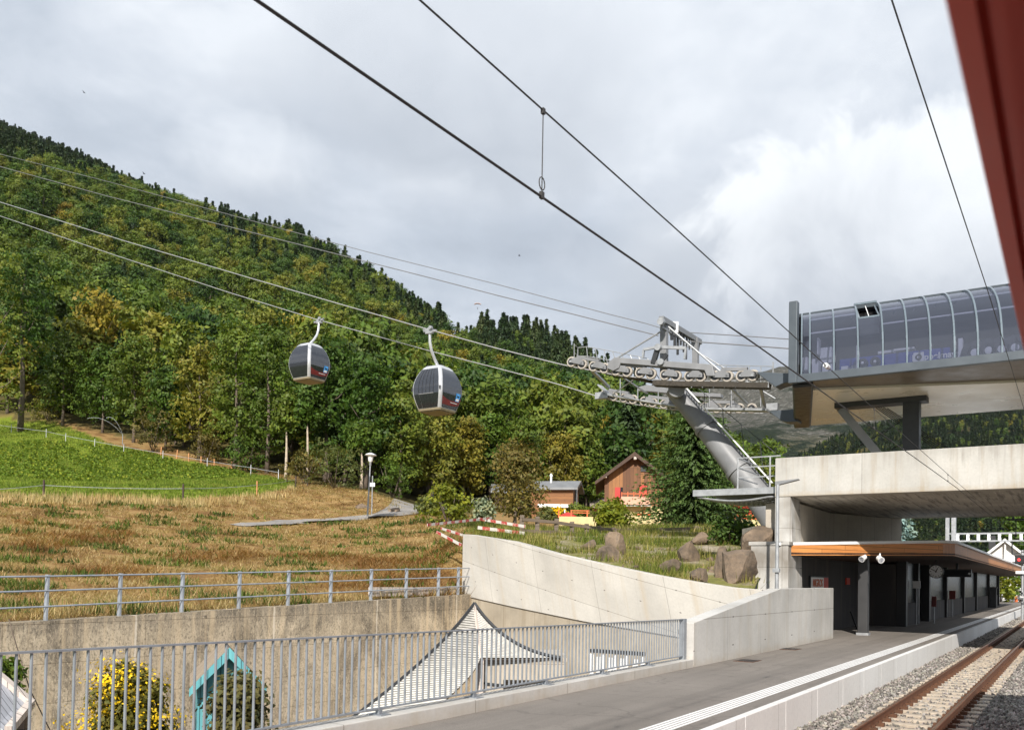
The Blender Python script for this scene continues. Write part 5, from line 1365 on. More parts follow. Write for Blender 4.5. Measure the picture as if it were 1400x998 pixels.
def spruce_verts(g, H, R, levels, per, cards, size, bare=.08, hang=True):
    V = []; T = []
    for i in range(levels):
        f = i/(levels-1); z = H*(bare + (1-bare)*f); rad = R*(1-f)**.85 + .06*R
        for k in range(per if f < .8 else max(3, per//2)):
            a = k*2*math.pi/per + i*1.3 + g.random()*.5; rr = rad*(.72+.42*g.random()); dr = .20+.25*g.random()
            d = np.array([math.cos(a), math.sin(a), 0]); side = np.array([-d[1], d[0], 0]); tn = .7+.6*g.random()
            s = ((np.arange(cards)+.35)/cards)**1.15*1.04; 
            cen = d*(s*rr)[:,None] + np.array([0,0,1])*(z - dr*rr*s**1.3 + .10*rr*s**3)[:,None]
            L = size*(.8+.5*g.random((cards,1))); wv = np.maximum(.35, 1.15-s)[:,None]*size*.9
            nrm = unit(np.array([0,0,1]) + .5*g.normal(size=(cards,3)))
            sd = unit(np.cross(nrm, d)); 
            q = np.stack([cen - d*L*.55, cen + sd*wv - d*L*.1 - np.array([0,0,.12])*wv, cen + d*L*.75 - np.array([0,0,.10])*L, cen - sd*wv - d*L*.1 - np.array([0,0,.12])*wv], 1)
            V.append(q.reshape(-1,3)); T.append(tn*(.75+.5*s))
            if hang:
                sj = side + .5*g.normal(size=(cards,3))*np.array([1,1,.3]); ctr2 = cen + d*L*.25*g.normal(size=(cards,1)); dn = np.array([0,0,-1.]) + .35*d + .2*g.normal(size=(cards,3))
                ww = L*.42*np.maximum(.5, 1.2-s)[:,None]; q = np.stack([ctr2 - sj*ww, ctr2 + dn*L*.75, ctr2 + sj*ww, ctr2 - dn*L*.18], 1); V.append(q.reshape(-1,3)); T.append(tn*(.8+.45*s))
    k = 6; a = np.arange(k)*math.pi/k; sd = np.stack([np.cos(a), np.sin(a), 0*a], 1)*R*.10; z0 = np.array([0,0,H*.93]); z1 = np.array([0,0,H*1.05]); zm = np.array([0,0,H*.955])
    V.append(np.stack([np.repeat(z0[None], k, 0), zm+sd, np.repeat(z1[None], k, 0), zm-sd], 1).reshape(-1,3)); T.append(np.full(k, 1.0))
    return np.concatenate(V), np.concatenate(T)
g0 = np.random.default_rng(11)
def combined(name, V, cols, mat, tm, bark):
    """one mesh for a far tree: foliage quads and trunk"""
    me = mass_mesh(name, V, cols, mat, 4)
    me2 = mesh_of(tm, name+'_wood', bark)
    bm = bmesh.new(); bm.from_mesh(me); n0 = len(bm.faces); bm.from_mesh(me2); bm.faces.ensure_lookup_table()
    for f in bm.faces[n0:]: f.material_index = 1
    bm.to_mesh(me); bm.free(); me.materials.append(bark); bpy.data.meshes.remove(me2); return me
BROAD = []; SPR = []; BROADLO = []; SPRLO = []
for i in range(7):
    H = 11+3.5*g0.random(); R = H*(.24+.08*g0.random())
    V_, t_ = crown_verts(g0, H, R, H*.14, 15, 13, 11, .62, spread=.46)
    BROAD.append(combined('broadleaf_tree', V_, tintcols(t_, g0), M['leaf'], trunk_mb(g0, H, H*.2, .17, 4, R), M['bark']))
    V_, t_ = crown_verts(g0, H, R, H*.14, 11, 11, 6, .95, spread=.5)
    BROADLO.append(combined('far_broadleaf', V_, tintcols(t_, g0), M['leaf'], trunk_mb(g0, H, H*.2, .17, 0, R), M['bark']))
for i in range(5):
    H = 13+5*g0.random(); R = H*(.18+.06*g0.random())
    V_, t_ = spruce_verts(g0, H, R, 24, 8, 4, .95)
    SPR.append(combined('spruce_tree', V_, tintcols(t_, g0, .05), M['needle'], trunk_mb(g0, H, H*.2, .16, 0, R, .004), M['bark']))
    V_, t_ = spruce_verts(g0, H, R, 15, 6, 2, 1.5, hang=False)
    SPRLO.append(combined('far_spruce', V_, tintcols(t_, g0, .05), M['needle'], trunk_mb(g0, H, H*.2, .16, 0, R, .004), M['bark']))

# ---- forest positions
def base_dist(u):   # first row of the wood
    return np.interp(u, [-400, -60, 0, 100, 200, 300, 400, 480, 575, 640, 720, 800, 900, 1000, 1060], [140, 136, 131, 127, 120, 108, 99, 93, 100, 106, 104, 112, 116, 150, 160])
def species(u, y, v):
    """share of spruce"""
    # dark upper wood of the far left, ridge line, stand right of the saddle
    vb = np.interp(u, [-50, 0, 80, 160, 230, 300, 400, 480, 560, 640], [232, 236, 252, 258, 280, 300, 345, 385, 430, 470])
    sh = .035
    if u < 645 and v < vb: sh = .93 if u < 250 else .82
    elif u < 645 and v < vb+16: sh = .30
    if u < 645 and u > 290 and v < vb + 55: sh = max(sh, .33)
    if u >= 645:
        vb2 = np.interp(u, [645, 700, 800, 900, 1000], [515, 530, 570, 625, 690]); sh = .92 if v < vb2 else .12
    if noise.noise(Vector((u*.02, v*.03, 4))) > .62: sh = max(sh, .4)
    return sh
cand = []
y = 92.0
while y < 1250:
    stp = 6.0 if y < 220 else (8.0 if y < 480 else (7.4 if y < 700 else 9.0))
    half = y*1.0
    x = -.64*y
    while x < .30*y:
        xx = x + stp*.8*(rng.random()-.5); yy = y + stp*.8*(rng.random()-.5); x += stp
        u = 700 + F*xx/yy
        if yy < base_dist(u) or u > 1060: continue
        if 600 < u < 665 and 300 < yy and rng.random() < .0: continue
        z = tz(xx, yy); pu, pv = proj((xx, yy, z))
        if pv < 140 or pu < -30: continue
        # open saddle and clearings
        if 606 < pu < 652 and 440 < pv < 492: continue
        if noise.noise(Vector((xx*.03, yy*.03, 9))) > .47: continue
        # hidden behind nearer ground?
        hid = False
        for k in (.93, .85):
            if tz(xx*k, yy*k) > EYE + (z+13-EYE)*k: hid = True
        if hid: continue
        cand.append((yy, xx, z, pu, pv, rng.random() < species(pu, yy, pv)))
    y += stp*.9
cand.sort()
bl = [c for c in cand if not c[5]]; sp2 = [c for c in cand if c[5]]
print('forest', len(bl), len(sp2))
def put_tree(proto, c, lab, cat, grp, sc):
    o = bpy.data.objects.new(proto.name.split('.')[0] if False else cat.replace(' ', '_'), proto); COL.objects.link(o)
    o.location = (c[1], c[0], c[2]-.15); o.rotation_euler = (0, 0, rng.random()*6.28); o.scale = (sc*(.9+.25*rng.random()), sc*(.9+.25*rng.random()), sc*(.88+.3*rng.random()))
    tag(o, lab, cat, grp)
NI = 290
for c in bl[:NI]: put_tree(BROAD[rng.integers(7)], c, 'leafy green or yellowing broadleaf tree in the lower part of the hillside wood', 'broadleaf tree', 'broadleaf trees of the hillside wood', .85+.45*rng.random())
for c in sp2[:NI]: put_tree(SPR[rng.integers(5)], c, 'dark narrow spruce standing among the trees of the hillside wood', 'spruce tree', 'spruces of the hillside wood', .72+.4*rng.random())

# the rest of the wood: points carrying instances, one object for each kind
def wood(name, lst, protos, sc0, sc1):
    pc = bpy.data.collections.new(name + '_kinds')
    for i, me in enumerate(protos):
        o = bpy.data.objects.new(f'{name}_kind_{i}', me); pc.objects.link(o)
    me = bpy.data.meshes.new(name); me.from_pydata([(c[1], c[0], c[2]-.2) for c in lst], [], [])
    a = me.attributes.new('size', 'FLOAT', 'POINT'); a.data.foreach_set('value', [float(sc0 + (sc1-sc0)*rng.random()) for _ in lst])
    a = me.attributes.new('turn', 'FLOAT_VECTOR', 'POINT'); tv = np.zeros((len(lst), 3), np.float32); tv[:, 2] = rng.random(len(lst))*6.28; a.data.foreach_set('vector', tv.ravel())
    o = link(name, me); tag(o, kind='stuff')
    ng = bpy.data.node_groups.new(name, 'GeometryNodeTree')
    ng.interface.new_socket('Geometry', in_out='INPUT', socket_type='NodeSocketGeometry'); ng.interface.new_socket('Geometry', in_out='OUTPUT', socket_type='NodeSocketGeometry')
    gi = ng.nodes.new('NodeGroupInput'); go = ng.nodes.new('NodeGroupOutput')
    ip = ng.nodes.new('GeometryNodeInstanceOnPoints'); ci = ng.nodes.new('GeometryNodeCollectionInfo'); ci.inputs['Collection'].default_value = pc
    ci.inputs['Separate Children'].default_value = True; ci.inputs['Reset Children'].default_value = True
    ip.inputs['Pick Instance'].default_value = True
    n1 = ng.nodes.new('GeometryNodeInputNamedAttribute'); n1.data_type = 'FLOAT'; n1.inputs['Name'].default_value = 'size'
    n2 = ng.nodes.new('GeometryNodeInputNamedAttribute'); n2.data_type = 'FLOAT_VECTOR'; n2.inputs['Name'].default_value = 'turn'
    L = ng.links.new
    L(gi.outputs[0], ip.inputs['Points']); L(ci.outputs[0], ip.inputs['Instance']); L(n1.outputs[0], ip.inputs['Scale']); L(n2.outputs[0], ip.inputs['Rotation']); L(ip.outputs[0], go.inputs[0])
    md = o.modifiers.new('scatter', 'NODES'); md.node_group = ng
wood('broadleaf_wood', bl[NI:], BROAD, .95, 1.6)
wood('spruce_wood', sp2[NI:], SPR, .95, 1.55)

far_sp, far_bl = [], []
vs_, n_, r_ = RIDGE['wooded_hill']
for _ in range(16000):
    i = rng.random()*(n_-1.001); j = rng.random()**.8*(r_-1.001); i0, j0 = int(i), int(j)
    p = vs_[j0*n_+i0].lerp(vs_[j0*n_+i0+1], i-i0).lerp(vs_[(j0+1)*n_+i0].lerp(vs_[(j0+1)*n_+i0+1], i-i0), j-j0)
    if noise.noise(Vector((p.x*.0075, p.y*.0075, 3))) > .30: continue
    (far_sp if rng.random() < .8 else far_bl).append((p.y, p.x, p.z))
wood('far_spruce_wood', far_sp, SPRLO, .75, 1.3); wood('far_broadleaf_wood', far_bl, BROADLO, .8, 1.3)
# ---- taller trees along the edge of the wood, each with trunk and crown
def edge_tree(u, Y, vtop, width, label, g, mat='leaf_edge', bark='bark', dens=1.0, z0f=.12, leaf=.42, name='edge_tree', cat='tree', lean=.02, group=None, vbase=None, trunk_r=None):
    p = tq(u, Y); H = P(u, vtop, Y).z - p.z; R = width*Y/F/2
    r = thing(name, label, cat, p, group)
    n = max(10, int(20*dens)); 
    V_, t_ = crown_verts(g, H, R, H*z0f, n, 15, 14, leaf, spread=.34)
    me = mass_mesh('crown', V_, tintcols(t_, g), M[mat], 4); link('crown', me, r)
    tm = trunk_mb(g, H, H*z0f, trunk_r or max(.10, H*.013), 6, R*.8, lean); link('trunk', mesh_of(tm, 'trunk', M[bark]), r)
    return r
g1 = np.random.default_rng(5)
ET = [(-25,112,330,150,'tall leafy tree at the left picture edge above the pasture'),(22,118,335,95,'tall tree with a pale bare lower trunk at the left edge of the pasture'),(80,124,452,80,'rounded dark green tree at the wood edge behind the pasture hump'),
 (135,122,470,75,'bushy green tree at the wood edge above the sprinkler'),(178,116,455,80,'olive green tree at the wood edge right of the sprinkler'),(222,110,500,70,'low brownish green tree leaning over the pasture corner'),
 (268,106,465,85,'broad green tree on the wood edge above the pasture fence'),(318,100,430,105,'large full green tree above the upper end of the pasture'),(362,97,440,95,'large green tree left of the pale trunk below the far gondola'),
 (442,93,455,110,'big dense green tree just right of the far gondola'),(498,91,480,95,'dense green tree between the two gondolas behind the lamp post'),(545,92,520,80,'dark green tree left below the near gondola'),
 (588,97,560,85,'dark leafy tree right under the near gondola'),(632,104,568,70,'green tree right of the near gondola above the barrier boards'),(668,108,560,75,'bright green tree between the near gondola and the small chalet'),
 (760,108,590,70,'light green tree behind the small chalet'),(800,112,600,60,'green tree behind the gap between the two chalets'),(715,106,572,75,'mid green tree left behind the small chalet')]
for i, (u, Y, vt, w, lab) in enumerate(ET):
    edge_tree(u, Y, vt, w, lab, g1, z0f=.30 if i == 1 else .06, dens=1.1, lean=.02)
# pale trunked trees
for (u, Y, vt, w, lab) in ((417,90,520,46,'slim birch with a pale straight trunk under the far gondola'),(388,91,540,44,'slim birch with a bent pale trunk left of the straight one'),(492,88,575,40,'short birch with a thin pale trunk behind the lamp post')):
    edge_tree(u, Y, vt, w, lab, g1, bark='birch', z0f=.5, dens=.6, name='birch_tree', cat='birch', lean=.012, trunk_r=.15)
# shrubs along the wood edge and by the path
def shrub(u, Y, vtop, width, label, g, mat='leaf_edge', leaf=.28, name='shrub', cat='shrub', lobes=10, clumps=11, leaves=12, spread=.22, group=None, zoff=0):
    p = tq(u, Y) if Y < 2000 else None; p.z += zoff; H = max(.5, P(u, vtop, Y).z - p.z); R = width*Y/F/2
    r = thing(name, label, cat, p, group)
    V_, t_ = crown_verts(g, H, R, -.1, lobes, clumps, leaves, leaf, spread=spread)
    link('foliage', mass_mesh('foliage', V_, tintcols(t_, g), M[mat], 4), r)
    m = MB()
    for k in range(5):
        a = k*1.26+g.random(); m.path([Vector((0,0,-.2)), Vector((math.cos(a)*R*.3, math.sin(a)*R*.3, H*.4)), Vector((math.cos(a)*R*.5, math.sin(a)*R*.5, H*.75))], [.05, .035, .012], 5)
    link('stem', mesh_of(m, 'stem', M['bark']), r); return r
M['yellowgreen'] = mat_leaf('yellow_green_leaves', [(0, (.16,.19,.02)), (1, (.18,.20,.02))], .35)
M['olive'] = mat_leaf('olive_leaves', [(0, (.10,.12,.03)), (1, (.12,.13,.035))], .3)
M['rusty'] = mat_leaf('rusty_green_leaves', [(0, (.13,.11,.03)), (1, (.15,.12,.03))], .3)
M['palegreen'] = mat_leaf('pale_grey_green_leaves', [(0, (.28,.32,.20)), (1, (.30,.34,.22))], .3)
for a in [(455,84,605,110,'dark rounded shrub mass left of the lamp post','olive'),(415,88,618,70,'brownish shrub at the upper end of the pasture','rusty'),(535,86,625,70,'dark shrub hanging over the path bend','leaf_edge'),
          (205,108,560,70,'brownish shrub beside the dry bank at the pasture corner','rusty'),(330,96,600,60,'low green shrub at the wood edge above the pasture fence','leaf_edge'),(60,128,540,60,'low dark shrub at the wood edge behind the pasture','leaf_edge'),
          (278,103,590,50,'small brown shrub by the dry patch beside the pasture','rusty'),(612,58,664,66,'bright yellow green shrub in front of the second lamp','yellowgreen'),(660,60,684,26,'pale grey green bush left of the tall brownish tree','palegreen'),
          (585,66,684,40,'dark olive shrub beside the road end','olive')]:
    shrub(a[0], a[1], a[2], a[3], a[4], g1, a[5])
edge_tree(703, 57, 603, 76, 'tall thin brownish green tree left of the small chalet', g1, 'rusty', dens=1.0, z0f=.05, leaf=.24, name='garden_tree')
shrub(838, 57, 688, 62, 'dense round yellow green tree in front of the big chalet', g1, 'yellowgreen', .30, 'round_tree', 'garden tree', 12, 14, 12, .2)
for a in [(790,84,692,34,'small green bush in front of the right end of the small chalet','leaf_edge'),(752,80,700,40,'dark bush before the awning of the small chalet','olive')]:
    shrub(a[0], a[1], a[2], a[3], a[4], g1, a[5], .3)
# big spruces
def big_spruce(u, Y, vtop, width, label, g, mat, levels=34, per=12, cards=8, size=.42, vb=None):
    p = tq(u, Y); 
    if vb is not None: p = P(u, vb, Y)
    H = P(u, vtop, Y).z - p.z; R = width*Y/F/2
    r = thing('garden_spruce', label, 'spruce', p)
    V_, t_ = spruce_verts(g, H, R, levels, per, cards, size*(H/9), .0)
    n2 = len(V_)//4; link('foliage', mass_mesh('foliage', V_, tintcols(t_, g, .06), M[mat], 4), r)
    link('trunk', mesh_of(trunk_mb(g, H, H*.2, .2, 0, R, .002), 'trunk', M['bark']), r); return r
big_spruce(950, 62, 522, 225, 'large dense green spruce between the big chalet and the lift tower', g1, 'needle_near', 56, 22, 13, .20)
big_spruce(1228, 66, 668, 78, 'silvery blue spruce seen through the bridge opening behind the canopy', g1, 'blue_needle', 26, 11, 6, .42, 800)
for a in [(1200,90,690,50,'yellow green tree left behind the blue spruce under the bridge'),(1392,128,690,60,'dark green tree to the right of the white gabled house')]:
    edge_tree(a[0], a[1], a[2], a[3], a[4], g1, 'leaf_edge', dens=.8, leaf=.5)
for i, a in enumerate([(1368,103,781,40,'yellowing shrub behind the far concrete wall under the canopy edge'),(1396,106,774,44,'green shrub behind the railway signal')]):
    r = shrub(a[0], a[1], a[2], a[3]*1.2, a[4], g1, 'yellowgreen' if i == 0 else 'leaf_edge', .4)

# ---- pasture crop, dry grass, weeds
def tri_blades(P0, L, lean, W_, g):
    n = len(P0); a = g.random(n)*6.283; d = np.stack([np.cos(a), np.sin(a), np.zeros(n)], 1); sd = np.stack([-d[:,1], d[:,0], np.zeros(n)], 1)
    L = L[:,None]; lean = lean[:,None]
    tip = P0 + d*L*np.sin(lean) + np.array([0,0,1])*L*np.cos(lean)
    return np.stack([P0 - sd*W_[:,None], P0 + sd*W_[:,None], tip], 1).reshape(-1, 3)
M['grass'] = mat_leaf('dry_grass', [(0, (1,1,1)), (1, (1,1,1))], .3, True, .8)
PTH = np.array([(p.x, p.y) for p in cen])
def near_path(x, y):
    if y < 48 or y > 95: return False
    k = np.linspace(0, 1, 8)[:, None, None]; q = (PTH[None, :-1]*(1-k) + PTH[None, 1:]*k).reshape(-1, 2); d = np.hypot(q[:, 0]-x, q[:, 1]-y); i = int(d.argmin())
    return d[i] < (.55 + 2.2*i/len(q))
def sample(N, u0, u1, y0, y1, pw=1.0):
    uu = u0 + (u1-u0)*rng.random(N); k = rng.random(N); yy = (y0**(1/pw) + (y1**(1/pw)-y0**(1/pw))*k)**pw
    return uu, yy
def grass(name, N, u0, u1, y0, y1, test, pal, L0, L1, lean0, lean1, wd, per=5, clump=.12, pw=1.0, kind='stuff'):
    uu, yy = sample(N, u0, u1, y0, y1, pw); pts_ = []; hue = []
    for u, y in zip(uu, yy):
        if y < ystart(u) + (.08 if u < 645 else .45) or not test(u, y): continue
        x = (u-700)/F*y; z = tz(x, y)
        if near_path(x, y): continue
        if u <= 645:
            s, t = ST(x, y); w = min(1, max(0, (t-20.5)/2.5)); z = z*smooth(w) + (oldtop(s)-.02)*(1-smooth(w))
        pts_.append((x, y, z)); hue.append(noise.noise(Vector((x*.35, y*.35, 1)))*.55+.5 + .25*(rng.random()-.5))
    B = np.array(pts_); n = len(B)
    P0 = np.repeat(B, per, 0) + np.concatenate([rng.normal(size=(n*per,2))*clump, np.zeros((n*per,1))], 1)
    L = L0 + (L1-L0)*rng.random(n*per)**1.5; ln = lean0 + (lean1-lean0)*rng.random(n*per)
    sc = np.repeat(np.clip(B[:,1]/35, .7, 2.2), per)
    V_ = tri_blades(P0, L, ln, wd*sc*(.6+.8*rng.random(n*per)), rng)
    h = np.clip(np.repeat(np.array(hue), per) + .22*rng.normal(size=n*per), 0, .999); pal = np.array(pal); xi = h*(len(pal)-1); i0 = xi.astype(int); fr = (xi-i0)[:,None]
    c = pal[i0]*(1-fr) + pal[np.minimum(i0+1, len(pal)-1)]*fr; c = c*(.56+.75*rng.random((n*per,1)))
    o = link(name, mass_mesh(name, V_, c, M['grass'], 3)); return tag(o, kind=kind)
STRAW = [(.12,.065,.025), (.24,.135,.048), (.38,.25,.095), (.50,.37,.17), (.58,.46,.25), (.36,.29,.10), (.17,.18,.04)]
RUST = [(.15,.07,.026), (.27,.13,.045), (.37,.20,.07), (.44,.28,.11)]
isdry = lambda u, y: zone(u, y) == 0
grass('dry_grass', 66000, -300, 655, 19, 100, lambda u, y: isdry(u, y) and noise.noise(Vector(((u-700)/F*y*.8, y*.8, 36))) > -.28, STRAW, .12, .45, .75, 1.6, .0095, 7, .16, 1.0)
grass('tall_dry_grass', 5600, -300, 640, 19, 40, lambda u, y: isdry(u, y) and y < ystart(u)+1.1, STRAW[1:], .3, .65, .1, 1.1, .010, 9, .12)
grass('bracken', 7000, 20, 640, 26, 46, lambda u, y: isdry(u, y) and noise.noise(Vector(((u-700)/F*y*.16, y*.16, 6))) > .05, RUST, .3, .8, .9, 1.5, .013, 8, .2)
grass('green_weeds', 8500, -300, 655, 20, 62, lambda u, y: isdry(u, y) and noise.noise(Vector(((u-700)/F*y*.45, y*.45, 16))) > .12, [(.04,.075,.016), (.08,.13,.02), (.13,.18,.03)], .12, .40, .2, 1.3, .035, 9, .16)
grass('bank_grass', 9500, 640, 1062, 22, 62, lambda u, y: noise.noise(Vector(((u-700)/F*y*.5, y*.5, 26))) > .02, [(.07,.11,.018), (.13,.17,.025), (.24,.22,.05), (.42,.34,.15)], .15, .55, .1, 1.0, .014, 8, .14)
grass('pasture_edge_grass', 5000, -20, 480, 50, 84, lambda u, y: isdry(u, y) and zone(u, y+4) == 1, STRAW[2:6], .3, .7, .0, .6, .012, 7, .15)
# leafy crop in the pasture
uu, yy = sample(12500, -260, 330, 62, 108)
B = []
for u, y in zip(uu, yy):
    if zone(u, y) != 1: continue
    v = proj(tq(u, y))[1]; lo, hi = np.interp(u, [0, 60, 150, 250, 330], [608, 606, 612, 625, 640]), np.interp(u, [0, 100, 200, 260, 330], [648, 655, 654, 652, 650])
    if not lo - 3 < v < hi + 3: continue
    if noise.noise(Vector((u*.03, y*.09, 3))) < -.25: continue
    B.append(tuple(tq(u, y)))
B = np.repeat(np.array(B), 7, 0); nB = len(B); Cc = B + np.concatenate([rng.normal(size=(nB,2))*.22, .06+.16*rng.random((nB,1))], 1)
V_ = leaf_quads(Cc, unit(rng.normal(size=(nB,3))*.6 + np.array([0,0,.8])), .26, .18, rng)
gc = (.6+.8*rng.random((nB,1)))*np.array([[.12,.18,.02]]) + (rng.random((nB,1)) < .2)*np.array([[.14,.11,.01]])
tag(link('leafy_crop', mass_mesh('leafy_crop', V_, gc, M['grass'], 4)), kind='stuff')
grass('pasture_grass', 34000, -260, 410, 56, 128, lambda u, y: zone(u, y) == 1, [(.08,.135,.014), (.125,.185,.02), (.17,.225,.028), (.24,.25,.05)], .12, .28, .1, .8, .016, 5, .2)
# ================================================================ CHALETS
def along(u, v, Y): return P(u, v, Y)
# big chalet, gable towards the railway
HYc = 80; pL = P(826, 722, HYc); pR = P(906, 722, HYc); ridge = P(868, 619, HYc)
w_ = pR.x - pL.x; zb0_ = tz((pL.x+pR.x)/2, HYc) - .3; eave = P(822, 658, HYc).z
c = Vector(((pL.x+pR.x)/2, HYc, zb0_))
hh = eave - zb0_ + .35; rise = ridge.z - .3 - (zb0_+hh)
ch, T, rf = gable_house('chalet', 'large brown timber chalet with red shutters and a pink balcony behind the round bush', 'chalet', c, math.radians(-6), w_, 9.5, hh, rise, .85, {'wall': M['chalet_wood'], 'roof': M['roof_brown'], 'barge': M['dark_wood']}) 
zz0 = P(850, 692, HYc).z - zb0_
m = MB(); m.box(T(w_*.16, -.13, zz0/2-.2), T(w_*.34,0,0)-T(0,0,0), T(0,.12,0)-T(0,0,0), (0,0,zz0/2+.2)); m.build('plaster_front', M['yellow_plaster'], ch)
def on_front(u, v): # local x, z on the gable front
    p = P(u, v, HYc); return p.x - c.x, p.z - zb0_
def panel(u0, u1, v0, v1, dep, name, mat, y=-.05):
    x0, z1 = on_front(u0, v0); x1, z0 = on_front(u1, v1); m = MB(); m.box(T((x0+x1)/2, y-dep, (z0+z1)/2), T((x1-x0)/2,0,0)-T(0,0,0), T(0,dep,0)-T(0,0,0), (0,0,(z1-z0)/2)); return m.build(name, mat, ch)
panel(841, 848, 666, 680, .04, 'shutter', M['red']); panel(874, 884, 663, 682, .04, 'shutter', M['red']); panel(848.3, 851.5, 666, 680, .02, 'window', M['dark_glass']); panel(876, 884, 637, 645, .03, 'attic_window', M['dark_metal'])
panel(849, 888, 680, 691.5, .12, 'balcony', M['pink_plaster'], -.85); panel(848, 889, 691.8, 693.2, .5, 'balcony_floor', M['white'], -.05)
m = MB()
for u in (850, 858, 866, 874, 882): x0, z0 = on_front(u, 679.5); m.box(T(x0, -1.0, z0+.1), T(.04,0,0)-T(0,0,0), T(0,.04,0)-T(0,0,0), (0,0,.28))
x0, z0 = on_front(849, 676); x1, _ = on_front(888, 676); m.bar(T(x0, -1.0, z0), T(x1, -1.0, z0), .08, .08); m.build('balcony_rail', M['orange'], ch)
panel(868, 890, 702, 704.5, .05, 'sill_beam', M['orange'], -.26); panel(879.5, 881, 695, 702, .05, 'wall_lamp', M['orange'], -.27)
for u, v in ((828, 650), (868, 626)):
    x0, z0 = on_front(u, v); m = MB(); m.box(T(x0, -.45, z0-.12), T(.12,0,0)-T(0,0,0), T(0,.42,0)-T(0,0,0), (0,0,.12)); m.build('purlin_end', M['pale_wood'], ch)
# small chalet, long side towards the railway
HYs = 90; e0 = P(738, 671, HYs); e1 = P(793, 669, HYs); rz = P(806, 657, HYs).z; zb1 = tz(e0.x+3, HYs) - .4
Ls = e1.x - e0.x; hs_ = e1.z - zb1 + .1; ws = 4.2; rs = rz - (zb1+hs_) - .1
yaw = math.radians(-90+14); c = Vector((e1.x - .25, HYs + ws/2, zb1))
def gh2(): 
    return gable_house('chalet', 'small log chalet with a grey sheet roof and white awning', 'chalet', c + Vector((.0, 0, 0)), math.radians(90+0)-math.radians(12), ws, Ls+.3, hs_, rs, .5, {'wall': M['log_wood'], 'roof': M['roof_grey'], 'barge': M['old_wood']})
sc_, T, rf = gh2()
m = MB(); q = P(707.5+47, 656, HYs+2) ; q = P(753.5, 655, HYs+ws/2); m.tube((q.x, q.y, q.z-1.4), (q.x, q.y, q.z+.3), .11, 10); m.lathe((q.x, q.y, q.z+.3), [(.17, 0), (.17, .08), (.03, .32)], 10); m.build('chimney', M['white'], rf)
yF = HYs - .1
def pbox(u0, u1, v0, v1, Y, d, name, mat, par):
    a, b_ = P(u0, v1, Y), P(u1, v0, Y); m = MB(); m.boxw(a.x, b_.x, Y-d, Y, a.z, b_.z); return m.build(name, mat, par)
pbox(735, 783, 690.5, 694, yF-.3, 1.0, 'awning', M['white'], sc_); pbox(771, 773.2, 694, 712, yF-1.0, .12, 'awning_post', M['white'], sc_)
pbox(737, 783, 694, 712, yF-.06, .05, 'lower_front', M['dark_wood'], sc_)
m = MB()
for sx_, zz_ in ((-.5, 2.3),):
    m.box(T(.3, -.03, hs_-.7), T(.35,0,0)-T(0,0,0), T(0,.03,0)-T(0,0,0), (0,0,.85))
m.build('window', M['white'], sc_)
m = MB(); m.box(T(-.6, -.03, hs_-.6), T(.3,0,0)-T(0,0,0), T(0,.03,0)-T(0,0,0), (0,0,.85)); m.build('shutter', M['dark_metal'], sc_)
# third roof behind the tall tree
pg = P(688, 676, 104); r = thing('shed', 'small grey roofed hut half hidden behind the tall brownish tree', 'hut', (pg.x, 104, tz(pg.x, 104)))
a, b_ = P(671, 674, 104), P(722, 662, 104)
m = MB(); m.boxw(a.x+.5, b_.x-.3, 104, 108, tz(pg.x, 104)-1, a.z+.1); m.build('wall', M['dark_wood'], r)
m = MB(); m.hexa([(a.x, 103.4, a.z), (b_.x, 103.4, a.z), (b_.x, 106, b_.z), (a.x, 106, b_.z), (a.x, 103.4, a.z+.2), (b_.x, 103.4, a.z+.2), (b_.x, 106, b_.z+.2), (a.x, 106, b_.z+.2)]); m.build('roof', M['roof_grey'], r)
# pale building between the chalets
a, b_ = P(806, 694, 112), P(832, 681, 112); r = thing('outbuilding', 'low building with a brownish roof between the two chalets', 'building', (a.x+1, 112, tz(a.x, 112)))
m = MB(); m.boxw(a.x+.3, b_.x+2, 112, 116, tz(a.x, 112)-1, a.z+.15); m.build('wall', M['red_sign'], r)
m = MB(); m.hexa([(a.x, 111.4, a.z), (b_.x+2, 111.4, a.z), (b_.x+2, 114, b_.z), (a.x, 114, b_.z), (a.x, 111.4, a.z+.2), (b_.x+2, 111.4, a.z+.2), (b_.x+2, 114, b_.z+.2), (a.x, 114, b_.z+.2)]); m.build('roof', M['roof_house'], r)
# yellow garden wall with an orange rail
Yg = 72; a, b_ = P(764, 730, Yg), P(872, 707.5, Yg); r = thing('garden_wall', 'pale yellow garden wall with an orange railing in front of the chalets', 'wall', ((a.x+b_.x)/2, Yg, a.z-.5))
m = MB(); m.boxw(a.x, b_.x, Yg, Yg+.3, a.z-.8, b_.z); m.build('wall', M['yellow_plaster'], r)
m = MB(); m.boxw(a.x+6.6 if False else a.x+3.6, b_.x+2, Yg-.35, Yg-.02, a.z-.9, P(800, 722.5, Yg).z); m.build('lower_course', M['pink_plaster'], r)
m = MB(); zt2 = b_.z
for u in (764, 781, 803): q = P(u, 700, Yg); m.bar((q.x, Yg+.1, zt2-.1), (q.x, Yg+.1, zt2+.55), .1, .1)
m.bar((P(781, 700, Yg).x, Yg+.1, zt2+.32), (P(806, 700, Yg).x, Yg+.1, zt2+.32), .07, .07); m.bar((P(781, 700, Yg).x, Yg+.1, zt2+.5), (P(806, 700, Yg).x, Yg+.1, zt2+.5), .07, .07); m.build('railing', M['orange'], r)
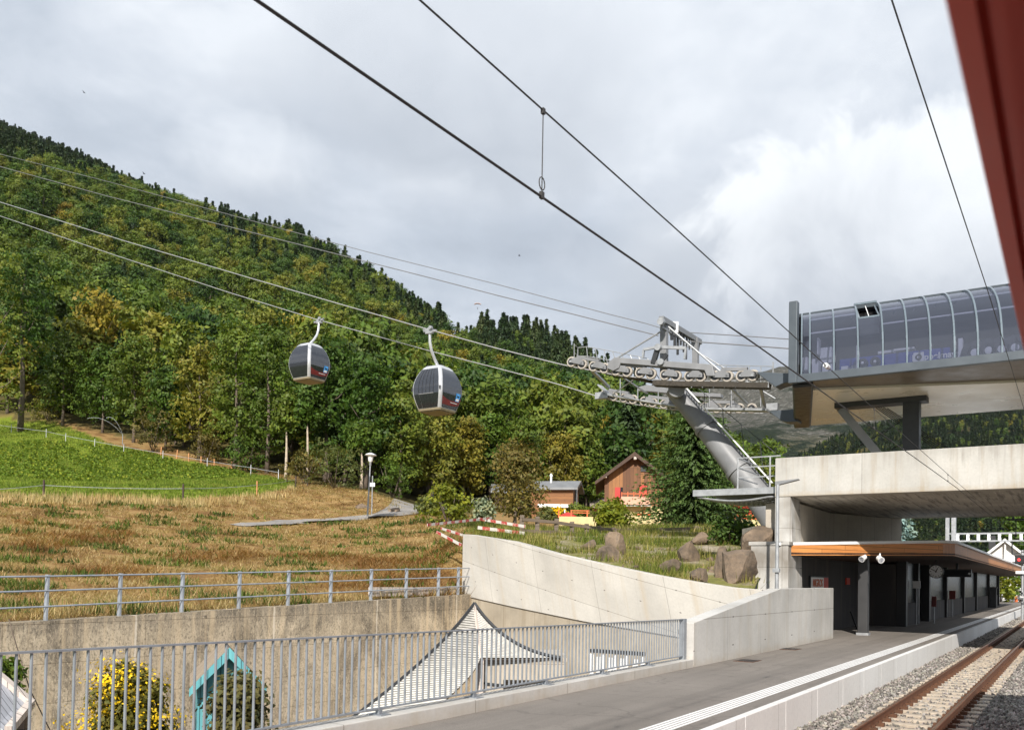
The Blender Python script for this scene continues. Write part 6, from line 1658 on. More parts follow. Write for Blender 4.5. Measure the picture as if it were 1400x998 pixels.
# red parasol shapes and flowers on the terrace
q = P(776, 706, 78); r = thing('sunshade', 'small red folded sunshade on the terrace of the small chalet', 'sunshade', q - Vector((0,0,1)))
m = MB(); m.lathe(q, [(.9, -.12), (.75, .1), (.1, .38)], 12); m.build('cloth', M['red'], r); m = MB(); m.tube(q - Vector((0,0,1.4)), q, .05, 6); m.build('pole', M['white'], r)
q = P(763, 699, 79); m = MB(); m.lathe(q, [(.18,-.3),(.26,-.1)], 10); fb = thing('flower_basket', 'hanging basket of yellow flowers under the white awning', 'flower basket', q - Vector((0,0,.3)))
m.build('basket', M['bark'], fb)
gf = np.random.default_rng(3); cc = gf.normal(size=(160,3))*np.array([.28,.28,.2]); M['yellow_fl'] = mat_leaf('yellow_petals', [(0, (.75,.50,.01)), (1, (.75,.52,.01))], .2, True)
link('flowers', mass_mesh('flowers', leaf_quads(cc + np.array([0,0,.35]), unit(gf.normal(size=(160,3))), .16, .16, gf), np.ones((160,3)), M['yellow_fl'], 4), fb)
# red house behind the spruce, seen under the balcony
Yr = 76; zr = tz(P(1030, 715, Yr).x, Yr)
r = thing('red_house', 'house with bright red timber balcony and roof edge below the grating balcony', 'house', (P(1030, 715, Yr).x, Yr, zr))
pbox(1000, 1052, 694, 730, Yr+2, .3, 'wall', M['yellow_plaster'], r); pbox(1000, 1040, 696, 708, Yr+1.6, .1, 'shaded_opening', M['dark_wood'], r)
a, b_ = P(1001, 692, Yr), P(1052, 697, Yr)
m = MB(); m.hexa([(a.x, Yr-.6, a.z-.1), (b_.x, Yr-.6, b_.z-.1), (b_.x, Yr+2, b_.z+.4), (a.x, Yr+2, a.z+.4), (a.x, Yr-.6, a.z+.25), (b_.x, Yr-.6, b_.z+.25), (b_.x, Yr+2, b_.z+.75), (a.x, Yr+2, a.z+.75)]); m.build('porch_roof', M['red'], r)
m = MB()
for u in (1024, 1042): q = P(u, 700, Yr); m.bar((q.x, Yr-.3, zr), (q.x, Yr-.3, q.z+.1), .22, .22)
m.build('porch_post', M['red'], r)
pbox(1003, 1046, 711, 728, Yr-.6, .25, 'parapet', M['yellow_plaster'], r)
m = MB(); a, b_ = P(1003, 708, Yr-.7), P(1046, 710, Yr-.7)
for k in range(8): q = a.lerp(b_, k/7); m.bar(q - Vector((0,0,.3)), q + Vector((0,0,.35)), .09, .09)
m.bar(a, b_, .08, .08); m.bar(a + Vector((0,0,.3)), b_ + Vector((0,0,.3)), .08, .08); m.build('balcony_rail', M['orange'], r)
pbox(1004, 1016, 660, 694, Yr+4, 3, 'gable', M['red_sign'], r)
a, b_ = P(1000, 668, Yr+3), P(1034, 672, Yr+3); 

# ================================================================ LAMPS AND SIGN ON THE SLOPE
def street_lamp(u, vfoot, vtop, Y, label, lean=.04, r0=.07):
    b_ = P(u, vfoot, Y); b_.z = min(b_.z, tz(b_.x, Y)+.02) if abs(b_.z - tz(b_.x, Y)) < .6 else b_.z
    tp = P(u+ (vfoot-vtop)*lean, vtop, Y)
    H = tp.z - b_.z; d = Vector((tp.x-b_.x, 0, H)).normalized()
    r = thing('street_lamp', label, 'street lamp', b_, 'street lamps along the path')
    m = MB(); m.path([b_ - d*.4, b_ + d*H*.25, b_ + d*(H-.75)], [r0, r0*.9, r0*.65], 10); m.build('pole', M['steel'], r, smooth=True)
    h = b_ + d*(H-.75)
    m = MB(); m.lathe(h, [(.08, 0), (.16, .08), (.20, .38), (.22, .50)], 14, d); m.build('lantern', M['white'], r, smooth=True)
    m = MB(); m.lathe(h, [(.42, .50), (.44, .53), (.30, .62), (.06, .70)], 16, d); m.build('hood', M['white'], r, smooth=True)
    m = MB(); m.lathe(h, [(.085, -.25), (.085, .02)], 10, d); m.build('collar', M['grey_paint'], r)
street_lamp(502, 712, 618, 64.5, 'tall grey street lamp with a white mushroom head beside the path', .055)
street_lamp(591.5, 697, 658, 100, 'far small street lamp rising above the yellow green shrub', .03)
b_ = tq(507, 68); q = P(507, 652, 68); r = thing('sign_post', 'thin grey sign post directly behind the tall street lamp', 'sign', b_)
m = MB(); m.tube(b_ - Vector((0,0,.3)), (b_.x, b_.y, q.z+.1), .045, 8); m.build('post', M['steel'], r)
m = MB(); m.boxw(b_.x-.2, b_.x+.2, b_.y-.06, b_.y-.045, q.z-.75, q.z-.45); m.build('plate', M['white'], r)

# ================================================================ PASTURE FENCES
def tape_fence(pts_, hs, name, label, mats, postw=.05, n=1, sagv=.06):
    r = thing(name, label, 'fence', pts_[0])
    tops = []
    for p, h, mt in zip(pts_, hs, mats):
        m = MB(); m.bar(p - Vector((0,0,.3)), p + Vector((0,0,h)), postw, postw); m.build('post', M[mt], r); tops.append(p + Vector((0,0,h*.72)))
    m = MB()
    for a, b_ in zip(tops[:-1], tops[1:]):
        pl_ = []
        for k in range(9): f = k/8; pl_.append(a.lerp(b_, f) - Vector((0,0,sagv*(b_-a).length*f*(1-f))))
        for p, q in zip(pl_[:-1], pl_[1:]): m.bar(p, q, .012, .03)
    m.build('tape', M['silver'], r); return r
M['post_dark'] = mat_plain('dark_post', (.05,.03,.025), .8, 0, .2, 4); M['post_orange'] = mat_plain('fresh_wood_post', (.42,.20,.08), .8, 0, .2, 4)
fp = [tq(-60, 52), tq(57, 57.5), tq(248, 64), tq(349, 73), tq(402, 82), tq(418, 86)]
tape_fence(fp, [1.15, 1.25, 1.2, 1.2, 1.1, 1.0], 'pasture_fence', 'white tape pasture fence with dark posts along the lower edge of the green pasture', ['post_dark','post_dark','post_dark','post_orange','post_dark','post_dark'], .10, sagv=.035)
fp = [tq(-30, 120), tq(10, 116), tq(58, 112), tq(85, 109), tq(125, 106), tq(165, 104), tq(219, 101), tq(280, 97), tq(340, 93), tq(378, 91)]
tape_fence(fp, [1.1]*10, 'pasture_fence', 'white tape fence with pale posts across the upper part of the pasture', ['silver']*10, .05, sagv=.01)
for i, (u, Y) in enumerate(((216, 105), (238, 104), (255, 102), (272, 100), (290, 98), (314, 96))):
    p = tq(u, Y); m = MB(); m.bar(p - Vector((0,0,.3)), p + Vector((random.uniform(-.08,.08),0,1.0)), .12, .12); solo(m, 'fence_post', M['post_orange'], 'short light wooden post at the dry corner of the pasture', 'post', 'short wooden posts at the pasture corner')
# sprinkler with its thin jets
p = tq(163, 112); r = thing('sprinkler', 'pasture sprinkler throwing a thin arc of water at the wood edge', 'sprinkler', p)
m = MB(); m.tube(p - Vector((0,0,.2)), p + Vector((0,0,1.3)), .05, 6); m.build('riser', M['steel'], r)
m, nt, b = base_mat('water_spray'); b.inputs['Base Color'].default_value = (.8,.85,.9,1); b.inputs['Alpha'].default_value = .2; M['spray'] = m
m = MB()
for (dx, hz, n) in ((-2.2, 2.3, 12), (-4.6, 2.2, 14)):
    pl_ = [p + Vector((dx*k/n, 0, 1.3 + hz*4*(k/n*.8)*(1-k/n*.62)*.75)) for k in range(n+1)]; m.path(pl_, [.012+.02*k/n for k in range(n+1)], 6)
m.build('water_jet', M['spray'], r, smooth=True)

# ================================================================ BARRIERS AND WOODEN FENCE ON THE BANK
def mat_stripes():
    m, nt, b = base_mat('red_white_stripes'); uv = coord(nt, 'UV'); wv = nn(nt, 'ShaderNodeTexWave'); wv.wave_type = 'BANDS'; wv.bands_direction = 'X'; wv.inputs['Scale'].default_value = .42; wv.inputs['Distortion'].default_value = 0
    nt.links.new(uv, wv.inputs['Vector']); r_ = ramp(nt, [(.49, (.50,.48,.44)), (.51, (.36,.04,.03))]); nt.links.new(wv.outputs['Fac'], r_.inputs[0])
    f = nz(nt, uv, 5, 5, .7); c = mixc(nt, r_.outputs[0], (.55,.48,.40), mth(nt, 'MULTIPLY', ramp_out(nt, f, .5, .65), .7)); nt.links.new(c, b.inputs['Base Color']); b.inputs['Roughness'].default_value = .7; return m
M['stripes'] = mat_stripes()
def board(u0, v0, Y0, u1, v1, Y1, h, label, mat='stripes', grp='red and white barrier boards'):
    a, b_ = P(u0, v0, Y0), P(u1, v1, Y1); m = MB(); m.bar(a, b_, .05, h); return solo(m, 'barrier_board', M[mat], label, 'barrier', grp)
board(584, 717.5, 40, 672, 708, 46, .12, 'long faded red and white board rising to the right behind the wing wall')
board(597, 727, 37, 631, 745, 35.9, .11, 'red and white board slanting down towards the top of the wing wall')
board(603, 722, 38, 632, 731, 36.5, .10, 'thin weathered board lying above the slanting barrier board')
board(654, 709, 46, 718, 719.5, 44, .14, 'faded whitish board leaning down to the wooden fence')
board(653, 721, 43, 717, 729, 43.5, .16, 'bright red and white striped board low on the grass bank')
wf = thing('wooden_fence', 'weathered timber post and rail fence along the top of the rubble bank', 'fence', tq(760, 50))
WP = [(713,704,727,47),(734,706,729,47.5),(760,709,729,48),(782,713,730,48.5),(802,716,731,49),(819,719,731,49),(838,721,732,49.5),(861,722,733,50),(904,721,731,50),(952,719,730,50),(985,721,731,50)]
tp_ = []
for i, (u, v0, v1, Y) in enumerate(WP):
    a, b_ = P(u, v1+4, Y), P(u+ (1 if i < 3 else 0), v0, Y); m = MB(); m.bar(a, b_, .24, .22, up=(0,1,0)); m.build('post', M['old_wood'], wf, bevel=.02); tp_.append((a, b_))
for fr_ in (.78, .22):
    m = MB()
    for (a0, b0), (a1, b1) in zip(tp_[:-1], tp_[1:]): m.bar(a0.lerp(b0, fr_) + Vector((0,-.14,0)), a1.lerp(b1, fr_) + Vector((0,-.14,0)), .09, .17)
    m.build('rail', M['old_wood'], wf)
# flowers behind the fence
q = P(958, 728, 54); gf = np.random.default_rng(8); cc = np.stack([gf.uniform(-1.1,1.1,90), gf.uniform(-.3,.3,90), gf.uniform(-.25,.3,90)], 1); M['red_fl'] = mat_leaf('red_petals', [(0, (.6,.02,.02)), (1, (.6,.03,.03))], .2, True)
tag(link('flower_bed', mass_mesh('flower_bed', leaf_quads(cc, unit(gf.normal(size=(90,3))), .16, .16, gf), np.ones((90,3)), M['red_fl'], 4)), 'row of small red flowers behind the wooden fence under the big spruce', 'flowers').location = q
# boulders
def mat_rock():
    m, nt, b = base_mat('bank_rock'); w = coord(nt, 'World'); f = nz(nt, w, 1.3, 8, .65); f2 = nz(nt, w, 9, 6, .7)
    r_ = ramp(nt, [(.3, (.07,.055,.042)), (.5, (.165,.12,.082)), (.65, (.24,.175,.12)), (.8, (.15,.135,.115))]); nt.links.new(f, r_.inputs[0])
    c = mixc(nt, r_.outputs[0], (.07,.06,.05), mth(nt, 'MULTIPLY', ramp_out(nt, f2, .5, .7), .6)); nt.links.new(c, b.inputs['Base Color']); b.inputs['Roughness'].default_value = .92; bump(nt, b, mth(nt, 'ADD', f, f2), .6, .08); return m
M['rock'] = mat_rock()
def boulder(u, v, Y, w, h, label, seed, flat=.45, grp='boulders on the bank', mat='rock'):
    c = P(u, v, Y); g = random.Random(seed); bm = bmesh.new(); bmesh.ops.create_icosphere(bm, subdivisions=3, radius=1)
    W_, H_ = w*Y/F/2, h*Y/F/2
    cuts = []
    for k in range(16):
        d = Vector((g.gauss(0,1), g.gauss(0,1), g.gauss(0,1))).normalized(); cuts.append((d, flat + .22*g.random()))
    for vt in bm.verts:
        p = vt.co.copy()
        for d, l in cuts:
            e = p.dot(d)
            if e > l: p -= d*(e-l)
        p += .035*noise.noise_vector(p*4.3 + Vector((seed, 0, 0)))
        vt.co = Vector((p.x*W_*1.6, p.y*(W_+H_)*.7, p.z*H_*1.65))
    me = bpy.data.meshes.new('boulder'); bm.to_mesh(me); bm.free(); me.materials.append(M[mat])
    o = link('boulder', me); o.location = c; o.rotation_euler = (g.uniform(-.2,.2), g.uniform(-.3,.3), g.uniform(0,6)); o.rotation_euler.z *= .15
    return tag(o, label, 'boulder', grp)
boulder(842, 753, 36, 24, 38, 'upright brown boulder left of the gravel patch on the bank', 1)
boulder(831, 766, 33, 34, 26, 'low grey boulder at the wing wall below the upright one', 2)
boulder(940, 760, 34, 34, 32, 'grey boulder with a shaded overhang in the middle of the bank', 3)
boulder(957, 738, 40, 18, 14, 'small pale block under the wooden fence', 4, .6, mat='rock')
boulder(1012, 775, 28.5, 60, 62, 'largest brown boulder slab before the bridge abutment', 5, .38)
boulder(1036, 742, 31, 52, 54, 'dark boulder in the shade beside the bridge abutment', 6, .4)
boulder(986, 775, 29, 26, 52, 'thin grey slab leaning left of the largest boulder', 7, .3)
boulder(918, 775, 30, 26, 22, 'small rounded boulder just above the wing wall edge', 8)
boulder(955, 785, 27.5, 30, 20, 'flat brown stone at the wall edge in the middle of the bank', 9)
boulder(805, 748, 38, 22, 14, 'half buried stone in the grass above the wing wall', 10)
boulder(538, 700, 70, 22, 10, 'grey stone beside the path near the lamp post', 11)
boulder(497, 697, 72, 26, 12, 'long grey stone slab at the foot of the dry bank behind the lamp', 12)
for i in range(60):
    u = random.uniform(820, 1010); Y = random.uniform(29, 45); p = tq(u, Y); q = proj(p)
    boulder(q[0], q[1], Y, random.uniform(3, 11), random.uniform(2.5, 8), 'small loose stone in the rubble bank above the wing wall', 30+i, .5, 'loose stones on the rubble bank')
r = shrub(1000, 40, 708, 60, 'low green bush growing over the large boulders by the abutment', g1, 'leaf_edge', .2)

# ================================================================ THE SUNKEN YARD
# pavilion with a concave slatted roof
pv = thing('slatted_pavilion', 'pavilion with a peaked concave roof of white slats in the sunken yard', 'pavilion', P(640, 990, 22) * 1)
Pk = P(648.5, 824, 22.5); Cn = P(657, 899, 22.2); Lf = P(478, 983, 20.0); Li = P(598, 965, 20.4); Rt = P(768, 899, 22.5)
def bez(a, b_, c, k): return a*(1-k)**2 + b_*2*k*(1-k) + c*k*k
e1c = P(600, 893, 21.2); e2c = P(648, 925, 21.4); e3c = P(690, 888, 22.3)
def slat_face(fa, fb, n, parent, k0=0, w=.70):
    m = MB(); bk = MB(); rows = []
    for i in range(n):
        k = k0 + (1-k0)*i/n; k2 = k + (1-k0)/n*w
        a0, a1, b0, b1 = fa(k), fa(k2), fb(k), fb(k2); nr = (b0-a0).cross(a1-a0)
        if nr.length < 1e-9: nr = Vector((0,-1,0))
        nr = nr.normalized()*.03
        m.hexa([a0, b0, b1, a1, a0+nr, b0+nr, b1+nr, a1+nr])
    for i in range(25):
        k = k0 + (1-k0)*i/24; rows.append([fa(k) + Vector((0,.06,-.04)), fb(k) + Vector((0,.06,-.04))])
    bk.grid(rows); return m, bk
ml, bl_ = slat_face(lambda k: bez(Pk, e1c, Lf, k), lambda k: Pk.lerp(Cn, k*2) if k < .5 else bez(Cn, e2c, Li, (k-.5)*2), 46, pv)
M['slat'] = mat_plain('pale_slat', (.58,.56,.51), .6, 0, .18, 6); ml.build('left_roof', M['slat'], pv); bl_.build('left_underlay', M['old_wood'], pv)
mr, br_ = slat_face(lambda k: Pk.lerp(Cn, k), lambda k: bez(Pk, e3c, Rt, k), 28, pv)
mr.build('right_roof', M['slat'], pv); br_.build('right_underlay', M['old_wood'], pv)
m = MB(); m.path([bez(Pk, e1c, Lf, k/14) for k in range(15)], .035, 6); m.path([bez(Pk, e3c, Rt, k/14) for k in range(15)], .045, 6); m.build('edge_tube', M['dark_metal'], pv)
m = MB(); m.path([Cn] + [bez(Cn, e2c, Li, k/8) for k in range(9)], .04, 6); m.path([Pk, Cn], .04, 6); m.build('ridge_tube', M['pale_wood'], pv)
m = MB()
y0 = 22.6
def pq(u, v, Y=y0): return P(u, v, Y)
zt3 = pq(700, 903).z
x0, x1 = pq(655, 900).x, pq(772, 900).x; ox0, ox1 = pq(688, 930).x, pq(760, 930).x; zo = pq(700, 929).z; zo1 = pq(690, 938).z
m.boxw(x0, x1, y0, y0+.25, zo, zt3); m.boxw(x0, ox0, y0, y0+.25, YARD, zo-.002); m.boxw(ox1, x1, y0, y0+.25, YARD, zo-.002)
m.build('front_wall', M['conc_new'], pv)
m = MB(); m.boxw(x0-.06, x1+.06, y0-.02, y0+2.6, zt3+.002, zt3+.10); m.build('lintel', M['conc_new'], pv)
m = MB(); m.boxw(x0, x1, y0+2.4, y0+2.6, YARD, zt3); m.boxw(x0, x0+.2, y0+.252, y0+2.398, YARD, zt3-.002); m.build('inner_wall', M['conc_soffit'], pv)
m = MB(); a = pq(661, 933); b_ = pq(688, 936); m.bar(a + Vector((0,-.05,0)), b_ + Vector((0,-.05,0)), .05, .05); m.build('handrail', M['dark_metal'], pv)
m = MB(); m.bar(Li, (Li.x, Li.y, YARD), .14, .14); m.bar(Lf, (Lf.x, Lf.y, YARD), .14, .14); m.bar(Cn + Vector((0,.2,0)), (Cn.x, Cn.y+.2, YARD), .16, .16); m.build('post', M['pale_wood'], pv)
# white framed shelter wall at the right
y1_ = 24.0; a, b_ = P(809, 889, y1_), P(880, 893.5, y1_ - 1.6)
gt = thing('framed_screen', 'white framed panel screen with a dark top rail behind the bar fence', 'screen', ((a.x+b_.x)/2, y1_-.8, YARD))
m = MB(); m.bar(a, b_, .12, .10); m.build('top_rail', M['dark_metal'], gt)
for k in (.0, .22, .46, .68, .98):
    q = a.lerp(b_, k); m = MB(); m.bar(q - Vector((0,0,.08)), (q.x, q.y, YARD), .12, .10); m.build('post', M['white'], gt)
m = MB()
for k in (.1, .33, .56, .80):
    q = a.lerp(b_, k); q2 = a.lerp(b_, k+.1); m.add([q - Vector((0,0,.15)), q2 - Vector((0,0,.15)), (q2.x, q2.y, YARD), (q.x, q.y, YARD)], [(0,1,2,3)])
m.build('panel', M['white'], gt)
m = MB(); m.bar(a - Vector((0,0,.9)), b_ - Vector((0,0,.9)), .06, .06); m.build('lower_rail', M['white'], gt)
# teal shed
M['old_plank'] = mat_wood('aged_plank', (.36,.29,.21), (.27,.21,.15), .2)
def shed(name, label, apex, Y, wpx, hpx, yaw, L, wall, roofm, barge, th=.10, over=.12):
    ap = P(apex[0], apex[1], Y); hw = wpx*Y/F; rise = hpx*Y/F; r = thing(name, label, 'shed', (ap.x, ap.y, YARD)); R = Matrix.Rotation(yaw, 3, 'Z')
    def T(x, y, z): return Vector((ap.x, ap.y, 0)) + R @ Vector((x, y, 0)) + Vector((0,0,z))
    ze = ap.z - rise; m = MB(); q = [(-hw+over, YARD), (hw-over, YARD), (hw-over, ze-.02+over*rise/hw), (0, ap.z-th-.02), (-hw+over, ze-.02+over*rise/hw)]
    m.prism([T(x, .06, z) for x, z in q], T(0, L, 0)-T(0, 0, 0)); m.build('wall', wall, r)
    m = MB()
    for sg in (-1, 1):
        q = [(0, ap.z), (sg*hw, ze), (sg*hw, ze-th), (0, ap.z-th*1.3)]; m.prism([T(x, -.16, z) for x, z in q], T(0, L+.3, 0)-T(0,0,0))
    m.build('roof', roofm, r)
    m = MB()
    for sg in (-1, 1):
        q = [(0, ap.z+.03), (sg*(hw+.02), ze+.03), (sg*(hw+.02), ze-th-.05), (0, ap.z-th-.10)]; m.prism([T(x, -.205, z) for x, z in q], T(0, .04, 0)-T(0,0,0))
    m.build('bargeboard', barge, r); return r, T, ze
r, T, ze = shed('garden_shed', 'turquoise boarded garden shed with a pale plank gable roof', (313, 886), 15.5, 48, 54, math.radians(20.5), 2.2, M['teal'], M['old_plank'], M['teal'], .055)
m = MB(); m.box(T(.1, .03, ze-.55), T(.35,0,0)-T(0,0,0), T(0,.025,0)-T(0,0,0), (0,0,.35)); m.build('shutter', M['dark_metal'], r)
lr = thing('lean_to_roof', 'pale grey lean-to roof with a white edge board at the left edge below the wall', 'roof', P(-10, 1010, 13.5))
qa, qb, qc, qd = P(-40, 898, 14.6), P(42, 967, 14.4), P(12, 1004, 13.2), P(-90, 960, 13.2)
up_ = Vector((0, 0, .05)); m = MB(); m.hexa([qd, qc, qb, qa, qd+up_, qc+up_, qb+up_, qa+up_]); m.build('panel', M['grey_boards'], lr)
m = MB(); m.bar(qa + up_*1.5, qb + up_*1.5, .12, .11); m.bar(qb + up_*1.5, qc + up_*1.5, .12, .11); m.build('edge_board', M['pale_wood'], lr)
m = MB()
for q in (qb, qc, qa): m.bar(q - Vector((.12,0,.02)), (q.x-.12, q.y, YARD), .12, .12)
m.build('post', M['old_wood'], lr)
# shrubs in the yard
def yshrub(u, vtop, Y, w, label, mat, seed, fl=None, leaf=.09):
    top = P(u, vtop, Y); H = top.z - YARD; g = np.random.default_rng(seed); R = w*Y/F/2; r = thing('flowering_shrub' if fl else 'shrub', label, 'shrub', (top.x, Y, YARD))
    V_, t_ = crown_verts(g, H, R*1.05, H*.15, 20, 34, 24, leaf*1.15, spread=.12, shell=.6); link('foliage', mass_mesh('foliage', V_, tintcols(t_, g), M[mat], 4), r)
    if fl:
        V2, t2 = crown_verts(g, H*1.01, R*1.05, H*.15, 18, 30, 16, .058, spread=.13, shell=.98); link('flowers', mass_mesh('flowers', V2, np.clip(np.stack([t2]*3, 1), .6, 1.2), M['yellow_fl'], 4), r)
    link('stem', mesh_of(trunk_mb(g, H, .4, .05, 4, R*.5), 'stem', M['bark']), r)
M['darkleaf'] = mat_leaf('dark_shrub_leaves', [(0, (.10,.09,.03)), (1, (.105,.095,.03))], .25); M['fl_leaf'] = mat_leaf('flower_shrub_leaves', [(0, (.12,.11,.02)), (1, (.12,.11,.02))], .3)
yshrub(174, 896, 15.0, 132, 'tall round shrub full of yellow flowers in the yard before the old wall', 'fl_leaf', 21, True)
yshrub(327, 902, 14.2, 84, 'dark olive shrub in front of the turquoise shed', 'darkleaf', 22)
yshrub(4, 888, 17.8, 34, 'climbing leafy plant against the old wall at the left edge', 'leaf_edge', 23, leaf=.12)
m = MB(); pl_ = [P(u, v, 18.6) for u, v in ((12, 846), (22, 880), (40, 940), (62, 985), (75, 1010))]; m.path(pl_, .012, 5); solo(m, 'hanging_vine', M['bark'], 'thin dry vine hanging down the old wall at the left', 'vine')

# ================================================================ THE TRAIN THE PICTURE IS TAKEN FROM
tn = thing('train_carriage', 'red train carriage whose open window frame shows at the top right corner', 'train carriage', W(0, -1.3, -.1))
M['train_red'] = mat_plain('train_red_paint', (.66,.075,.05), .5, 0, .06, 2, 0, .3, 0); M['train_in'] = mat_plain('train_interior', (.45,.44,.42), .6, 0, .05, 2)
to, ti = .049, -.06; wz0, wz1, ws0, ws1 = 1.15, 2.5, -.9, 2.6
m = MB()
m.boxst(-7, 17, ti, to, .25, wz0); m.boxst(-7, ws0, ti, to, wz0+.001, wz1-.001); m.boxst(ws1, 17, ti, to, wz0+.001, wz1-.001); m.boxst(-7, 17, ti, to, wz1+.03, 2.85)
m.boxst(-7, 17, -2.62, -2.5, .25, 2.85)
m.build('side_wall', M['train_red'], tn)
m = MB(); q = [(to, 2.852), (to-.25, 3.08), (to-.7, 3.25), (-1.9, 3.25), (-2.37, 3.08), (-2.62, 2.852)]; m.prism([W(-7, t, z) for t, z in q], W(24, 0, 0)-W(0,0,0)); m.build('roof', M['grey_paint'], tn)
m = MB(); m.boxst(-7, 17, -2.499, ti-.001, .25, .45); m.build('floor', M['dark_metal'], tn)
m = MB(); m.boxst(-7, -6.9, -2.499, ti-.001, .451, 2.85); m.boxst(16.9, 17, -2.499, ti-.001, .451, 2.85); m.build('end_wall', M['train_in'], tn)
m = MB()
for s in (-5, 13.5):
    for t in (-.75, -1.85): m.lathe(W(s, t, .05), [(.38,-.06), (.38,.06)], 20, W(0,1,0)-W(0,0,0)); m.lathe(W(s+1.8, t, .05), [(.38,-.06), (.38,.06)], 20, W(0,1,0)-W(0,0,0))
m.build('wheel', M['dark_metal'], tn)
# rounded window rim
m = MB()
def rim(cz, ct, n=10): return [(ct + .022*math.cos(a), cz + .022*math.sin(a)) for a in np.linspace(math.pi*.0, 2*math.pi, n, endpoint=False)]
def rrim(inset):
    pts_ = []; r_ = .11
    for (cs, cz_, a0) in ((ws1-r_, wz1-r_, 0), (ws0+r_, wz1-r_, 90), (ws0+r_, wz0+r_, 180), (ws1-r_, wz0+r_, 270)):
        for k in range(7): a = math.radians(a0+15*k); pts_.append((cs + (r_-inset)*math.cos(a), cz_ + (r_-inset)*math.sin(a)))
    return pts_
A = rrim(-.02); n = len(A)
secs = [(-.035, ti-.01), (.0, ti-.01), (.0, .030), (-.006, .040), (-.004, to-.004), (-.012, to+.010), (-.03, to+.014), (-.05, to+.006)]
rows = [[W(s, t, z) for s, z in rrim(i)] for i, t in secs]; vs = [p for r_ in rows for p in r_]; fs = []
for i in range(len(secs)-1):
    for k in range(n): fs.append((i*n+k, i*n+(k+1) % n, (i+1)*n+(k+1) % n, (i+1)*n+k))
m = MB(); m.add(vs, fs); m.build('window_frame', M['train_red'], tn, smooth=True)

# ================================================================ SMALL THINGS IN THE AIR
def bird(u, v, Y, lab, sz=.5):
    c = P(u, v, Y); m = MB(); m.path([c + Vector((-.5*sz,0,.02)), c, c + Vector((.45*sz,0,0))], [.02*sz, .13*sz, .03*sz], 6)
    m.add([c + Vector((-.1*sz,0,.03)), c + Vector((.2*sz,0,.03)), c + Vector((-.05*sz,-.95*sz,.30*sz)), c + Vector((-.25*sz,-.9*sz,.30*sz))], [(0,1,2,3)]); m.add([c + Vector((-.1*sz,0,.03)), c + Vector((.2*sz,0,.03)), c + Vector((-.05*sz,.95*sz,.30*sz)), c + Vector((-.25*sz,.9*sz,.30*sz))], [(0,1,2,3)])
    solo(m, 'bird', M['black'], lab, 'bird', 'birds in the sky')
bird(115, 127, 160, 'tiny bird high in the sky at the upper left'); bird(197, 238, 150, 'tiny bird just above the wooded ridge at the left'); bird(710, 350, 160, 'tiny bird in the middle of the sky under the wires')
c = P(653, 416, 420); r = thing('paraglider', 'tiny paraglider in the sky above the dark spruce stand', 'paraglider', c)
m = MB(); rows = [[c + Vector((1.7*math.sin(a), w*.6, .8*math.cos(a)-.4)) for w in (-1, 1)] for a in np.linspace(-1.2, 1.2, 11)]; m.grid(rows); o = m.build('canopy', M['pink_plaster'], r); md = o.modifiers.new('s', 'SOLIDIFY'); md.thickness = .15
m = MB(); m.path([c + Vector((0,0,-2.4)), c + Vector((0,0,-1.7))], [.16, .12], 6); m.build('pilot', M['black'], r)
# ================================================================ LIGHT, SKY, CAMERA
to_sun = (W(-1.5, -.60, 1.0) - W(0, 0, 0)).normalized()
elev = math.asin(to_sun.z); azim = math.atan2(to_sun.x, to_sun.y)
L = bpy.data.lights.new('sun', 'SUN'); L.energy = SUN_E; L.angle = math.radians(.6); L.color = (1.0, .945, .87)
lo_ = bpy.data.objects.new('sun', L); COL.objects.link(lo_); lo_.rotation_euler = (-to_sun).to_track_quat('-Z', 'Y').to_euler(); lo_.location = (0, -20, 60)
wd = bpy.data.worlds.new('World'); SC.world = wd; wd.use_nodes = True; nt = wd.node_tree
bg = nt.nodes['Background']; sky = nn(nt, 'ShaderNodeTexSky', sky_type='NISHITA'); sky.sun_disc = False; sky.sun_elevation = elev; sky.sun_rotation = azim; sky.air_density = 1.2; sky.dust_density = 1.5
skc = mixc(nt, sky.outputs[0], (.10, .10, .10), 1.0, 'MULTIPLY')
gv = coord(nt, 'Generated'); sx = nn(nt, 'ShaderNodeSeparateXYZ'); nt.links.new(gv, sx.inputs[0])
zc2 = mth(nt, 'MAXIMUM', sx.outputs[2], .0); den = mth(nt, 'ADD', zc2, .22)
cx = nn(nt, 'ShaderNodeCombineXYZ'); nt.links.new(mth(nt, 'DIVIDE', sx.outputs[0], den), cx.inputs[0]); nt.links.new(mth(nt, 'DIVIDE', sx.outputs[1], den), cx.inputs[1]); nt.links.new(zc2, cx.inputs[2])
n1 = nz(nt, cx.outputs[0], 1.35, 8, .58, None, .35); n2 = nz(nt, cx.outputs[0], .55, 5, .5, None, .3); n3 = nz(nt, cx.outputs[0], 3.4, 8, .62, None, .5)
cl = ramp(nt, [(.40, (.43,.465,.52)), (.47, (.525,.565,.62)), (.52, (.645,.675,.72)), (.585, (.82,.835,.855))])
mixn = mth(nt, 'ADD', mth(nt, 'MULTIPLY', n1, .50), mth(nt, 'ADD', mth(nt, 'MULTIPLY', n2, .35), mth(nt, 'MULTIPLY', n3, .15)))
nt.links.new(mixn, cl.inputs[0])
cov = ramp_out(nt, n2, .28, .42)
c = mixc(nt, skc, cl.outputs[0], mth(nt, 'MAXIMUM', cov, .82))
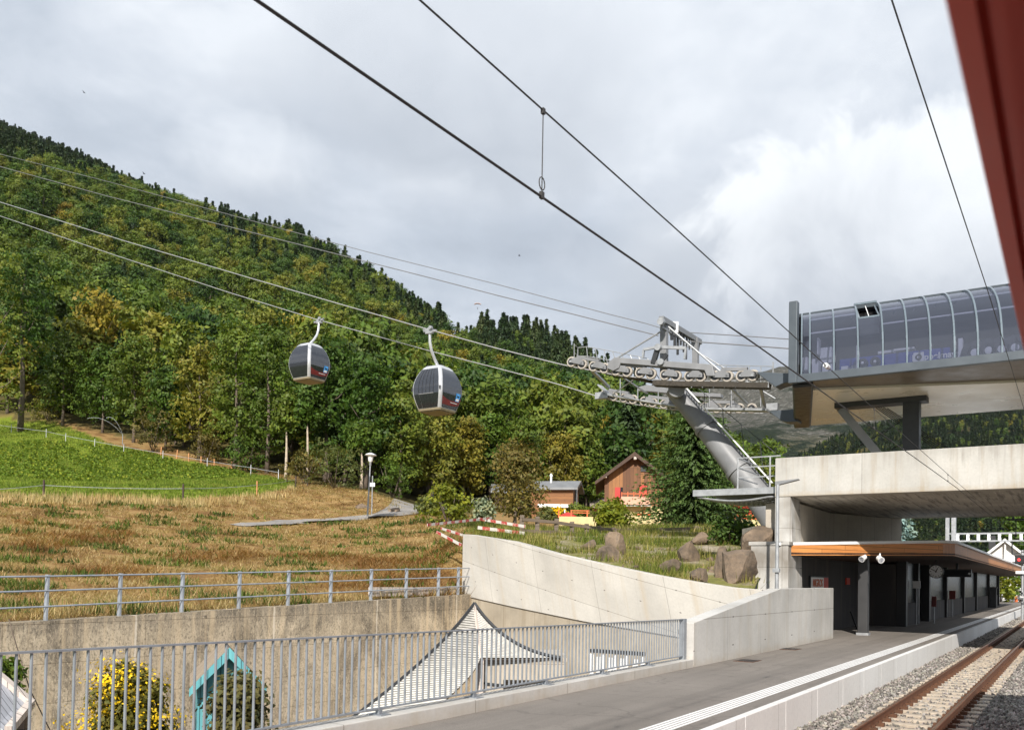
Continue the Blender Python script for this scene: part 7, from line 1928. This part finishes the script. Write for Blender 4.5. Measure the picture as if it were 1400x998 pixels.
# a cumulus bank low over the valley: bright billows above a grey base
def bank(c, u, v, rad, squash, hi, lo, wob, sharp):
    d0 = ray(u, v).normalized(); r0 = Vector((d0.y, -d0.x, 0)).normalized(); u0 = r0.cross(d0)
    vm = lambda w_: vdot(gv, w_)
    px = vm(r0); py = mth(nt, 'MULTIPLY', vm(u0), squash)
    dist = mth(nt, 'SQRT', mth(nt, 'ADD', mth(nt, 'POWER', px, 2.0), mth(nt, 'POWER', py, 2.0)))
    bl = nz(nt, gv, 7.5, 9, .6, None, .4); bl2 = nz(nt, gv, 3.2, 4, .5)
    sh = mth(nt, 'ADD', mth(nt, 'SUBTRACT', rad, dist), mth(nt, 'MULTIPLY', mth(nt, 'SUBTRACT', mth(nt, 'ADD', mth(nt, 'MULTIPLY', bl, .6), mth(nt, 'MULTIPLY', bl2, .4)), .5), wob))
    front = ramp_out(nt, vm(d0), .3, .5)
    mask = mth(nt, 'MULTIPLY', ramp_out(nt, sh, .0, sharp), front)
    up = mth(nt, 'ADD', mth(nt, 'MULTIPLY', py, 1.6/rad), mth(nt, 'MULTIPLY', mth(nt, 'SUBTRACT', bl, .5), 3.2))
    cc = ramp(nt, [(.0, lo), (.45, tuple((x+y)/2 for x, y in zip(lo, hi))), (1, hi)]); nt.links.new(mth(nt, 'ADD', mth(nt, 'MULTIPLY', up, .5), .5), cc.inputs[0])
    return mixc(nt, c, cc.outputs[0], mth(nt, 'MULTIPLY', mask, .95))
def vdot(v_, w_):
    n = nn(nt, 'ShaderNodeVectorMath', operation='DOT_PRODUCT'); nt.links.new(v_, n.inputs[0]); n.inputs[1].default_value = tuple(w_); return n.outputs['Value']
c = bank(c, 1010, 400, .20, 1.5, (.66,.68,.71), (.37,.40,.445), .34, .10)
c = bank(c, 1180, 330, .17, 1.15, (.96,.96,.955), (.48,.505,.55), .50, .03)
c = bank(c, 620, 120, .22, 1.6, (.70,.72,.75), (.50,.53,.575), .5, .12)
c = bank(c, 360, 235, .10, 1.8, (.95,.955,.96), (.62,.64,.67), .30, .10)
dim = mixc(nt, c, (CLOUD*.965, CLOUD, CLOUD*1.045), 1.0, 'MULTIPLY')
nt.links.new(dim, bg.inputs['Color']); bg.inputs['Strength'].default_value = 1.0

if HAZE:
    m = bpy.data.materials.new('haze_air'); m.use_nodes = True; nt = m.node_tree; nt.nodes.remove(nt.nodes['Principled BSDF'])
    pvn = nn(nt, 'ShaderNodeVolumePrincipled'); pvn.inputs['Color'].default_value = (.86,.92,1,1); pvn.inputs['Density'].default_value = HAZE; pvn.inputs['Anisotropy'].default_value = .3
    nt.links.new(pvn.outputs[0], nt.nodes['Material Output'].inputs['Volume'])
    b_ = MB(); b_.boxw(-5200, 6500, -4300, 9300, -16, 2600); o = b_.build('haze', m); tag(o, kind='stuff')

cam = bpy.data.cameras.new('camera'); co = bpy.data.objects.new('camera', cam); COL.objects.link(co); SC.camera = co
cam.sensor_width = 36; cam.lens = 36*F/1400; cam.shift_y = (VPP-499)/1400; cam.clip_start = .05; cam.clip_end = 20000
co.matrix_world = Matrix.Translation((0, 0, EYE)) @ CAM_M.to_4x4()
cam.dof.use_dof = True; cam.dof.focus_distance = 45; cam.dof.aperture_fstop = 7.1
SC.view_settings.view_transform = 'Standard'; SC.view_settings.look = 'None'; SC.view_settings.gamma = 1; SC.view_settings.exposure = EXPO
SC.render.engine = 'CYCLES'; SC.cycles.max_bounces = 6; SC.cycles.diffuse_bounces = 3; SC.cycles.transparent_max_bounces = 12; SC.cycles.use_denoising = True
